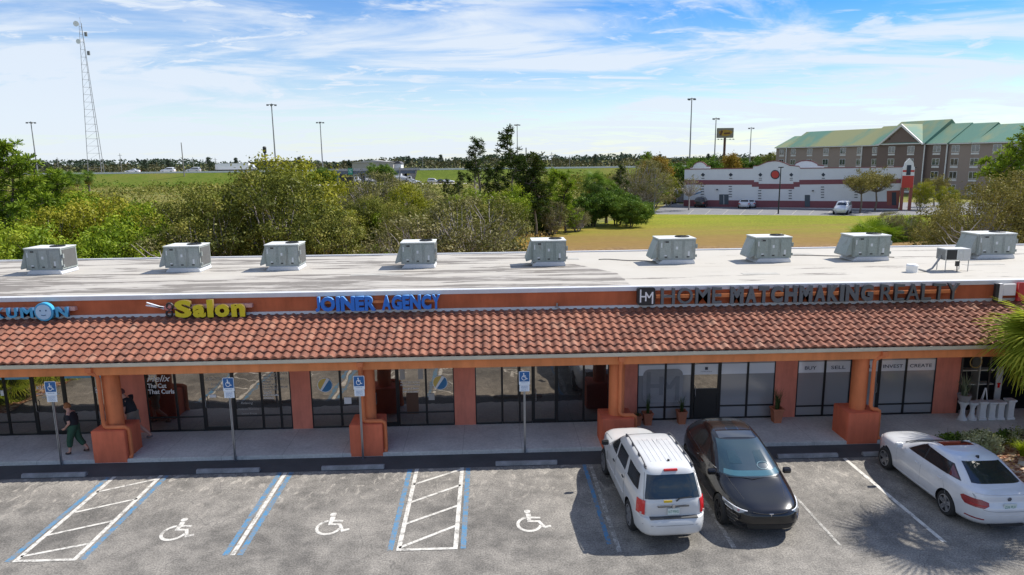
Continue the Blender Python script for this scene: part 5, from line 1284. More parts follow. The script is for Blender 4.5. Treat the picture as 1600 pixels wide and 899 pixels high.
mb = MB(); mb.tube([(-.15, 0, .0), (.0, 0, .95)], .018, 5); mb.tube([(.2, 0, .0), (.02, 0, .95)], .018, 5); mb.tube([(-.1, .0, .5), (.14, 0, .5)], .014, 5); mb.tube([(0, .3, 0), (.01, .03, .95)], .014, 5); mb.build('easel_frame', M_WHITE, t)
# ================================================================== VEGETATION TOOLS
def np_mesh(name, V, F, mat, tintv=None, smooth=False):
    """V (n,3); F (m,4) quads"""
    me = bpy.data.meshes.new(name); me.vertices.add(len(V)); me.vertices.foreach_set('co', V.astype('f4').ravel())
    k = F.shape[1]; me.loops.add(F.size); me.loops.foreach_set('vertex_index', F.astype('i4').ravel()); me.polygons.add(len(F))
    me.polygons.foreach_set('loop_start', (np.arange(len(F))*k).astype('i4')); me.polygons.foreach_set('loop_total', np.full(len(F), k, 'i4'))
    me.materials.append(mat); me.update(calc_edges=True)
    if tintv is not None:
        a = me.attributes.new('tint', 'FLOAT', 'FACE'); a.data.foreach_set('value', np.clip(tintv, 0, 1).astype('f4'))
    return me
def leaf_cards(C, size, rng, aspect=.55, up=0., out=None, outw=0.):
    """quads centred on C with random orientations"""
    n = len(C); a = rng.normal(size=(n, 3)); a[:, 2] *= (1-up)
    a /= np.linalg.norm(a, axis=1)[:, None]+1e-9
    if out is not None:
        nn = out/(np.linalg.norm(out, axis=1)[:, None]+1e-9)*outw+rng.normal(size=(n, 3))*.42; nn /= np.linalg.norm(nn, axis=1)[:, None]+1e-9
        a -= (a*nn).sum(1)[:, None]*nn; a /= np.linalg.norm(a, axis=1)[:, None]+1e-9; b = np.cross(nn, a)
    else:
        b = rng.normal(size=(n, 3)); b -= (b*a).sum(1)[:, None]*a; b /= np.linalg.norm(b, axis=1)[:, None]+1e-9
    s = size*rng.uniform(.55, 1.3, (n, 1)); a = a*s*.5; b = b*s*.5*aspect
    V = np.stack([C-a, C+b*.9, C+a, C-b*.9], 1).reshape(-1, 3); F = np.arange(4*n).reshape(n, 4); return V, F
def clumps(blobs, n, rng, shell=.55):
    """clump centres inside a union of ellipsoids (x,y,z,rx,ry,rz), biased to the outer shell"""
    out = []; wts = np.array([b[3]*b[4]*b[5] for b in blobs])**.7; wts /= wts.sum()
    for i in rng.choice(len(blobs), n, p=wts):
        b = blobs[i]; d = rng.normal(size=3); d /= np.linalg.norm(d); r = rng.uniform(shell, 1)
        out.append((b[0]+d[0]*b[3]*r, b[1]+d[1]*b[4]*r, b[2]+d[2]*b[5]*r))
    return np.array(out)
def crown_mesh(name, blobs, nc, per, leaf, sig, mat, seed, aspect=.55, zmin=.15, shell=.5, tscale=.72, up=.2):
    if .15 < leaf < .27: leaf *= .84; per = int(per*1.35); sig *= .74; nc = int(nc*.95)
    rng = np.random.default_rng(seed); C = clumps(blobs, nc, rng, shell); C = C[C[:, 2] > zmin]
    ct = rng.random(len(C)); L_ = np.repeat(C, per, 0)+rng.normal(size=(len(C)*per, 3))*sig*np.array([1, 1, .7]); t = np.repeat(ct, per)*tscale+rng.random(len(L_))*(1-tscale)
    cc = C.mean(0); R_ = np.repeat(C, per, 0); od = (L_-R_)/sig+.35*(R_-cc)/(np.abs(C-cc).max()+1e-6)+np.array([0, 0, .35])
    V, F = leaf_cards(L_, leaf, rng, aspect, up, od, 1.0); return np_mesh(name, V, F, mat, t), C
def branch_mesh(name, C, rng, mat, base_r, nb, trunks=1, spread=.3, h0=.3, tip=.02, seg=5, lean=0):
    mb = MB(); idx = rng.choice(len(C), min(nb, len(C)), replace=False); zc = C[:, 2].mean()
    for k in range(trunks):
        a = 2*math.pi*k/trunks+.5; b0 = Vector((math.cos(a)*spread*(trunks > 1), math.sin(a)*spread*(trunks > 1), -.1))
        top = Vector((math.cos(a)*spread*2.5*(trunks > 1)+lean, math.sin(a)*spread*2.5*(trunks > 1), zc*h0+.3)); mid = (b0+top)/2+Vector((rng.normal()*.1, rng.normal()*.1, 0))
        mb.tube([b0, mid, top], [base_r, base_r*.85, base_r*.72], 7)
        for i in idx[k::trunks]:
            e = Vector(C[i]); m1 = top*.55+e*.45+Vector((0, 0, -.12*(e-top).length)) ; m2 = top*.25+e*.75+Vector(rng.normal(size=3)*.15)
            mb.tube([top-Vector((0, 0, .05)), m1, m2, e], [base_r*.42, base_r*.27, base_r*.15, tip], seg, cap=False)
    return mb.mesh(name, mat, smooth=True)
LM = {
 'olive': leafmat('olive_leaf', (.04, .052, .012), (.15, .165, .03), (.36, .31, .085), .18),
 'bright': leafmat('bright_green_leaf', (.045, .09, .008), (.16, .235, .018), (.36, .40, .04), .25),
 'yellowish': leafmat('yellow_green_leaf', (.10, .12, .012), (.23, .235, .022), (.38, .34, .045), .25),
 'grey': leafmat('grey_green_leaf', (.06, .062, .022), (.18, .17, .06), (.36, .31, .17), .18),
 'dark': leafmat('dark_green_leaf', (0.026, 0.054, 0.012), (0.086, 0.151, 0.022), (0.209, 0.286, 0.047), .25),
 'pine': leafmat('pine_needle', (0.039, 0.076, 0.018), (0.117, 0.189, 0.028), (0.274, 0.340, 0.053), .25),
 'pined': leafmat('dark_pine_needle', (.014, .028, .008), (.045, .07, .014), (.11, .13, .03), .2),
 'pineb': leafmat('bright_pine_needle', (0.067, 0.121, 0.015), (0.184, 0.258, 0.026), (0.333, 0.386, 0.045), .3),
 'rust': leafmat('rusty_leaf', (.12, .075, .015), (.25, .16, .025), (.36, .26, .05), .25),
 'brown': leafmat('brown_olive_leaf', (.07, .062, .02), (.20, .175, .05), (.38, .31, .12), .18),
 'farb': leafmat('far_brown_leaf', (.055, .06, .035), (.09, .09, .05), (.13, .11, .06), .1),
 'far': leafmat('hazed_tree_leaf', (.040, .060, .044), (.065, .09, .06), (.10, .12, .08), .1),  # bluish grey cast stands in for distance haze, mixed into the leaf colour
 'palmg': leafmat('palm_leaf', (0.072, 0.140, 0.016), (0.203, 0.266, 0.026), (0.435, 0.420, 0.052), .35),
 'dry': leafmat('dry_frond', (0.319, 0.182, 0.052), (0.551, 0.350, 0.117), (0.700, 0.504, 0.208), .3),
}
def plant(name, label, cat, crown, trunk, loc, sc=1, rz=0, group=None):
    t = thing(name, label, cat, loc, rz, group); t.scale = (sc,)*3 if isinstance(sc, (int, float)) else sc
    if trunk is not None: link('trunk', trunk, t)
    if crown is not None: link('crown', crown, t)
    return t
def mk(blobs, nc, per, leaf, sig, lm, seed, bark, br, nb, trunks=1, **k):
    kb = {q: k.pop(q) for q in ('spread', 'h0', 'tip', 'seg', 'lean') if q in k}
    cm, C = crown_mesh('crown', blobs, nc, per, leaf, sig, LM[lm], seed, **k)
    return cm, branch_mesh('trunk', C, np.random.default_rng(seed+1), bark, br, nb, trunks, **kb)
# --- prototypes (metres, base at z=0)
big = [(0, 0, 4.6, 3.6, 3.4, 2.5), (-2.2, .5, 3.2, 2.6, 2.6, 2.2), (2.3, -.4, 3.4, 2.6, 2.5, 2.2), (.4, 1.0, 6.0, 2.0, 2.0, 1.5)]
T_OLIVE = mk(big, 260, 70, .21, .42, 'olive', 11, M_GBARK, .16, 60, 4, spread=.4, zmin=.5)
T_OLIVE2 = mk([(0, 0, 4.2, 3.2, 3.0, 2.7), (1.8, 0, 3.0, 2.6, 2.4, 2.2), (-1.6, .4, 5.4, 2.2, 2.0, 1.7)], 230, 70, .20, .40, 'olive', 21, M_GBARK, .15, 70, 4, spread=.4, zmin=.5)
T_GREY = mk([(0, 0, 3.6, 3.4, 3.0, 2.3), (-2, 0, 2.8, 2.2, 2.2, 1.8), (2.2, 0, 2.7, 2.2, 2.2, 1.7)], 250, 40, .2, .36, 'grey', 31, M_GBARK, .15, 220, 7, spread=.5, h0=.22, zmin=.3, tip=.018, shell=.72)
T_BRIGHT = mk([(0, 0, 2.6, 2.4, 2.3, 1.9), (1.2, .4, 3.4, 1.6, 1.6, 1.3), (-1.3, 0, 2.0, 1.6, 1.6, 1.3)], 170, 64, .20, .30, 'bright', 41, M_DKBARK, .09, 26, 4, zmin=.2, spread=.3)
T_YEL = mk([(0, 0, 2.6, 2.2, 2.1, 2.0), (.8, 0, 3.6, 1.4, 1.4, 1.3)], 140, 60, .18, .30, 'yellowish', 51, M_GBARK, .08, 40, 4, zmin=.2, spread=.3)
T_DARK = mk([(0, 0, 2.3, 2.5, 2.3, 1.9), (1.2, 0, 1.8, 2.0, 1.8, 1.5), (-.8, .2, 3.0, 1.6, 1.6, 1.2)], 170, 64, .24, .30, 'dark', 61, M_DKBARK, .09, 20, 3, zmin=.1, spread=.3)
T_BROWN = mk([(0, 0, 4.2, 3.4, 3.2, 2.6), (2.0, 0, 3.2, 2.4, 2.4, 2.2), (-2.1, 0, 3.4, 2.2, 2.2, 2.0), (.5, 0, 5.6, 2.2, 2.0, 1.5)], 260, 56, .19, .40, 'brown', 71, M_GBARK, .15, 110, 5, spread=.4, zmin=.4, tip=.015)
T_RUST = mk([(0, 0, 3.6, 2.0, 2.0, 3.0), (.5, 0, 5.2, 1.3, 1.3, 1.6)], 130, 50, .30, .36, 'rust', 81, M_BARK, .14, 30, 1, zmin=.6)
T_OAK = mk([(0, 0, 3.9, 2.1, 2.0, 1.3), (1.1, 0, 3.5, 1.3, 1.3, .9), (-1.1, 0, 3.5, 1.3, 1.3, .9)], 100, 36, .22, .30, 'brown', 91, M_BARK, .12, 40, 1, zmin=2.0, h0=.55)
T_BARE = mk([(0, 0, 3.2, 1.7, 1.6, 1.3)], 60, 7, .2, .25, 'grey', 95, M_GBARK, .10, 60, 1, zmin=1.6, h0=.45, tip=.012)
def pine_mesh(h, lm, seed, nb=34, h0=.35, R0=2.4, per=26, sparse=1., needle=.42, bark=M_BARK, flat=.55, tr=.13):
    """pine: straight trunk, limbs at intervals with round tufts of needles at their ends"""
    rng = np.random.default_rng(seed); mb = MB(); bend = [Vector((rng.normal()*.12*i, rng.normal()*.12*i, h*i/6)) for i in range(7)]
    mb.tube(bend, [tr*(1-.8*i/6)+.02 for i in range(7)], 8); tufts = []
    for k in range(nb):
        u = h0+(1-h0)*(k/nb)**.85; z = h*u; i = min(int(u*6), 5); f = u*6-i; b = bend[i]*(1-f)+bend[i+1]*f
        a = k*2.4+rng.normal()*.4; ln = R0*(1-((u-h0)/(1-h0))**1.6*.8)*rng.uniform(.55, 1.1); d = Vector((math.cos(a), math.sin(a), rng.uniform(.05, .5)))
        e = b+d*ln; m_ = b+d*ln*.5+Vector((0, 0, -.08*ln)); mb.tube([b, m_, e], [tr*.34, tr*.22, .02], 5, cap=False)
        nt2 = max(2, int(ln*2.6*sparse))
        for q in range(nt2):
            v = .42+.62*q/nt2; p = b+d*ln*v+Vector(rng.normal(size=3)*.26); tufts.append(p)
            if q % 2 == 0: mb.tube([b+d*ln*(v-.15), p], [.025, .012], 4, cap=False)
    for q in range(6): tufts.append(bend[-1]+Vector((rng.normal()*.35, rng.normal()*.35, rng.uniform(-.4, .3))))
    T = np.array([t[:] for t in tufts]); n = len(T); dirs = rng.normal(size=(n*per, 3)); dirs[:, 2] = dirs[:, 2]*.7+.35; dirs /= np.linalg.norm(dirs, axis=1)[:, None]
    C = np.repeat(T, per, 0); ln = needle*rng.uniform(.6, 1.1, (n*per, 1)); side = np.cross(dirs, rng.normal(size=(n*per, 3))); side /= np.linalg.norm(side, axis=1)[:, None]+1e-9
    wd = needle*.085; V = np.stack([C+dirs*ln*.12-side*wd*.5, C+dirs*ln*.12+side*wd*.5, C+dirs*ln+side*wd, C+dirs*ln-side*wd], 1).reshape(-1, 3)
    F = np.arange(4*n*per).reshape(-1, 4); t = np.repeat(rng.random(n), per)*.5+rng.random(n*per)*.5
    return np_mesh('crown', V, F, LM[lm], t), mb.mesh('trunk', bark, smooth=True)
def frond_fan(rng, L_, n=26, petiole=.55, droop=.5):
    """fan palm leaf in local space: petiole along +x then leaflets radiating; returns list of quads (4 pts) and tints"""
    Q = []; T = []
    base = np.array([petiole, 0, 0])
    Q.append([np.array([0, -.012, 0]), np.array([0, .012, 0]), base+[0, .008, 0], base+[0, -.008, 0]]); T.append(.3)
    for i in range(n):
        a = (i/(n-1)-.5)*2*R(105); l = L_*(1-.28*abs(a)/R(105))*rng.uniform(.9, 1.05); d = np.array([math.cos(a), math.sin(a), 0]); lat = np.array([-d[1], d[0], 0])
        prev = (base, base); hw = [.016, .026, .022, .004]
        for k in range(1, 4):
            u = k/3; p = base+d*l*u+np.array([0, 0, .10*abs(a)*u-droop*l*u**2.6]); w_ = hw[k]*l/.8; cur = (p-lat*w_, p+lat*w_)
            Q.append([prev[0], prev[1], cur[1], cur[0]]); T.append(.25+.25*u+(.45 if k == 3 else 0)*rng.random()); prev = cur
    return Q, T
def fan_palm(seed, h, nf, L_, trunk_r=.16, mat='palmg', elev=(-55, 75), petiole=.6, droop=.5, skirt=8, nleaf=26):
    rng = np.random.default_rng(seed); V = []; T = []; V2 = []; T2 = []
    for k in range(nf+skirt):
        dead = k >= nf; az = k*2.39996+rng.normal()*.15; el = R(elev[1]-(elev[1]-elev[0])*((k+.5)/nf)**.8) if not dead else R(rng.uniform(-80, -50))
        Q, t = frond_fan(rng, L_*(1 if not dead else .8)*rng.uniform(.85, 1.1), nleaf, petiole*(rng.uniform(.8, 1.15)), droop+(.5 if dead else 0)+max(0, -el)*.25)
        Rm = np.array(Matrix.Rotation(az, 3, 'Z') @ Matrix.Rotation(-el, 3, 'Y') @ Matrix.Rotation(rng.normal()*.35, 3, 'X')); Q = np.array(Q) @ Rm.T + np.array([0, 0, h])
        (V2 if dead else V).append(Q); (T2 if dead else T).append(np.array(t)*.7+rng.random()*.3)
    V = np.concatenate(V).reshape(-1, 3); me = np_mesh('crown', V, np.arange(len(V)).reshape(-1, 4), LM[mat], np.concatenate(T))
    dm = None
    if V2: V2 = np.concatenate(V2).reshape(-1, 3); dm = np_mesh('dead_fronds', V2, np.arange(len(V2)).reshape(-1, 4), LM['dry'], np.concatenate(T2))
    mb = MB(); n = 14; mb.lathe([(trunk_r*(1.25 if i < 2 else 1)*(1+.06*(i % 2)), (h+.05)*i/n-.05) for i in range(n+1)], n=10)
    return me, dm, mb.mesh('trunk', M_BARK, smooth=True)
def palm(label, loc, pm, sc=1, rz=0, name='fan_palm', group=None):
    t = thing(name, label, 'palm', loc, rz, group); t.scale = (sc,)*3; link('crown', pm[0], t)
    if pm[1]: link('dead_fronds', pm[1], t)
    link('trunk', pm[2], t); return t

# ================================================================== PLANTING BED AT THE RIGHT
bed = sheet('planting_bed', [(13.95, 14.0), (60, 14.0), (60, 19.97), (13.95, 19.97)], .05, M_MULCH)
mb = MB(); mb.box(13.8, 13.95, 13.85, 19.97, -.02, .13); mb.box(13.95, 60, 13.85, 14.0, -.02, .13); tag(mb.build('bed_kerb', M_CONC, bevel=.015), kind='structure')
PA = fan_palm(5, 2.75, 46, .95, .17, droop=.35, petiole=.5)
palm('fan palm with drooping yellow tipped fronds at the right edge, standing in the mulch bed', (16.05, 18.6, .05), PA, 1.3, .3)
PB = fan_palm(6, 6.6, 34, 1.1, .19, droop=.4, petiole=.75, skirt=6)
palm('tall fan palm in the mulch bed that throws its shadow beside the white saloon', (15.95, 16.9, .05), PB, 1.02, 0)
palm('tall fan palm at the far right of the mulch bed shading the white saloon', (18.3, 17.7, .05), PB, .97, 2)
palm('tall fan palm right of the mulch bed palms, leaning fronds over the walk', (19.2, 14.6, .05), PB, 1.08, 4)
# the left bed, just out of view, which the left windows mirror
sheet('left_planting_bed', [(-34, 12.0), (-17.6, 12.0), (-17.6, 19.97), (-34, 19.97)], .05, M_MULCH)
PC = fan_palm(8, .35, 22, .8, .1, droop=.45, petiole=.45, skirt=0)
for i, (x, y, s_) in enumerate(((-18.6, 18.2, 1.2), (-19.8, 17.0, 1.4), (-18.4, 15.6, 1.2), (-21.0, 18.4, 1.3), (-20.6, 15.4, 1.2))):
    palm('low fan palm clump in the left planting bed', (x, y, .05), PC, s_, i*1.3, 'low_fan_palm', 'low fan palms in the left bed')
rngb = np.random.default_rng(77)
L_VAR = leafmat('variegated_leaf', (.16, .2, .07), (.38, .4, .22), (.62, .6, .42), .25)
L_LIME = leafmat('lime_grass_blade', (.14, .2, .01), (.30, .38, .02), (.42, .46, .05), .4)
def shrub(label, loc, blobs, nc, per, leaf, sig, mat, seed, name='shrub', cat='shrub', **k):
    cm, C = crown_mesh('foliage', blobs, nc, per, leaf, sig, mat, seed, zmin=.02, **k); t = thing(name, label, cat, loc); link('foliage', cm, t)
    link('stems', branch_mesh('stems', C, np.random.default_rng(seed), M_BARK, .02, 14, 3, spread=.05, tip=.004, seg=4), t); return t
shrub('rounded variegated shrub with cream and green leaves behind the white saloon', (14.75, 19.05, .05), [(0, 0, .34, .55, .48, .34), (-.35, .1, .3, .4, .4, .28)], 90, 40, .075, .07, L_VAR, 5)
shrub('second variegated shrub with cream leaves, at the right picture edge', (16.35, 19.35, .05), [(0, 0, .3, .5, .42, .3)], 60, 40, .075, .07, L_VAR, 6)
for i, (x, lab) in enumerate(((14.25, 'low dark green hedge plant at the left end of the bed edge'), (15.1, 'low dark green hedge plant between the sidewalk and the variegated shrub'), (16.0, 'low dark green hedge plant behind the lime coloured grass'), (16.8, 'low dark green hedge plant at the right picture edge by the sidewalk'))):
    shrub(lab, (x, 19.7, .05), [(0, 0, .2, .42, .2, .2)], 45, 30, .085, .07, LM['dark'], 10+i, 'hedge_plant')
t = thing('ornamental_grass', 'tuft of lime green arching grass in the mulch bed', 'grass tuft', (15.75, 18.75, .05)); mb = MB(); blades(mb, (0, 0, 0), 160, .75, .6, .012, 12, .45); me = mb.mesh('blades', L_LIME); tint(me, 4, 4); link('blades', me, t)
for i, (x, y, s_, lab) in enumerate(((15.35, 18.2, .16, 'pale flat stone in the mulch bed by the lime grass'), (15.0, 17.3, .2, 'rounded brown stone in the mulch bed beside the white saloon'), (15.7, 17.9, .13, 'small grey stone in the mulch bed near the right edge'))):
    bm = bmesh.new(); bmesh.ops.create_icosphere(bm, subdivisions=2, radius=s_)
    for v in bm.verts: v.co *= 1+.25*math.sin(7*v.co.x/s_+i)*math.cos(5*v.co.y/s_); v.co.z *= .5
    me = bpy.data.meshes.new('stone'); bm.to_mesh(me); bm.free(); me.materials.append(M('field_stone', (.42, .38, .33), .9, var=.25)); tag(link('stone', me, None, (x, y, .06)), lab, 'stone')
shrub('dark leafy shrub low in the mulch bed right of the white saloon', (15.2, 16.4, .05), [(0, 0, .3, .5, .5, .3)], 60, 34, .09, .07, LM['dark'], 21)
# fallen leaf litter on the mulch
n = 900; Cc = np.stack([rngb.uniform(14, 20, n), rngb.uniform(14.2, 19.6, n), np.full(n, .075)], 1); V, F = leaf_cards(Cc, .09, rngb, .5, .8)
tag(link('leaf_litter', np_mesh('leaf_litter', V, F, LM['dry'], rngb.random(n))), 'dry leaf litter scattered over the mulch bed', 'leaf litter', None, 'stuff')

# ================================================================== TREES BEHIND THE ROOF
def at(px, Y): p = PY(px, 300, Y); return (p.x, Y, -.06)
PIN1 = pine_mesh(10.4, 'pineb', 3, 46, .28, 3.3, 34, 1.2, .5)
PIN2 = pine_mesh(11.4, 'pined', 4, 24, .5, 2.5, 30, .85, .5, M_BARK, tr=.17)
PIN3 = pine_mesh(9.4, 'pined', 5, 40, .3, 2.8, 30, .95, .5, M_BARK, tr=.14)
PIN4 = pine_mesh(7.6, 'pineb', 6, 42, .12, 1.9, 30, 1.1, .5, M_DKBARK, tr=.14)
def tree(kind, label, px, Y, sc, rz=None, name='broadleaf_tree', cat='tree', group=None, xz=None):
    return plant(name, label, cat, kind[0], kind[1], at(px, Y), sc if xz is None else (sc*xz, sc, sc), px*.37 if rz is None else rz, group)
tree(PIN1, 'bright green pine rising highest at the left picture edge', 22, 47, .98, .4, 'pine_tree', 'pine')
tree(PIN1, 'second bright green pine, lower and just right of the left edge pine', 78, 52, .80, 2.1, 'pine_tree', 'pine')
TL = [  # kind, px, Y, scale, label
 (T_BRIGHT, -25, 40, 1.15, 'bright green bushy tree at the far left edge behind the roof'), (T_BRIGHT, 30, 38.5, 1.0, 'bright green bushy tree behind the leftmost rooftop air conditioner'),
 (T_YEL, 70, 44, 1.15, 'yellow green bushy tree between the left pines and the roof'), (T_BRIGHT, 110, 39, 1.0, 'bright green bushy tree right of the leftmost air conditioner'),
 (T_YEL, 135, 46, 1.2, 'yellow green tree in the left thicket below the radio tower'), (T_GREY, 165, 37.5, .62, 'greyish twiggy bush between the first two rooftop air conditioners'),
 (T_BRIGHT, 190, 43, 1.15, 'bright green bushy tree left of the second rooftop air conditioner'), (T_BRIGHT, 160, 52, 1.25, 'green bushy tree standing in the second row of the left thicket'),
 (T_YEL, 215, 50, 1.1, 'yellow green bushy tree in the left thicket, nearest the big olive tree'), (T_BRIGHT, 95, 58, 1.3, 'green bushy tree behind the second left pine'),
 (T_BRIGHT, 225, 39.5, .85, 'small bright green tree just behind the second rooftop air conditioner'), (T_GREY, 262, 41, .85, 'grey twiggy bush above the second rooftop air conditioner'),
 (T_OLIVE, 325, 43, 1.02, 'wide olive green tree behind the Salon sign, left one of the large pair'), (T_OLIVE2, 440, 44, 1.27, 'largest olive green tree, tall dense crown above the third rooftop air conditioner'),
 (T_OLIVE, 395, 50, 1.0, 'olive green tree filling the gap between the two large olive trees'), (T_YEL, 466, 55, 1.95, 'yellow green willowy tree top showing just over the largest olive tree'),
 (T_OLIVE2, 515, 42, .85, 'olive green tree right of the largest olive tree, behind the JOINER AGENCY sign'), (T_BRIGHT, 580, 50, .62, 'small bright green bush in the gap left of the grey twiggy tree'),
 (T_YEL, 540, 64, .95, 'small yellow green tree in the marsh behind the gap'), (T_BRIGHT, 600, 66, 1.1, 'bright green bushy tree behind the left side of the grey twiggy tree'),
 (T_GREY, 655, 40.5, 1.02, 'wide grey brown twiggy tree above the fourth rooftop air conditioner'), (T_GREY, 735, 41.5, 1.18, 'tall grey brown twiggy tree right of the fourth rooftop air conditioner'),
 (T_OLIVE2, 690, 47, .84, 'olive crown between the two grey twiggy trees'), (T_YEL, 640, 70, 1.4, 'yellow green bushy tree in the marsh beyond the grey twiggy trees'),
 (T_DARK, 764, 78, .9, 'dark green understorey tree left of the tall centre pines'), (T_DARK, 800, 86, 1.15, 'dark green understorey tree at the foot of the tall centre pines'),
 (T_DARK, 845, 84, .75, 'dark green understorey bush right of the tall centre pines'), (T_GREY, 862, 83, .7, 'brown twiggy bush at the foot of the rightmost centre pine'),
 (T_GREY, 902, 86, .5, 'small greyish bush at the left corner of the lawn'), (T_DARK, 925, 92, 1.15, 'dark green bushy tree at the lawn edge under the cabbage palm'),
 (T_DARK, 965, 94, 1.25, 'dark green bushy tree in the middle of the lawn edge clump'), (T_DARK, 985, 90, .95, 'dark green bush spreading onto the lawn right of the cabbage palm'), (T_DARK, 1005, 97, .75, 'dark green bush at the right end of the lawn edge clump'),
 (T_GREY, 1000, 118, 1.5, 'bare greyish tree behind the right end of the lawn edge clump'), (T_RUST, 1030, 150, 1.4, 'orange rust coloured tree left of the white building, larger of the two'), (T_RUST, 1012, 160, 1.25, 'rust and green tree just left of the larger orange tree'),
 (T_YEL, 1045, 128, 1.25, 'yellow green bush left of the dark shipping container'), (T_BRIGHT, 1022, 124, 1.1, 'green bush behind the parking lot light pole'), (T_DARK, 1062, 165, 2.0, 'dark green tree at the left end of the white building'),
 (T_RUST, 1139, 200, 1.5, 'orange tree showing above the white building roof below the billboard'), (T_DARK, 1098, 190, 2.3, 'tall dark green tree behind the left gable of the white building'), (T_DARK, 1165, 210, 2.2, 'dark green tree behind the white building right of the billboard'),
 (T_OLIVE, 1200, 215, 1.35, 'olive green tree behind the white building beside the hotel'),
 (T_BROWN, 1545, 45, 1.06, 'large brown olive tree with fine twigs at the right, above the condenser'), (T_BROWN, 1600, 50, 1.1, 'brown olive tree at the right picture edge behind the largest one'), (T_BROWN, 1490, 52, .72, 'smaller brown olive tree left of the large right hand tree'),
 (T_YEL, 1440, 112, .95, 'small golden green tree in front of the hotel'), (T_OAK, 1462, 118, 1.1, 'small pale tree before the hotel entrance'), (T_YEL, 1485, 100, .9, 'yellowish bush at the edge of the hotel parking lot'),
]
for kd, px, Y, s_, lab in TL: tree(kd, lab, px, Y, s_*(1.17 if px < 240 and Y > 38 else 1), name='shrubby_tree' if kd in (T_GREY, T_BRIGHT, T_YEL, T_DARK) else 'broadleaf_tree')
tree(PIN2, 'leaning half bare pine with dark broken limbs, left of the tall centre pair', 752, 90, .98, 1.2, 'pine_tree', 'pine'); tree(PIN2, 'tallest centre pine with an open round crown', 797, 87, 1.08, 3.0, 'pine_tree', 'pine')
tree(PIN3, 'centre pine with thin trunk standing forward on the lawn corner', 822, 80.5, .93, .2, 'pine_tree', 'pine'); tree(PIN3, 'broad centre pine right of the thin trunked one', 838, 80, .98, 2.3, 'pine_tree', 'pine')
tree(PIN4, 'low dense pine clothed to the ground, rightmost of the centre pines', 884, 84, .92, 1.0, 'pine_tree', 'pine'); tree(PIN3, 'dark full pine filling the gap behind the tall centre pair', 775, 94, .88, 4.1, 'pine_tree', 'pine'); tree(PIN3, 'dark pine behind the thin trunked centre pine', 812, 92, .86, 5.3, 'pine_tree', 'pine'); tree(PIN4, 'low green pine between the broad pine and the rightmost pine', 862, 88, .95, 2.5, 'pine_tree', 'pine')
tree(PIN2, 'small slim pine with a round tuft top behind the lawn edge clump', 973, 112, .66, .9, 'pine_tree', 'pine'); tree(PIN2, 'slim young pine in the marsh left of the centre pines', 720, 110, .6, .3, 'pine_tree', 'pine')
tree(PIN2, 'thin bare topped pine in the marsh, far left of the centre pines', 702, 112, .5, 1.9, 'pine_tree', 'pine'); tree(PIN1, 'blue green pine at the upper right picture edge in front of the hotel', 1592, 62, 1.06, 1.4, 'pine_tree', 'pine')
tree(PIN1, 'dark pine silhouette rising left of the orange tree', 1008, 190, .98, 2.4, 'pine_tree', 'pine')
BK = (T_OLIVE, T_BRIGHT, T_OLIVE2, T_YEL, T_DARK, T_OLIVE, T_BRIGHT, T_GREY)
rb = random.Random(31)
for i in range(46):
    kd = BK[i % 8]; px = -40+(i*97 % 830); Y = 50+(i*17 % 44); t_h = 1.0 if kd in (T_OLIVE, T_OLIVE2) else 1.5
    if 540 < px < 620 and Y < 66: continue
    tree(kd, 'leafy tree in the continuous belt between the roof and the marsh', px, Y, t_h*rb.uniform(.62, .9)*(1 if px > 230 else 1.05), rb.uniform(0, 6), 'belt_tree', 'tree', 'trees of the continuous belt between the roof and the marsh')
# snags
def snag(label, px, Y, h, seed):
    rng = np.random.default_rng(seed); t = thing('dead_tree', label, 'dead tree', at(px, Y)); mb = MB(); mb.tube([(0, 0, 0), (.1, 0, h*.6), (.05, 0, h)], [.14, .1, .05], 6); mb.build('trunk', M_GBARK, t, smooth=True)
    mb = MB()
    for k in range(16):
        z = h*(.3+.65*k/16); a = rng.uniform(0, 6.28); l = rng.uniform(.6, 1.7); mb.tube([(.08, 0, z), (l*.5*math.cos(a), l*.5*math.sin(a), z+.25*l), (l*math.cos(a), l*math.sin(a), z+.75*l)], [.045, .03, .01], 4, cap=False)
    mb.build('branches', M_GBARK, t, smooth=True)
snag('grey dead tree left of the tall centre pines', 741, 92, 7.4, 1); snag('second grey dead tree close beside the first', 748, 95, 6.8, 2); snag('bare grey dead tree at the right, showing against the brown olive tree', 1508, 41, 4.6, 3)
snag('pale dead tree leaning in the thicket near the second rooftop air conditioner', 245, 37.5, 4.2, 4)
# cabbage palms and palmettos
PD = fan_palm(12, 4.6, 36, 1.1, .18, 'dark', droop=.5, petiole=.7, skirt=16, nleaf=16)
palm('cabbage palm with a brown skirt of dead fronds above the lawn edge clump', at(928, 95), PD, 1.25, .5, 'cabbage_palm'); palm('cabbage palm with tan hanging fronds right behind the first cabbage palm', at(948, 96), PD, 1.08, 2.5, 'cabbage_palm')
palm('small dark cabbage palm in the marsh behind the gap', at(582, 75), PD, .75, 1.0, 'cabbage_palm')
for i, (px, Y, s_, lab) in enumerate(((1095//1, 0, 0, ''), (108, 170, 1.3, 'left one of three small palms before the highway bank'), (122, 172, 1.2, 'middle one of three small palms before the highway bank'), (140, 175, 1.3, 'right one of three small palms before the highway bank'))):
    if Y: palm(lab, at(px, Y), PD, s_, i, 'cabbage_palm')
PE = fan_palm(14, .5, 20, 1.0, .1, 'bright', droop=.4, petiole=.7, skirt=0, nleaf=14)
for i in range(26):
    px = 1345+(i*37 % 108); Y = 70+(i*13 % 9); palm('one of the leafy saw palmettos in the clump on the near right of the lawn', at(px, Y), PE, 1.0+.35*math.sin(i), i*1.7, 'saw_palmetto', 'saw palmettos in the clump on the lawn')
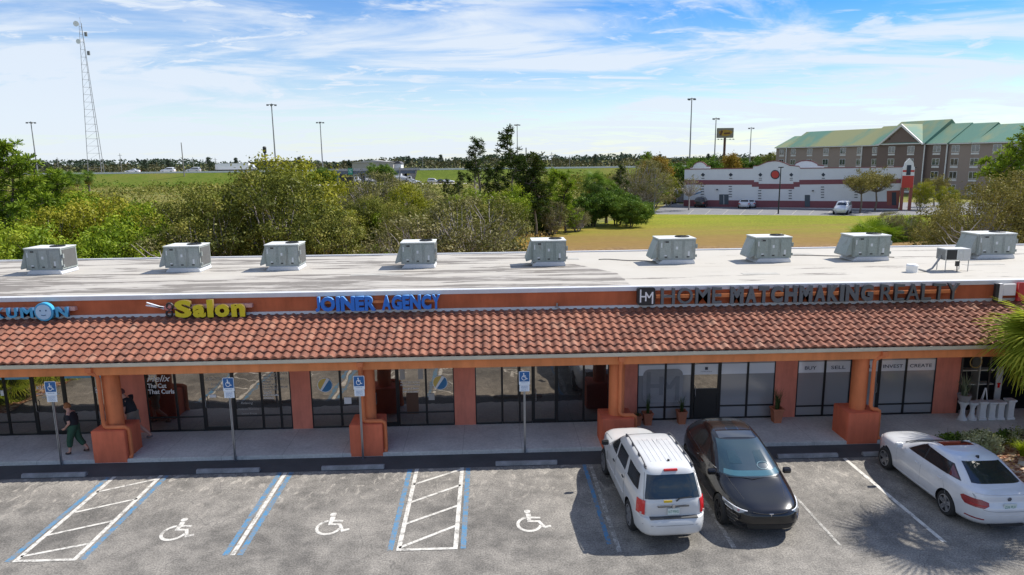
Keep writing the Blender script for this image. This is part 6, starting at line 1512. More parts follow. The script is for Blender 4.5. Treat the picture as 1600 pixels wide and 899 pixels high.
tree(T_GREY, 'grey brown bush in the middle of the palmetto clump', 1395, 74, .5); tree(T_GREY, 'second grey brown bush in the right part of the palmetto clump', 1425, 72, .45)
tree(T_OAK, 'thin crowned oak before the white building, left of the two', 1346, 107, 1.32, name='oak_tree'); tree(T_OAK, 'thin crowned oak before the white building, right of the two', 1369, 110, 1.36, name='oak_tree')
tree(T_BARE, 'small bare grey tree before the left end of the white building', 1077, 118, 1.35, name='bare_tree')

# undergrowth between and behind the near trees: nobody could count it
def scatter(name, label, cat, n, xr, yr, mat, leaf, hfun, seed, keep=None, aspect=.6, per=16, sig=.6):
    rng = np.random.default_rng(seed); X = rng.uniform(*xr, n); Y = rng.uniform(*yr, n)
    if keep is not None: k = keep(X, Y); X, Y = X[k], Y[k]
    h = hfun(X, Y, rng); C = np.stack([X, Y, h*rng.uniform(.2, 1, len(X))], 1); ct = rng.random(len(C)); C = np.repeat(C, per, 0)+rng.normal(size=(len(X)*per, 3))*sig*np.array([1.3, 1.3, .5]); C[:, 2] = np.abs(C[:, 2])
    V, F = leaf_cards(C, leaf, rng, aspect, .2); t = np.repeat(ct, per)*.5+rng.random(len(C))*.5
    return tag(link(name, np_mesh(name, V, F, mat, t)), label, cat, None, 'stuff')
frus = lambda X, Y: (X > -.80*Y-8) & (X < .80*Y+8)
leftk = lambda X, Y: frus(X, Y) & ((X < 1.5) | (Y > 100))
scatter('undergrowth', 'mixed green undergrowth filling the ground behind the roof on the left', 'undergrowth', 2600, (-48, 3), (34.5, 68), LM['olive'], .26, lambda X, Y, r: 1.2+1.2*r.random(len(X)), 101, lambda X, Y: leftk(X, Y) & ~((X > -9.5) & (X < -4) & (Y < 62)), per=14, sig=.45)
ns = lambda X, Y, s_: np.sin(X*s_+1.3*np.sin(Y*s_*.7))+np.sin(Y*s_*1.3+2)
scatter('marsh_scrub', 'olive scrub dotted over the marsh towards the highway', 'scrub', 5600, (-190, 30), (62, 255), LM['olive'], .7, lambda X, Y, r: .5+1.6*r.random(len(X)), 102, lambda X, Y: frus(X, Y) & (ns(X, Y, .11) > .0) & ((X < 2) | (Y > 120)), per=10, sig=1.0)
scatter('marsh_scrub', 'yellow green brush dotted over the marsh towards the highway', 'scrub', 3200, (-190, 40), (68, 262), LM['olive'], .5, lambda X, Y, r: .3+1.1*r.random(len(X)), 103, lambda X, Y: frus(X, Y) & (ns(X+9, Y, .13) > .2) & ((X < 2) | (Y > 120)), per=10, sig=1.1)
scatter('marsh_grass', 'tan and brown marsh grass between the brush', 'grass', 1500, (-170, 20), (75, 262), LM['brown'], .5, lambda X, Y, r: .2+.5*r.random(len(X)), 104, lambda X, Y: frus(X, Y) & ((X < 2) | (Y > 120)), per=8, sig=1.6)
scatter('scrub_behind_lot', 'scrub and low trees between the white building and the highway', 'scrub', 1500, (20, 130), (165, 262), LM['olive'], 1.0, lambda X, Y, r: 1+3*r.random(len(X)), 105, frus, per=12, sig=1.3)
scatter('lawn_weeds', 'dry weeds along the edge of the lawn under the pines', 'weeds', 380, (1, 14), (66, 90), LM['dry'], .22, lambda X, Y, r: .1+.3*r.random(len(X)), 106, lambda X, Y: (X < 2+(Y-66)*.35), per=12, sig=.35)

# ================================================================== FAR TREE LINE
def far_line(name, label, y0_, y1_, n, hmin, hmax, mat, leaf, seed, xr=(-620, 620)):
    rng = np.random.default_rng(seed); X = rng.uniform(*xr, n); Y = rng.uniform(y0_, y1_, n)
    h = hmin+(hmax-hmin)*np.clip(.5+.3*np.sin(X*.021+seed)+.25*np.sin(X*.083)+.2*np.sin(X*.31+1)+rng.normal(size=n)*.12, 0, 1.1)
    per = 22; C = np.repeat(np.stack([X, Y, h], 1), per, 0); u = rng.random(len(C)); C[:, 2] *= 1-u*u*1.0; C[:, :2] += rng.normal(size=(len(C), 2))*2.0*(.4+u[:, None]); C[:, 2] += rng.normal(size=len(C))*.4
    V, F = leaf_cards(C, leaf, rng, .7, .3); t = np.repeat(rng.random(n), per)*.6+rng.random(len(C))*.4
    tag(link(name, np_mesh(name, V, F, mat, t)), label, 'wood', None, 'stuff')
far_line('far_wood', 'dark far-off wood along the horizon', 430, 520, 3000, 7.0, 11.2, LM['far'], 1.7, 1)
far_line('far_wood', 'brownish patches of far-off wood behind the highway', 395, 440, 900, 6, 9.5, LM['farb'], 1.5, 2, (-420, 330))
scatter('verge_bushes', 'dark bushes and small trees along the foot of the highway bank', 'bushes', 520, (-230, 110), (252, 276), LM['dark'], .8, lambda X, Y, r: .8+3.2*r.random(len(X))**2, 107, lambda X, Y: frus(X, Y) & ((X < -75) | (X > -8)) & (ns(X, Y, .2) > -.4), per=14, sig=1.0)
rngf = np.random.default_rng(9)
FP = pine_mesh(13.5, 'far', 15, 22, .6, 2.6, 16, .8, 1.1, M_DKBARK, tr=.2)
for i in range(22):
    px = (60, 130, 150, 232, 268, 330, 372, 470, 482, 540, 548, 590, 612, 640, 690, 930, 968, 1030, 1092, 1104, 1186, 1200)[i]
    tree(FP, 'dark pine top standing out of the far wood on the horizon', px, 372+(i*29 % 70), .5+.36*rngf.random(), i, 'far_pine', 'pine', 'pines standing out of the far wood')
# ================================================================== WHITE COMMERCIAL BUILDING BEYOND THE LAWN
M_WB = M('white_building_paint', (.66, .67, .68), .8, var=.06, vs=.4); M_MAR = M('maroon_band_paint', (.22, .075, .085), .8, var=.08, vs=.5); M_REDP = M('bright_red_paint', (.50, .05, .035), .6, var=.08)
M_WTOP = M('sunlit_white_gable', (.74, .74, .74), .8, var=.04); M_NAVY = M('navy_tile', (.02, .03, .05), .5); M_DOORG = M('slate_door', (.06, .08, .10), .5); M_BRR = M('brick_red_column', (.28, .09, .065), .8)  # gable white is lighter than the walls, sunlight put into its colour
A0 = Vector((36.3, 128.0)); A1 = Vector((68.2, 111.4)); ud = (A1-A0).normalized(); wa = math.atan2(ud.y, ud.x)
def onplane(P0, d, px, py):
    r = ray(px, py); n = Vector((-d.y, d.x)); t = (n.dot(P0))/(n.x*r.x+n.y*r.y); p = r*t; return ((Vector((p.x, p.y))-P0).dot(d), H+p.z)
Wp = lambda cx, cy: onplane(A0, ud, 1040+cx/3.4575, 140+cy/3.4575)      # from enlarged-view coordinates to (along wall, height)
WB = thing('white_shop_building', 'long white building with maroon band, curved gables and a red round emblem beyond the lawn', 'building', (A0.x, A0.y, -.05), wa)
LW = Wp(1278, 430)[0]
top = [Wp(95, 433), Wp(470, 428), Wp(474, 416), Wp(500, 414), Wp(522, 404), Wp(548, 394), Wp(575, 389), Wp(592, 388), Wp(612, 390), Wp(640, 398), Wp(668, 412), Wp(700, 415), Wp(722, 417), Wp(727, 428), Wp(1278, 421)]
top = [(s, z+.05) for s, z in top]; top[-1] = (LW, top[-1][1]); top[0] = (0, top[0][1])
mb = MB(); mb.prism([(LW, 0), (0, 0)]+top, 0, .3, 'Y'); mb.build('front_wall', M_WB, WB)
mb = MB(); mb.box(0, .3, .3, 22, 0, 6.2); mb.box(LW-.3, LW, .3, 22, 0, 6.2); mb.box(.3, LW-.3, 21.7, 22, 0, 6.2); mb.build('side_wall', M_WB, WB)
mb = MB(); mb.box(.3, LW-.3, .3, 21.7, 5.6, 5.9); mb.build('flat_roof', M_ROADFAR, WB)
mb = MB()
for a, b in zip(top[:-1], top[1:]):
    if abs(b[0]-a[0]) > .05: mb.prism([a, b, (b[0], b[1]+.13), (a[0], a[1]+.13)], -.06, .34, 'Y')
mb.build('parapet_trim', M_MAR, WB)
for nm, (xa, ya, xb, yb), y_ in (('rear_gable', (668, 386, 855, 428), 18), ('rear_gable', (133, 393, 240, 432), 21.0)):
    P = A0+Vector((-ud.y, ud.x))*y_; q = lambda cx, cy: onplane(P, ud, 1040+cx/3.4575, 140+cy/3.4575)
    w_ = xb-xa; pts = [q(xa, yb), q(xa, yb-8), q(xa+.12*w_, yb-10), q(xa+.2*w_, ya+14), q(xa+.35*w_, ya+3), q(xa+.5*w_, ya), q(xa+.65*w_, ya+4), q(xa+.8*w_, ya+17), q(xa+.82*w_, yb-16), q(xb, yb-13), q(xb, yb)]
    pts = [(s, z+.05) for s, z in pts]; pts = [(pts[0][0], 5.0)]+pts[1:-1]+[(pts[-1][0], 5.0)]; mb = MB(); mb.prism(pts, y_, y_+.3, 'Y'); g_ = mb.build('rear_gable', M_WTOP, WB)
    mb = MB()
    for a, b in zip(pts[1:-2], pts[2:-1]):
        if abs(b[0]-a[0]) > .05: mb.prism([a, b, (b[0], b[1]+.18), (a[0], a[1]+.18)], y_-.08, y_+.38, 'Y')
    mb.build('gable_trim', M_MAR, g_)
def wband(pts, name, mat, d0=-.03, par=WB):
    mb = MB(); mb.prism([(max(0.02, min(Wp(x, y)[0], LW-.02)), Wp(x, y)[1]+.05) for x, y in pts], d0, -.002, 'Y'); return mb.build(name, mat, par)
wband([(95, 489), (478, 490), (478, 500), (503, 500), (503, 510), (690, 510), (690, 500), (722, 500), (722, 489), (1278, 482), (1278, 507), (725, 514), (725, 526), (695, 527), (695, 538), (503, 538), (503, 526), (466, 526), (466, 515), (95, 514)], 'maroon_band', M_MAR)
wband([(95, 597), (1278, 606), (1278, 645), (95, 632)], 'maroon_base', M_MAR, -.04)
wband([(592+25*math.cos(a), 460+25*math.sin(a)) for a in np.linspace(0, 2*math.pi, 22)[:-1]], 'emblem_rim', M_NAVY, -.06); wband([(592+20*math.cos(a), 460+20*math.sin(a)) for a in np.linspace(0, 2*math.pi, 22)[:-1]], 'round_emblem', M_REDP, -.09)
for x in (202, 352, 512, 679, 852):
    y = 461; wband([(x-11, y), (x, y-11), (x+11, y), (x, y+11)], 'diamond_tile', M_NAVY, -.05)
    for yy in ((480,) if x in (202, 352, 852) else (480, 490)): wband([(x-8, yy-1.5), (x+8, yy-1.5), (x+8, yy+1.5), (x-8, yy+1.5)], 'dash_tile', M_NAVY, -.05)
for x in (198, 349, 508, 673, 847, 1028):
    for k in range(5):
        y = 524+k*14+(0 if x < 460 else 3) + (20 if x in (508, 673) else 0)
        if y < 602: wband([(x-8, y-2), (x+9, y-2), (x+9, y+2), (x-8, y+2)], 'dash_tile', M_NAVY, -.05)
for a, b, c_, d in ((290, 340, 567, 621), (752, 780, 570, 634)):
    f = wband([(a, d), (a, c_), (b, c_), (b, d)], 'door', M_DOORG, -.07)
    if a == 290: wband([((a+b)/2-1.2, d), ((a+b)/2-1.2, c_+3), ((a+b)/2+1.2, c_+3), ((a+b)/2+1.2, d)], 'door_mullion', M_CAP, -.1, WB)
for x, y in ((279, 541), (796, 547)): wband([(x-5, y-3), (x+5, y-3), (x+5, y+3), (x-5, y+3)], 'wall_lamp', M_NAVY, -.25)
wband([(130, 566), (150, 563), (175, 556), (195, 553), (195, 557), (176, 563), (155, 571), (138, 573)], 'blue_swoosh', M('faded_blue_paint', (.10, .2, .34), .8), -.02)
# entrance tower at the right end, with the brick red entrance beside and below it
E0 = LW
mb = MB(); tz = 8.2; mb.prism([(0, 3.7), (0, 6.9), (.15, 7.1), (.25, 7.7), (.85, tz+.2), (1.45, 7.7), (1.55, 7.1), (1.7, 6.9), (1.7, 3.7)], -.6, .6, 'Y')
mb.v = [(E0+.05+x, y, z) for x, y, z in mb.v]; mb.build('entrance_tower', M_WTOP, WB)
mb = MB(); mb.box(E0+.08, E0+1.72, -.63, -.602, 3.68, 5.6); mb.box(E0+.08, E0+1.72, -.63, -.602, 6.2, 6.5); mb.build('red_panel', M_REDP, WB)
for x in (E0+.1, E0+1.3): mb = MB(); mb.box(x, x+.42, -.55, .5, 0, 3.69); mb.build('entrance_column', M_BRR, WB)
wband([(1195, 548), (1276, 545), (1276, 628), (1195, 625)], 'entrance_wall', M_BRR, -.05); wband([(1222, 556), (1246, 555), (1246, 626), (1222, 625)], 'entrance_door', M_NAVY, -.08)
mb = MB(); mb.box(E0+.6, E0+1.2, -.66, -.635, 5.7, 7.3); mb.build('tower_emblem', M_NAVY, WB)
# shipping container and forklift-like truck at the left end
g_ = G(1058, 317); t = thing('shipping_container', 'tall grey ribbed container at the left end of the white building', 'container', (g_.x, g_.y, -.05), wa)
mb = MB(); mb.box(-.9, .9, 0, 5, .15, 2.7)
for k in range(9): mb.box(-.88+k*.2, -.80+k*.2, -.04, 0, .2, 2.65)
mb.build('container_box', M('container_grey', (.2, .2, .21), .7), t); mb = MB(); mb.box(-.05, .05, -.07, -.045, .2, 2.6); mb.build('door_bar', M_CAP, t)
# kerbed islands in the far lot
for i, (px, py, w_, d_) in enumerate(((1080, 319, 5, 2.2), (1372, 326, 7, 2.6))):
    g_ = G(px, py); mb = MB(); mb.box(-w_/2, w_/2, -d_/2, d_/2, 0, .14); o = mb.build('lot_island', M_CONC_ROAD); o.location = (g_.x, g_.y, -.05); o.rotation_euler.z = wa; tag(o, kind='structure')
    mb = MB(); mb.box(-w_/2+.15, w_/2-.15, -d_/2+.15, d_/2-.15, .14, .17); o = mb.build('island_grass', M_BANK); o.location = (g_.x, g_.y, -.05); o.rotation_euler.z = wa; tag(o, kind='structure')
for i, (px, lab) in enumerate(((1360, 'clipped hedge at the right end of the white building, left half'), (1378, 'clipped hedge at the right end of the white building, right half'), (1392, 'low hedge beside the entrance of the white building'))):
    g_ = G(px, 321); shrub(lab, (g_.x, g_.y+1.5, -.05), [(0, 0, .55, 1.1, .7, .55)], 70, 26, .2, .2, LM['dark'], 40+i, 'clipped_hedge')
for k in range(13):
    px = 1075+k*27; a = G(px, 335.3 if px < 1340 else 335.5); b = G(px+9, 327.5)
    stripe('lot_line', (a.x, a.y), (b.x, b.y), .14, M_WORN, -.03, 'white stall line in the far parking lot')
kl = [G(x, y) for x, y in ((1018, 334.4), (1350, 336.9))]; stripe('far_kerb', (kl[0].x, kl[0].y), (kl[1].x, kl[1].y), .35, M_CONC_ROAD, -.025, 'pale kerb between the lawn and the far parking lot')

# ================================================================== HOTEL
Q0 = PY(1213, 235, 196); Q1 = PY(1600, 230, 137); Q0 = Vector((Q0.x, Q0.y)); Q1 = Vector((Q1.x, Q1.y)); hd_ = (Q1-Q0).normalized(); ha = math.atan2(hd_.y, hd_.x)
Hp = lambda px, py: onplane(Q0, hd_, px, py)
HT = thing('hotel', 'four storey brown grey hotel with green metal roofs and a pointed central gable', 'building', (Q0.x, Q0.y, -.05), ha)
M_HB = M('taupe_stucco', (.27, .215, .185), .85, var=.06, vs=.3); M_HBD = M('brown_brick', (.15, .11, .094), .85, var=.1, vs=.5); M_HG = M('grey_panel', (.15, .16, .18), .8); M_HW = M('white_window_trim', (.58, .58, .57), .6)
g = NG('green_metal_roof'); p = g.obj(); s_ = g.n('ShaderNodeSeparateXYZ'); g.L.new(p, s_.inputs[0])
rib = g.math('ABSOLUTE', g.math('SUBTRACT', g.math('FRACT', g.math('DIVIDE', s_.outputs[0], .6)), .5))
c = g.mix(g.rng(g.noise(p, .12, 4, .6, (1, .4, .4)), .4, .6), (.10, .22, .165), (.24, .25, .12)); c = g.mix(g.rng(rib, 0, .08, .35, 0), c, (.06, .14, .10)); M_GRF = g.fin(c, .75, 0, .25)
SX = lambda px: Hp(px, 235)[0]
secs = [(1213, 1231, 0, 11.3, 14.5, M_HB), (1231, 1349, 0, 11.3, 15.55, M_HB), (1349, 1376, -.4, 11.3, 15.95, M_HBD), (1376, 1450, -1.2, 11.5, 16.8, M_HBD), (1450, 1482, -.5, 11.3, 15.8, M_HBD), (1482, 1522, 0, 11.3, 15.6, M_HB), (1522, 1600, -.2, 11.3, 15.15, M_HB), (1600, 1700, 0, 11.3, 15.1, M_HB)]
for i, (a, b, yo, ez, rz_, mt) in enumerate(secs):
    x0, x1 = SX(a), SX(b) if b <= 1600 else SX(1600)+(b-1600)*.12*2
    mb = MB(); mb.box(x0+.001*i, x1+.001*i, yo, 14, 0, ez-.02*i); mb.build('wall', mt, HT)
    ov = .5; mb = MB(); mb.prism([(yo-ov, ez-.15), (yo-ov, ez+.05), (7, rz_), (14+ov, ez+.05), (14+ov, ez-.15)], x0-.25-.01*i, x1+.25+.01*i, 'X'); mb.build('roof', M_GRF, HT)
    mb = MB(); mb.box(x0-.2, x1+.2, yo-ov-.04, yo-ov+.0, ez-.2, ez+.02); mb.build('eaves_gutter', M_HW, HT)
gx0, gx1 = SX(1382), SX(1446); gm = (gx0+gx1)/2
mb = MB(); mb.prism([(gx0, 11.0), (gx1, 11.0), (gx1, 11.6), (gm, 15.5), (gx0, 11.6)], -1.45, -1.22, 'Y'); mb.build('gable_wall', M_HBD, HT)
mb = MB(); mb.prism([(gx0-.7, 11.2), (gx0-.3, 11.1), (gm, 15.35), (gx1+.3, 11.1), (gx1+.7, 11.2), (gm, 15.9)], -1.9, -1.46, 'Y'); mb.build('gable_trim', M_HW, HT)
mb = MB(); mb.prism([(gx0-.6, 11.35), (gx0-.5, 11.15), (gm, 15.7), (gx1+.5, 11.15), (gx1+.6, 11.35), (gm, 15.95)], -1.455, 6.5, 'Y'); mb.build('gable_roof', M_GRF, HT)
for px in (1231, 1349, 1450, 1482): mb = MB(); x = SX(px); mb.box(x-.12, x+.12, -1.3 if px in (1450,) else -.62, -.45 if px != 1450 else -1.22, 0, 11.2); mb.build('downpipe', M_HW, HT)
mbf = MB(); mbf.box(-.85, .85, -.06, 0, 0, 1.5); wfm = mbf.mesh('window', M_HW)
mbp = MB(); mbp.box(-.76, -.05, -.075, -.061, .09, 1.42); mbp.box(.05, .76, -.075, -.061, .09, 1.42); mbp.box(-.76, .76, -.074, -.0615, .75, .79, 1); wpm = mbp.mesh('pane', [M_FARGL, M_HW])
mbv = MB(); mbv.box(-.85, .85, -.06, -.001, -.55, -.18); wvm = mbv.mesh('air_vent', M_HW)
nwin = 0
for px, yo in ((1222, 0), (1240, 0), (1265.5, 0), (1291, 0), (1317.5, 0), (1344, 0), (1370, -.4), (1399, -1.24), (1429, -1.24), (1466, -.5), (1493, 0), (1525, -.2), (1559, -.2), (1592, -.2), (1625, 0), (1655, 0)):
    x = SX(px) if px <= 1600 else SX(1600)+(px-1600)*.22
    for fl in range(4):
        z = .9+2.83*fl; o = link('window', wfm, HT, (x, yo-.002, z)); link('pane', wpm, o); link('air_vent', wvm, o)
for px in (1395, 1433): mb = MB(); x = SX(px); mb.lathe([(.22, -1.5), (.22, -1.455)], (x, 0, 12.6), 10, 'Y'); mb.build('gable_vent', M_BLACKP, HT)

# ================================================================== HIGHWAY, BRIDGE, LOWER ROAD
YH = 290.0; ZD = 5.0
BX0, BX1 = PY(512, 270, YH).x, PY(645, 270, YH).x
def bank(x0, x1, nm='highway_bank'):
    mb = MB(); mb.prism([(YH-16, -.1), (YH-1.5, ZD-.15), (YH+14, ZD-.15), (YH+28, -.1)], x0, x1, 'X'); tag(mb.build(nm, M_BANK), kind='structure')
bank(-420, BX0-2); bank(BX1+2, 420)
mb = MB(); mb.box(-420, 420, YH-.4, YH+12, ZD-.12, ZD); tag(mb.build('highway_road', M_CONC_ROAD), kind='structure')
BR = thing('highway_bridge', 'grey concrete highway overpass with a green sign, seen over the marsh', 'bridge', ((BX0+BX1)/2, YH, 0))
mb = MB(); mb.box(BX0-3, BX1+3, YH-.9, YH-.45, ZD-.1, ZD+.85); mb.build('parapet', M('bridge_concrete', (.36, .35, .34), .85, vs=.2), BR, world=True)
mb = MB(); mb.box(BX0-1, BX1+1, YH-.7, YH+12, ZD-1.4, ZD-.125); mb.build('girder', M('girder_blue_grey', (.13, .15, .18), .8, vs=.2), BR, world=True)
for k in range(4):
    x = BX0+4+k*(BX1-BX0-8)/3
    if k in (0, 1, 3): mb = MB(); mb.box(x-.45, x+.45, YH+.5, YH+11, -.1, ZD-1.41); mb.build('pier', M('bridge_concrete'), BR, world=True)
mb = MB(); mb.prism([(BX1-7, -.1), (BX1+2.2, -.1), (BX1+2.2, ZD-.2), (BX1+1.4, ZD-.2)], YH-.6, YH+11, 'Y'); mb.build('abutment_slope', M('pinkish_concrete', (.42, .36, .33), .9), BR, world=True)
mb = MB(); mb.box(BX0-2.2, BX0+1.5, YH-.6, YH+11, -.1, ZD-1.42); mb.build('abutment', M('bridge_concrete'), BR, world=True)
x = PY(548, 263, YH).x; t = thing('road_sign', 'green highway exit sign hung on the overpass parapet', 'sign', (x, YH-1.2, 4.0)); mb = MB(); mb.box(-.9, .9, 0, .08, -.6, 2.0); mb.build('sign_panel', M('highway_green', (.01, .25, .14), .5), t)
fit_text('EXIT', -.6, .6, 1.0, 1.6, -.02, M_WHITE, 'sign_lettering', t, world=False); fit_text('170', -.6, .6, .1, .8, -.02, M_WHITE, 'sign_lettering', t, world=False)
tag(MB().box(-420, BX0-3, YH-.9, YH-.45, ZD-.1, ZD+.55).build('highway_barrier', M('pale_barrier', (.72, .70, .66), .8)), 'pale concrete barrier along the highway left of the overpass', 'barrier'); tag(MB().box(BX1+3, 420, YH-.9, YH-.45, ZD-.1, ZD+.55).build('highway_barrier', M('pale_barrier', (.72, .70, .66), .8)), 'pale concrete barrier along the highway right of the overpass', 'barrier')
sheet('lower_road', [(-110, 266), (-8, 266), (-8, 281), (-110, 281)], -.04, M_CONC_ROAD); sheet('side_road', [(BX0+1, 281), (BX1-1, 281), (BX1-1, 420), (BX0+1, 420)], -.045, M_ROADFAR)

# vehicles far off: each with body, glass, wheels
def far_car(label, paint, loc, rz, kind='saloon', lamps=None, sc=1):
    t = thing('car', label, 'car', loc, rz); t.scale = (sc,)*3
    if kind == 'saloon': K = [(.25, 2.2, -2.2, .84, 4, 4), (.5, 2.3, -2.3, .88, 4, 4), (.75, 2.2, -2.25, .88, 4, 5), (.95, 1.0, -2.1, .86, 4, 5), (1.02, .8, -1.7, .82, 4, 5), (1.35, .1, -1.0, .64, 4, 4), (1.43, -.3, -.6, .2, 3, 3)]
    else: K = [(.3, 2.2, -2.2, .86, 4, 5), (.6, 2.35, -2.3, .92, 4, 6), (.95, 2.1, -2.28, .92, 4, 6), (1.1, 1.1, -2.25, .9, 4, 6), (1.2, .9, -2.2, .87, 4, 6), (1.6, .3, -2.0, .74, 4, 6), (1.75, -.2, -1.7, .5, 4, 4), (1.78, -.6, -1.2, .1, 3, 3)]
    cs = CarShape(K, -.4, 3); b = cs.body(28).mesh('body', paint, smooth=True); link('body', b, t); zt, zb = (1.32, 1.05) if kind == 'saloon' else (1.56, 1.2)
    for sg in (-1, 1): panel('side_window', quadmap([(.5, zb), (-1.2 if kind == 'saloon' else -1.9, zb), (-1.0 if kind == 'saloon' else -1.75, zt), (.1, zt)], lambda y, z: cs.side(y, z, sg), 6, 2), .01, M_CARGL, t)
    panel('windshield', quadmap([(-.6, zb), (.6, zb), (.5, zt), (-.5, zt)], lambda x, z: cs.end(x, z), 5, 2), .01, M_CARGL, t); panel('rear_window', quadmap([(-.6, zb), (.6, zb), (.5, zt), (-.5, zt)], lambda x, z: cs.end(x, z, True), 5, 2), .01, M_CARGL, t)
    for sx in (-1, 1):
        for y in (1.4, -1.35): mb = MB(); mb.lathe([(.32, -.11), (.34, -.08), (.34, .08), (.32, .11)], (0, 0, 0), 14, 'X'); w_ = link('wheel', mb.mesh('wheel', M_RUB, smooth=True), t, (sx*.83, y, .34)); mb = MB(); mb.lathe([(.19, sx*.10), (.19, sx*.125)], (0, 0, 0), 10, 'X'); mb.build('rim', M_ALLOY, w_)
        mb = MB(); mb.box(sx*.72-.13, sx*.72+.13, -2.32, -2.2, .72, .85); mb.build('tail_lamp', M_RED, t); mb = MB(); mb.box(sx*.68-.15, sx*.68+.15, 2.15, 2.3, .62, .74); mb.build('headlamp', M('headlamp_lens'), t)
    return t
P_SIL = paint_mat('silver_car_paint', (.4, .41, .42), .35, .3); P_DK = paint_mat('dark_car_paint', (.02, .02, .025), .3); P_RDC = paint_mat('dark_red_car_paint', (.16, .015, .015), .3)
def gat(px, py): g_ = G(px, py); return (g_.x, g_.y, -.04)
far_car('black car with red tail lamps parked at the left end of the white building', P_DK, gat(1096, 323), wa, 'suv', sc=1.05); far_car('dark car parked close right of the black car at the white building', P_DK, gat(1109, 321.5), wa, 'suv', sc=.95)
far_car('white car parked under the round red emblem side of the white building', P_WHITE, gat(1163, 324.5), wa+.1, 'saloon', sc=1.1); far_car('white saloon parked close right of the first white car by the white building', P_WHITE, gat(1173, 323.5), wa+.05, 'saloon')
far_car('white car facing us on the far parking lot near the two oaks', P_WHITE, gat(1316, 334), wa+math.pi-.15, 'suv', sc=1.15)
far_car('dark red car standing by the grey container', P_RDC, gat(1047, 318), wa, 'suv')
for px, lab, pt, kd in ((207, 'white car on the highway, leftmost, right of the radio tower', P_WHITE, 'saloon'), (262, 'white van-like car on the highway, second from the left', P_WHITE, 'suv'), (302, 'silver white car on the highway, third from the left', P_SIL, 'suv'), (436, 'silver car on the highway beside the high mast', P_SIL, 'saloon')):
    far_car(lab, pt, (PY(px, 262, YH+2.5).x, YH+2.5, ZD+.01), R(90), kd, sc=1.25)
def truck(label, px, Y, z, cab, box, L_=9, box_h=2.6, tank=False, rz=0):
    t = thing('truck', label, 'truck', (PY(px, 270, Y).x, Y, z), rz)
    mb = MB(); mb.box(-L_/2, L_/2, -1.1, 1.1, .7, 1.0); mb.build('chassis', M_BLACKP, t)
    if tank: mb = MB(); mb.lathe([(.6, -L_/2+.2), (1.1, -L_/2+1.2), (1.15, 0), (.7, L_/2-2.8)], (0, 0, 2.0), 14, 'X'); mb.build('mixer_drum', box, t, smooth=True)
    else: mb = MB(); mb.box(-L_/2, L_/2-2.6, -1.2, 1.2, 1.01, 1.0+box_h); mb.build('cargo_box', box, t, bevel=.05)
    mb = MB(); mb.prism([(L_/2-2.3, 1.01), (L_/2, 1.01), (L_/2, 1.7), (L_/2-.7, 1.9), (L_/2-1.0, 2.9), (L_/2-2.3, 2.95)], -1.1, 1.1, 'Y'); cb = mb.build('cab', cab, t, bevel=.06)
    mb = MB(); mb.box(L_/2-1.9, L_/2-1.05, -1.12, 1.12, 1.95, 2.7); mb.build('cab_window', M_CARGL, cb)
    for x in (-L_/2+1.2, -L_/2+2.4, L_/2-1.2):
        for y in (-1.0, 1.0): mb = MB(); mb.lathe([(.48, -.14), (.5, -.1), (.5, .1), (.48, .14)], (0, 0, 0), 14, 'Y'); link('wheel', mb.mesh('wheel', M_RUB, smooth=True), t, (x, y, .5))
truck('white box truck on the highway left of the black tipped pole', 372, YH+3, ZD+.01, P_WHITE, M_WHITE, 15, 2.5); truck('smaller white box truck ahead on the highway', 352, YH+6, ZD+.01, P_WHITE, M_WHITE, 7, 2.2)
truck('dark truck with a white cab on the lower road under the overpass', 546, 277, -.03, P_WHITE, P_DK, 8.5, 1.8); truck('white cement mixer truck on the lower road at the right of the overpass', 628, 275, -.03, P_WHITE, M('mixer_grey', (.35, .37, .4), .5), 9, 2, True)
for px, lab, pt, kd in ((574, 'dark car on the lower road behind the dark truck', P_DK, 'saloon'), (648, 'white car right behind the cement mixer truck', P_WHITE, 'saloon'), (678, 'silver car on the lower road, second right of the mixer truck', P_SIL, 'suv'), (690, 'dark car on the lower road, third right of the mixer truck', P_DK, 'saloon'), (700, 'white car on the lower road nearest the dead trees', P_WHITE, 'saloon')):
    far_car(lab, pt, (PY(px, 280, 274).x, 274, -.03), R(90 if px < 600 else -90), kd, sc=1.15)
tree(T_DARK, 'round dark tree standing on the lower road verge before the overpass', 596, 262, 2.0)
tree(T_DARK, 'dark green tree left of the overpass at the lower road', 508, 255, 1.7)
t = thing('warehouse', 'low beige roofed building far behind the overpass', 'building', (PY(582, 255, 380).x, 380, 0)); mb = MB(); mb.box(-11, 11, 0, 20, 0, 8.0); mb.build('wall', M('beige_wall', (.38, .35, .3), .9), t); mb = MB(); mb.prism([(-12, 8.01), (12, 8.01), (0, 9.2)], -.5, 20.5, 'Y'); mb.build('roof', M('beige_roof', (.4, .38, .35), .8), t)
t = thing('warehouse', 'low white building far behind the overpass, right of the beige one', 'building', (PY(612, 255, 385).x, 385, 0)); mb = MB(); mb.box(-5, 5, 0, 12, 0, 7.2); mb.build('wall', M_WB, t); mb = MB(); mb.prism([(-5.5, 7.21), (5.5, 7.21), (4, 8.4), (-4, 8.4)], -.3, 12.3, 'Y'); mb.build('roof', M('dark_roof', (.08, .08, .09), .8), t)

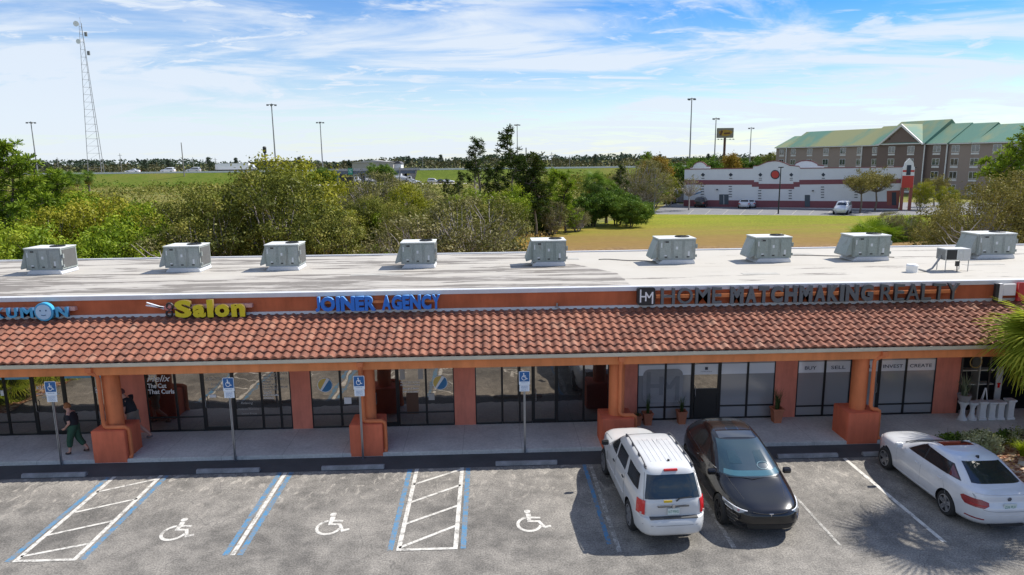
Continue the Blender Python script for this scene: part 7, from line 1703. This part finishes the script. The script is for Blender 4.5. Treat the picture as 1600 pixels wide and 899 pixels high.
# ================================================================== MASTS, POLES, TOWER, PYLON SIGN
M_MAST = M('mast_steel', (.22, .225, .23), .6, .2)
def high_mast(label, px, py, Y, r=.28):
    p = PY(px, py, Y); h = p.z; t = thing('high_mast_light', label, 'light mast', (p.x, Y, 0)); mb = MB(); mb.tube([(0, 0, 0), (0, 0, h*.5), (0, 0, h)], [r, r*.75, r*.5], 8); mb.build('mast', M_MAST, t, smooth=True)
    mb = MB(); mb.lathe([(.9, h-.35), (1.0, h-.3), (.9, h-.25)], (0, 0, 0), 12)
    mb.build('luminaire_ring', M_MAST, t)
    for k in range(4): mb = MB(); a = k*math.pi/2+.4; mb.obox((1.2*math.cos(a), 1.2*math.sin(a), h-.5), (.7, .5, .45), a); mb.build('luminaire', M('mast_lamp_grey', (.15, .15, .16), .5), t)
for px, py, Y, lab in ((48, 190, 260, 'grey high mast light at the far left, beside the left pines'), (424, 162, 230, 'tallest high mast light in the left half, left of the overpass'), (500, 190, 280, 'high mast light just left of the overpass'), (808, 194, 330, 'high mast light rising behind the tall centre pines'),
                       (1081, 153, 230, 'tallest high mast light on the right, left of the billboard'), (1119, 184, 260, 'high mast light close left of the billboard'), (1174, 199, 300, 'high mast light between the billboard and the hotel')): high_mast(lab, px, py, Y)
def upole(label, px, py, Y, r=.16, arm=True):
    p = PY(px, py, Y); t = thing('utility_pole', label, 'pole', (p.x, Y, 0)); mb = MB(); mb.tube([(0, 0, 0), (0, 0, p.z)], [r*1.2, r*.8], 7); mb.build('pole_shaft', M('weathered_pole', (.2, .19, .18), .9), t)
    if arm: mb = MB(); mb.box(-.9, .9, -.06, .06, p.z-.9, p.z-.78); mb.build('crossarm', M('weathered_pole'), t)
for px, py, Y, lab, arm in ((187, 240, 320, 'short utility pole right of the radio tower', 1), (283, 223, 285, 'thick grey utility pole above the highway, between the radio tower and the trucks', 0), (301, 246, 330, 'short utility pole right of the thick grey one', 1), (336, 247, 330, 'short utility pole left of the white box trucks', 1), (469, 243, 310, 'short utility pole between the two high masts', 1),
                         (822, 231, 200, 'thick light grey pole among the tall centre pines', 0), (862, 238, 330, 'thin utility pole right of the centre pines', 1), (89, 246, 330, 'thin utility pole above the left pines', 1), (660, 245, 340, 'thin utility pole on the horizon right of the overpass', 1), (890, 243, 340, 'thin utility pole on the horizon above the lawn', 1), (624, 261, 262, 'short steel pole before the right end of the overpass', 0)): upole(lab, px, py, Y, .2 if not arm else .14, arm)
p = PY(413, 229, 200); t = thing('slim_antenna_pole', 'dark slim pole with a thick black top left of the tallest mast', 'pole', (p.x, 200, 0)); mb = MB(); mb.tube([(0, 0, 0), (0, 0, p.z-1.2)], [.3, .22], 8); mb.build('pole_shaft', M_BLACKP, t); mb = MB(); mb.lathe([(.3, p.z-1.9), (.5, p.z-1.7), (.52, p.z-.3), (.35, p.z)], n=12); mb.build('antenna_shroud', M_BLACKP, t)
def lamp(label, px, py0, py1, Y=None, dark=True, hd=True):
    g_ = G(px, py1); p = PY(px, py0, g_.y); t = thing('parking_lot_lamp', label, 'street lamp', (g_.x, g_.y, -.05)); mb = MB(); mb.tube([(0, 0, 0), (0, 0, p.z)], [.12, .07], 8); mb.build('lamp_post', M_BLACKP if dark else M_MAST, t); mb = MB(); mb.box(-.35, .35, -.2, .2, p.z, p.z+.15); mb.build('lamp_head', M_BLACKP if dark else M_MAST, t)
lamp('dark lamp post on the lawn edge before the round red emblem', 1216, 262, 334); lamp('grey lamp post at the right end of the dark green lawn edge clump', 1022, 264, 331, dark=False); lamp('dark lamp post before the red entrance tower of the white building', 1422, 262, 327)
# lattice radio tower
tb = PY(151, 250, 300); tt_ = PY(124, 36, 300); t = thing('radio_tower', 'tall slender lattice radio tower with dishes at the left', 'tower', (tb.x, 300, 0)); ht = tt_.z; r0, r1 = 3.9, .5
legp = lambda k, z: Vector(((r0+(r1-r0)*z/ht)*math.cos(R(200+120*k))+0, (r0+(r1-r0)*z/ht)*math.sin(R(200+120*k)), z))
for k in range(3): mb = MB(); mb.tube([legp(k, 0), legp(k, ht*.5), legp(k, ht)], [.12, .10, .07], 6); mb.build('leg', M_MAST, t)
mb = MB(); nz = 22
for i in range(nz):
    z = ht*(i+.5)/nz; z2 = ht*(i+1.5)/nz
    for k in range(3):
        mb.tube([legp(k, z), legp((k+1) % 3, z)], .04, 4, cap=False)
        if i < nz-1 and k == 0: mb.tube([legp(k, z), legp((k+1) % 3, min(z2, ht))], .028, 4, cap=False)
mb.build('bracing', M_MAST, t)
for (dx, z, r_) in ((-1.2, ht-.5, 1.1), (-1.1, ht-7.3, .95)): mb = MB(); mb.lathe([(r_, -.5), (r_*.8, 0), (.15, .3)], (dx, -.6, z), 16, 'Y'); mb.build('dish', M_WHITE, t, smooth=True)
for (dx, z) in ((2.0, ht-4.5), (2.2, ht-11.8)): mb = MB(); mb.box(dx-.5, dx+.5, -.9, -.4, z-.8, z+.8); mb.build('antenna_panel', M_MAST, t)
mb = MB(); mb.tube([(0, 0, ht), (0, 0, ht+2.2)], .05, 5); mb.build('spike', M_MAST, t)
p = PY(1133, 208, 260); t = thing('pylon_sign', 'tall roadside pylon sign with a yellow and brown oval on a grey panel', 'sign', (p.x, 260, 0)); mb = MB(); mb.tube([(0, 0, 0), (0, 0, p.z-1.8)], .45, 10); mb.build('pylon_post', M('rust_brown_steel', (.10, .045, .03), .7), t)
mb = MB(); mb.box(-3.1, 3.1, -.35, .35, p.z-1.8, p.z+1.8); mb.build('panel', M('grey_brown_panel', (.26, .23, .17), .6), t, bevel=.08)
mb = MB(); mb.prism([(2.5*math.cos(a)*(1+.12*math.sin(3*a)), p.z+1.15*math.sin(a)) for a in np.linspace(0, 2*math.pi, 25)[:-1]], -.42, -.36, 'Y'); mb.build('yellow_oval', M('mustard_panel', (.42, .24, .02), .5), t)
mb = MB(); mb.prism([(-2.2, p.z-.9), (-1.5, p.z-.8), (-1.0, p.z+.7), (-1.7, p.z+1.0)], -.47, -.425, 'Y'); mb.prism([(-.6, p.z-.5), (1.9, p.z-.35), (1.7, p.z+.2), (-.5, p.z+.1)], -.47, -.425, 'Y'); mb.build('brown_motif', M('sign_brown', (.12, .05, .02), .6), t)
mb = MB(); mb.box(-3.4, 3.4, -1.1, -.9, p.z-2.5, p.z-2.4)
for x in (-2.8, -1.6, 1.6, 2.8): mb.box(x-.2, x+.2, -1.3, -.9, p.z-2.39, p.z-2.15)
mb.build('lamp_rail', M_MAST, t)
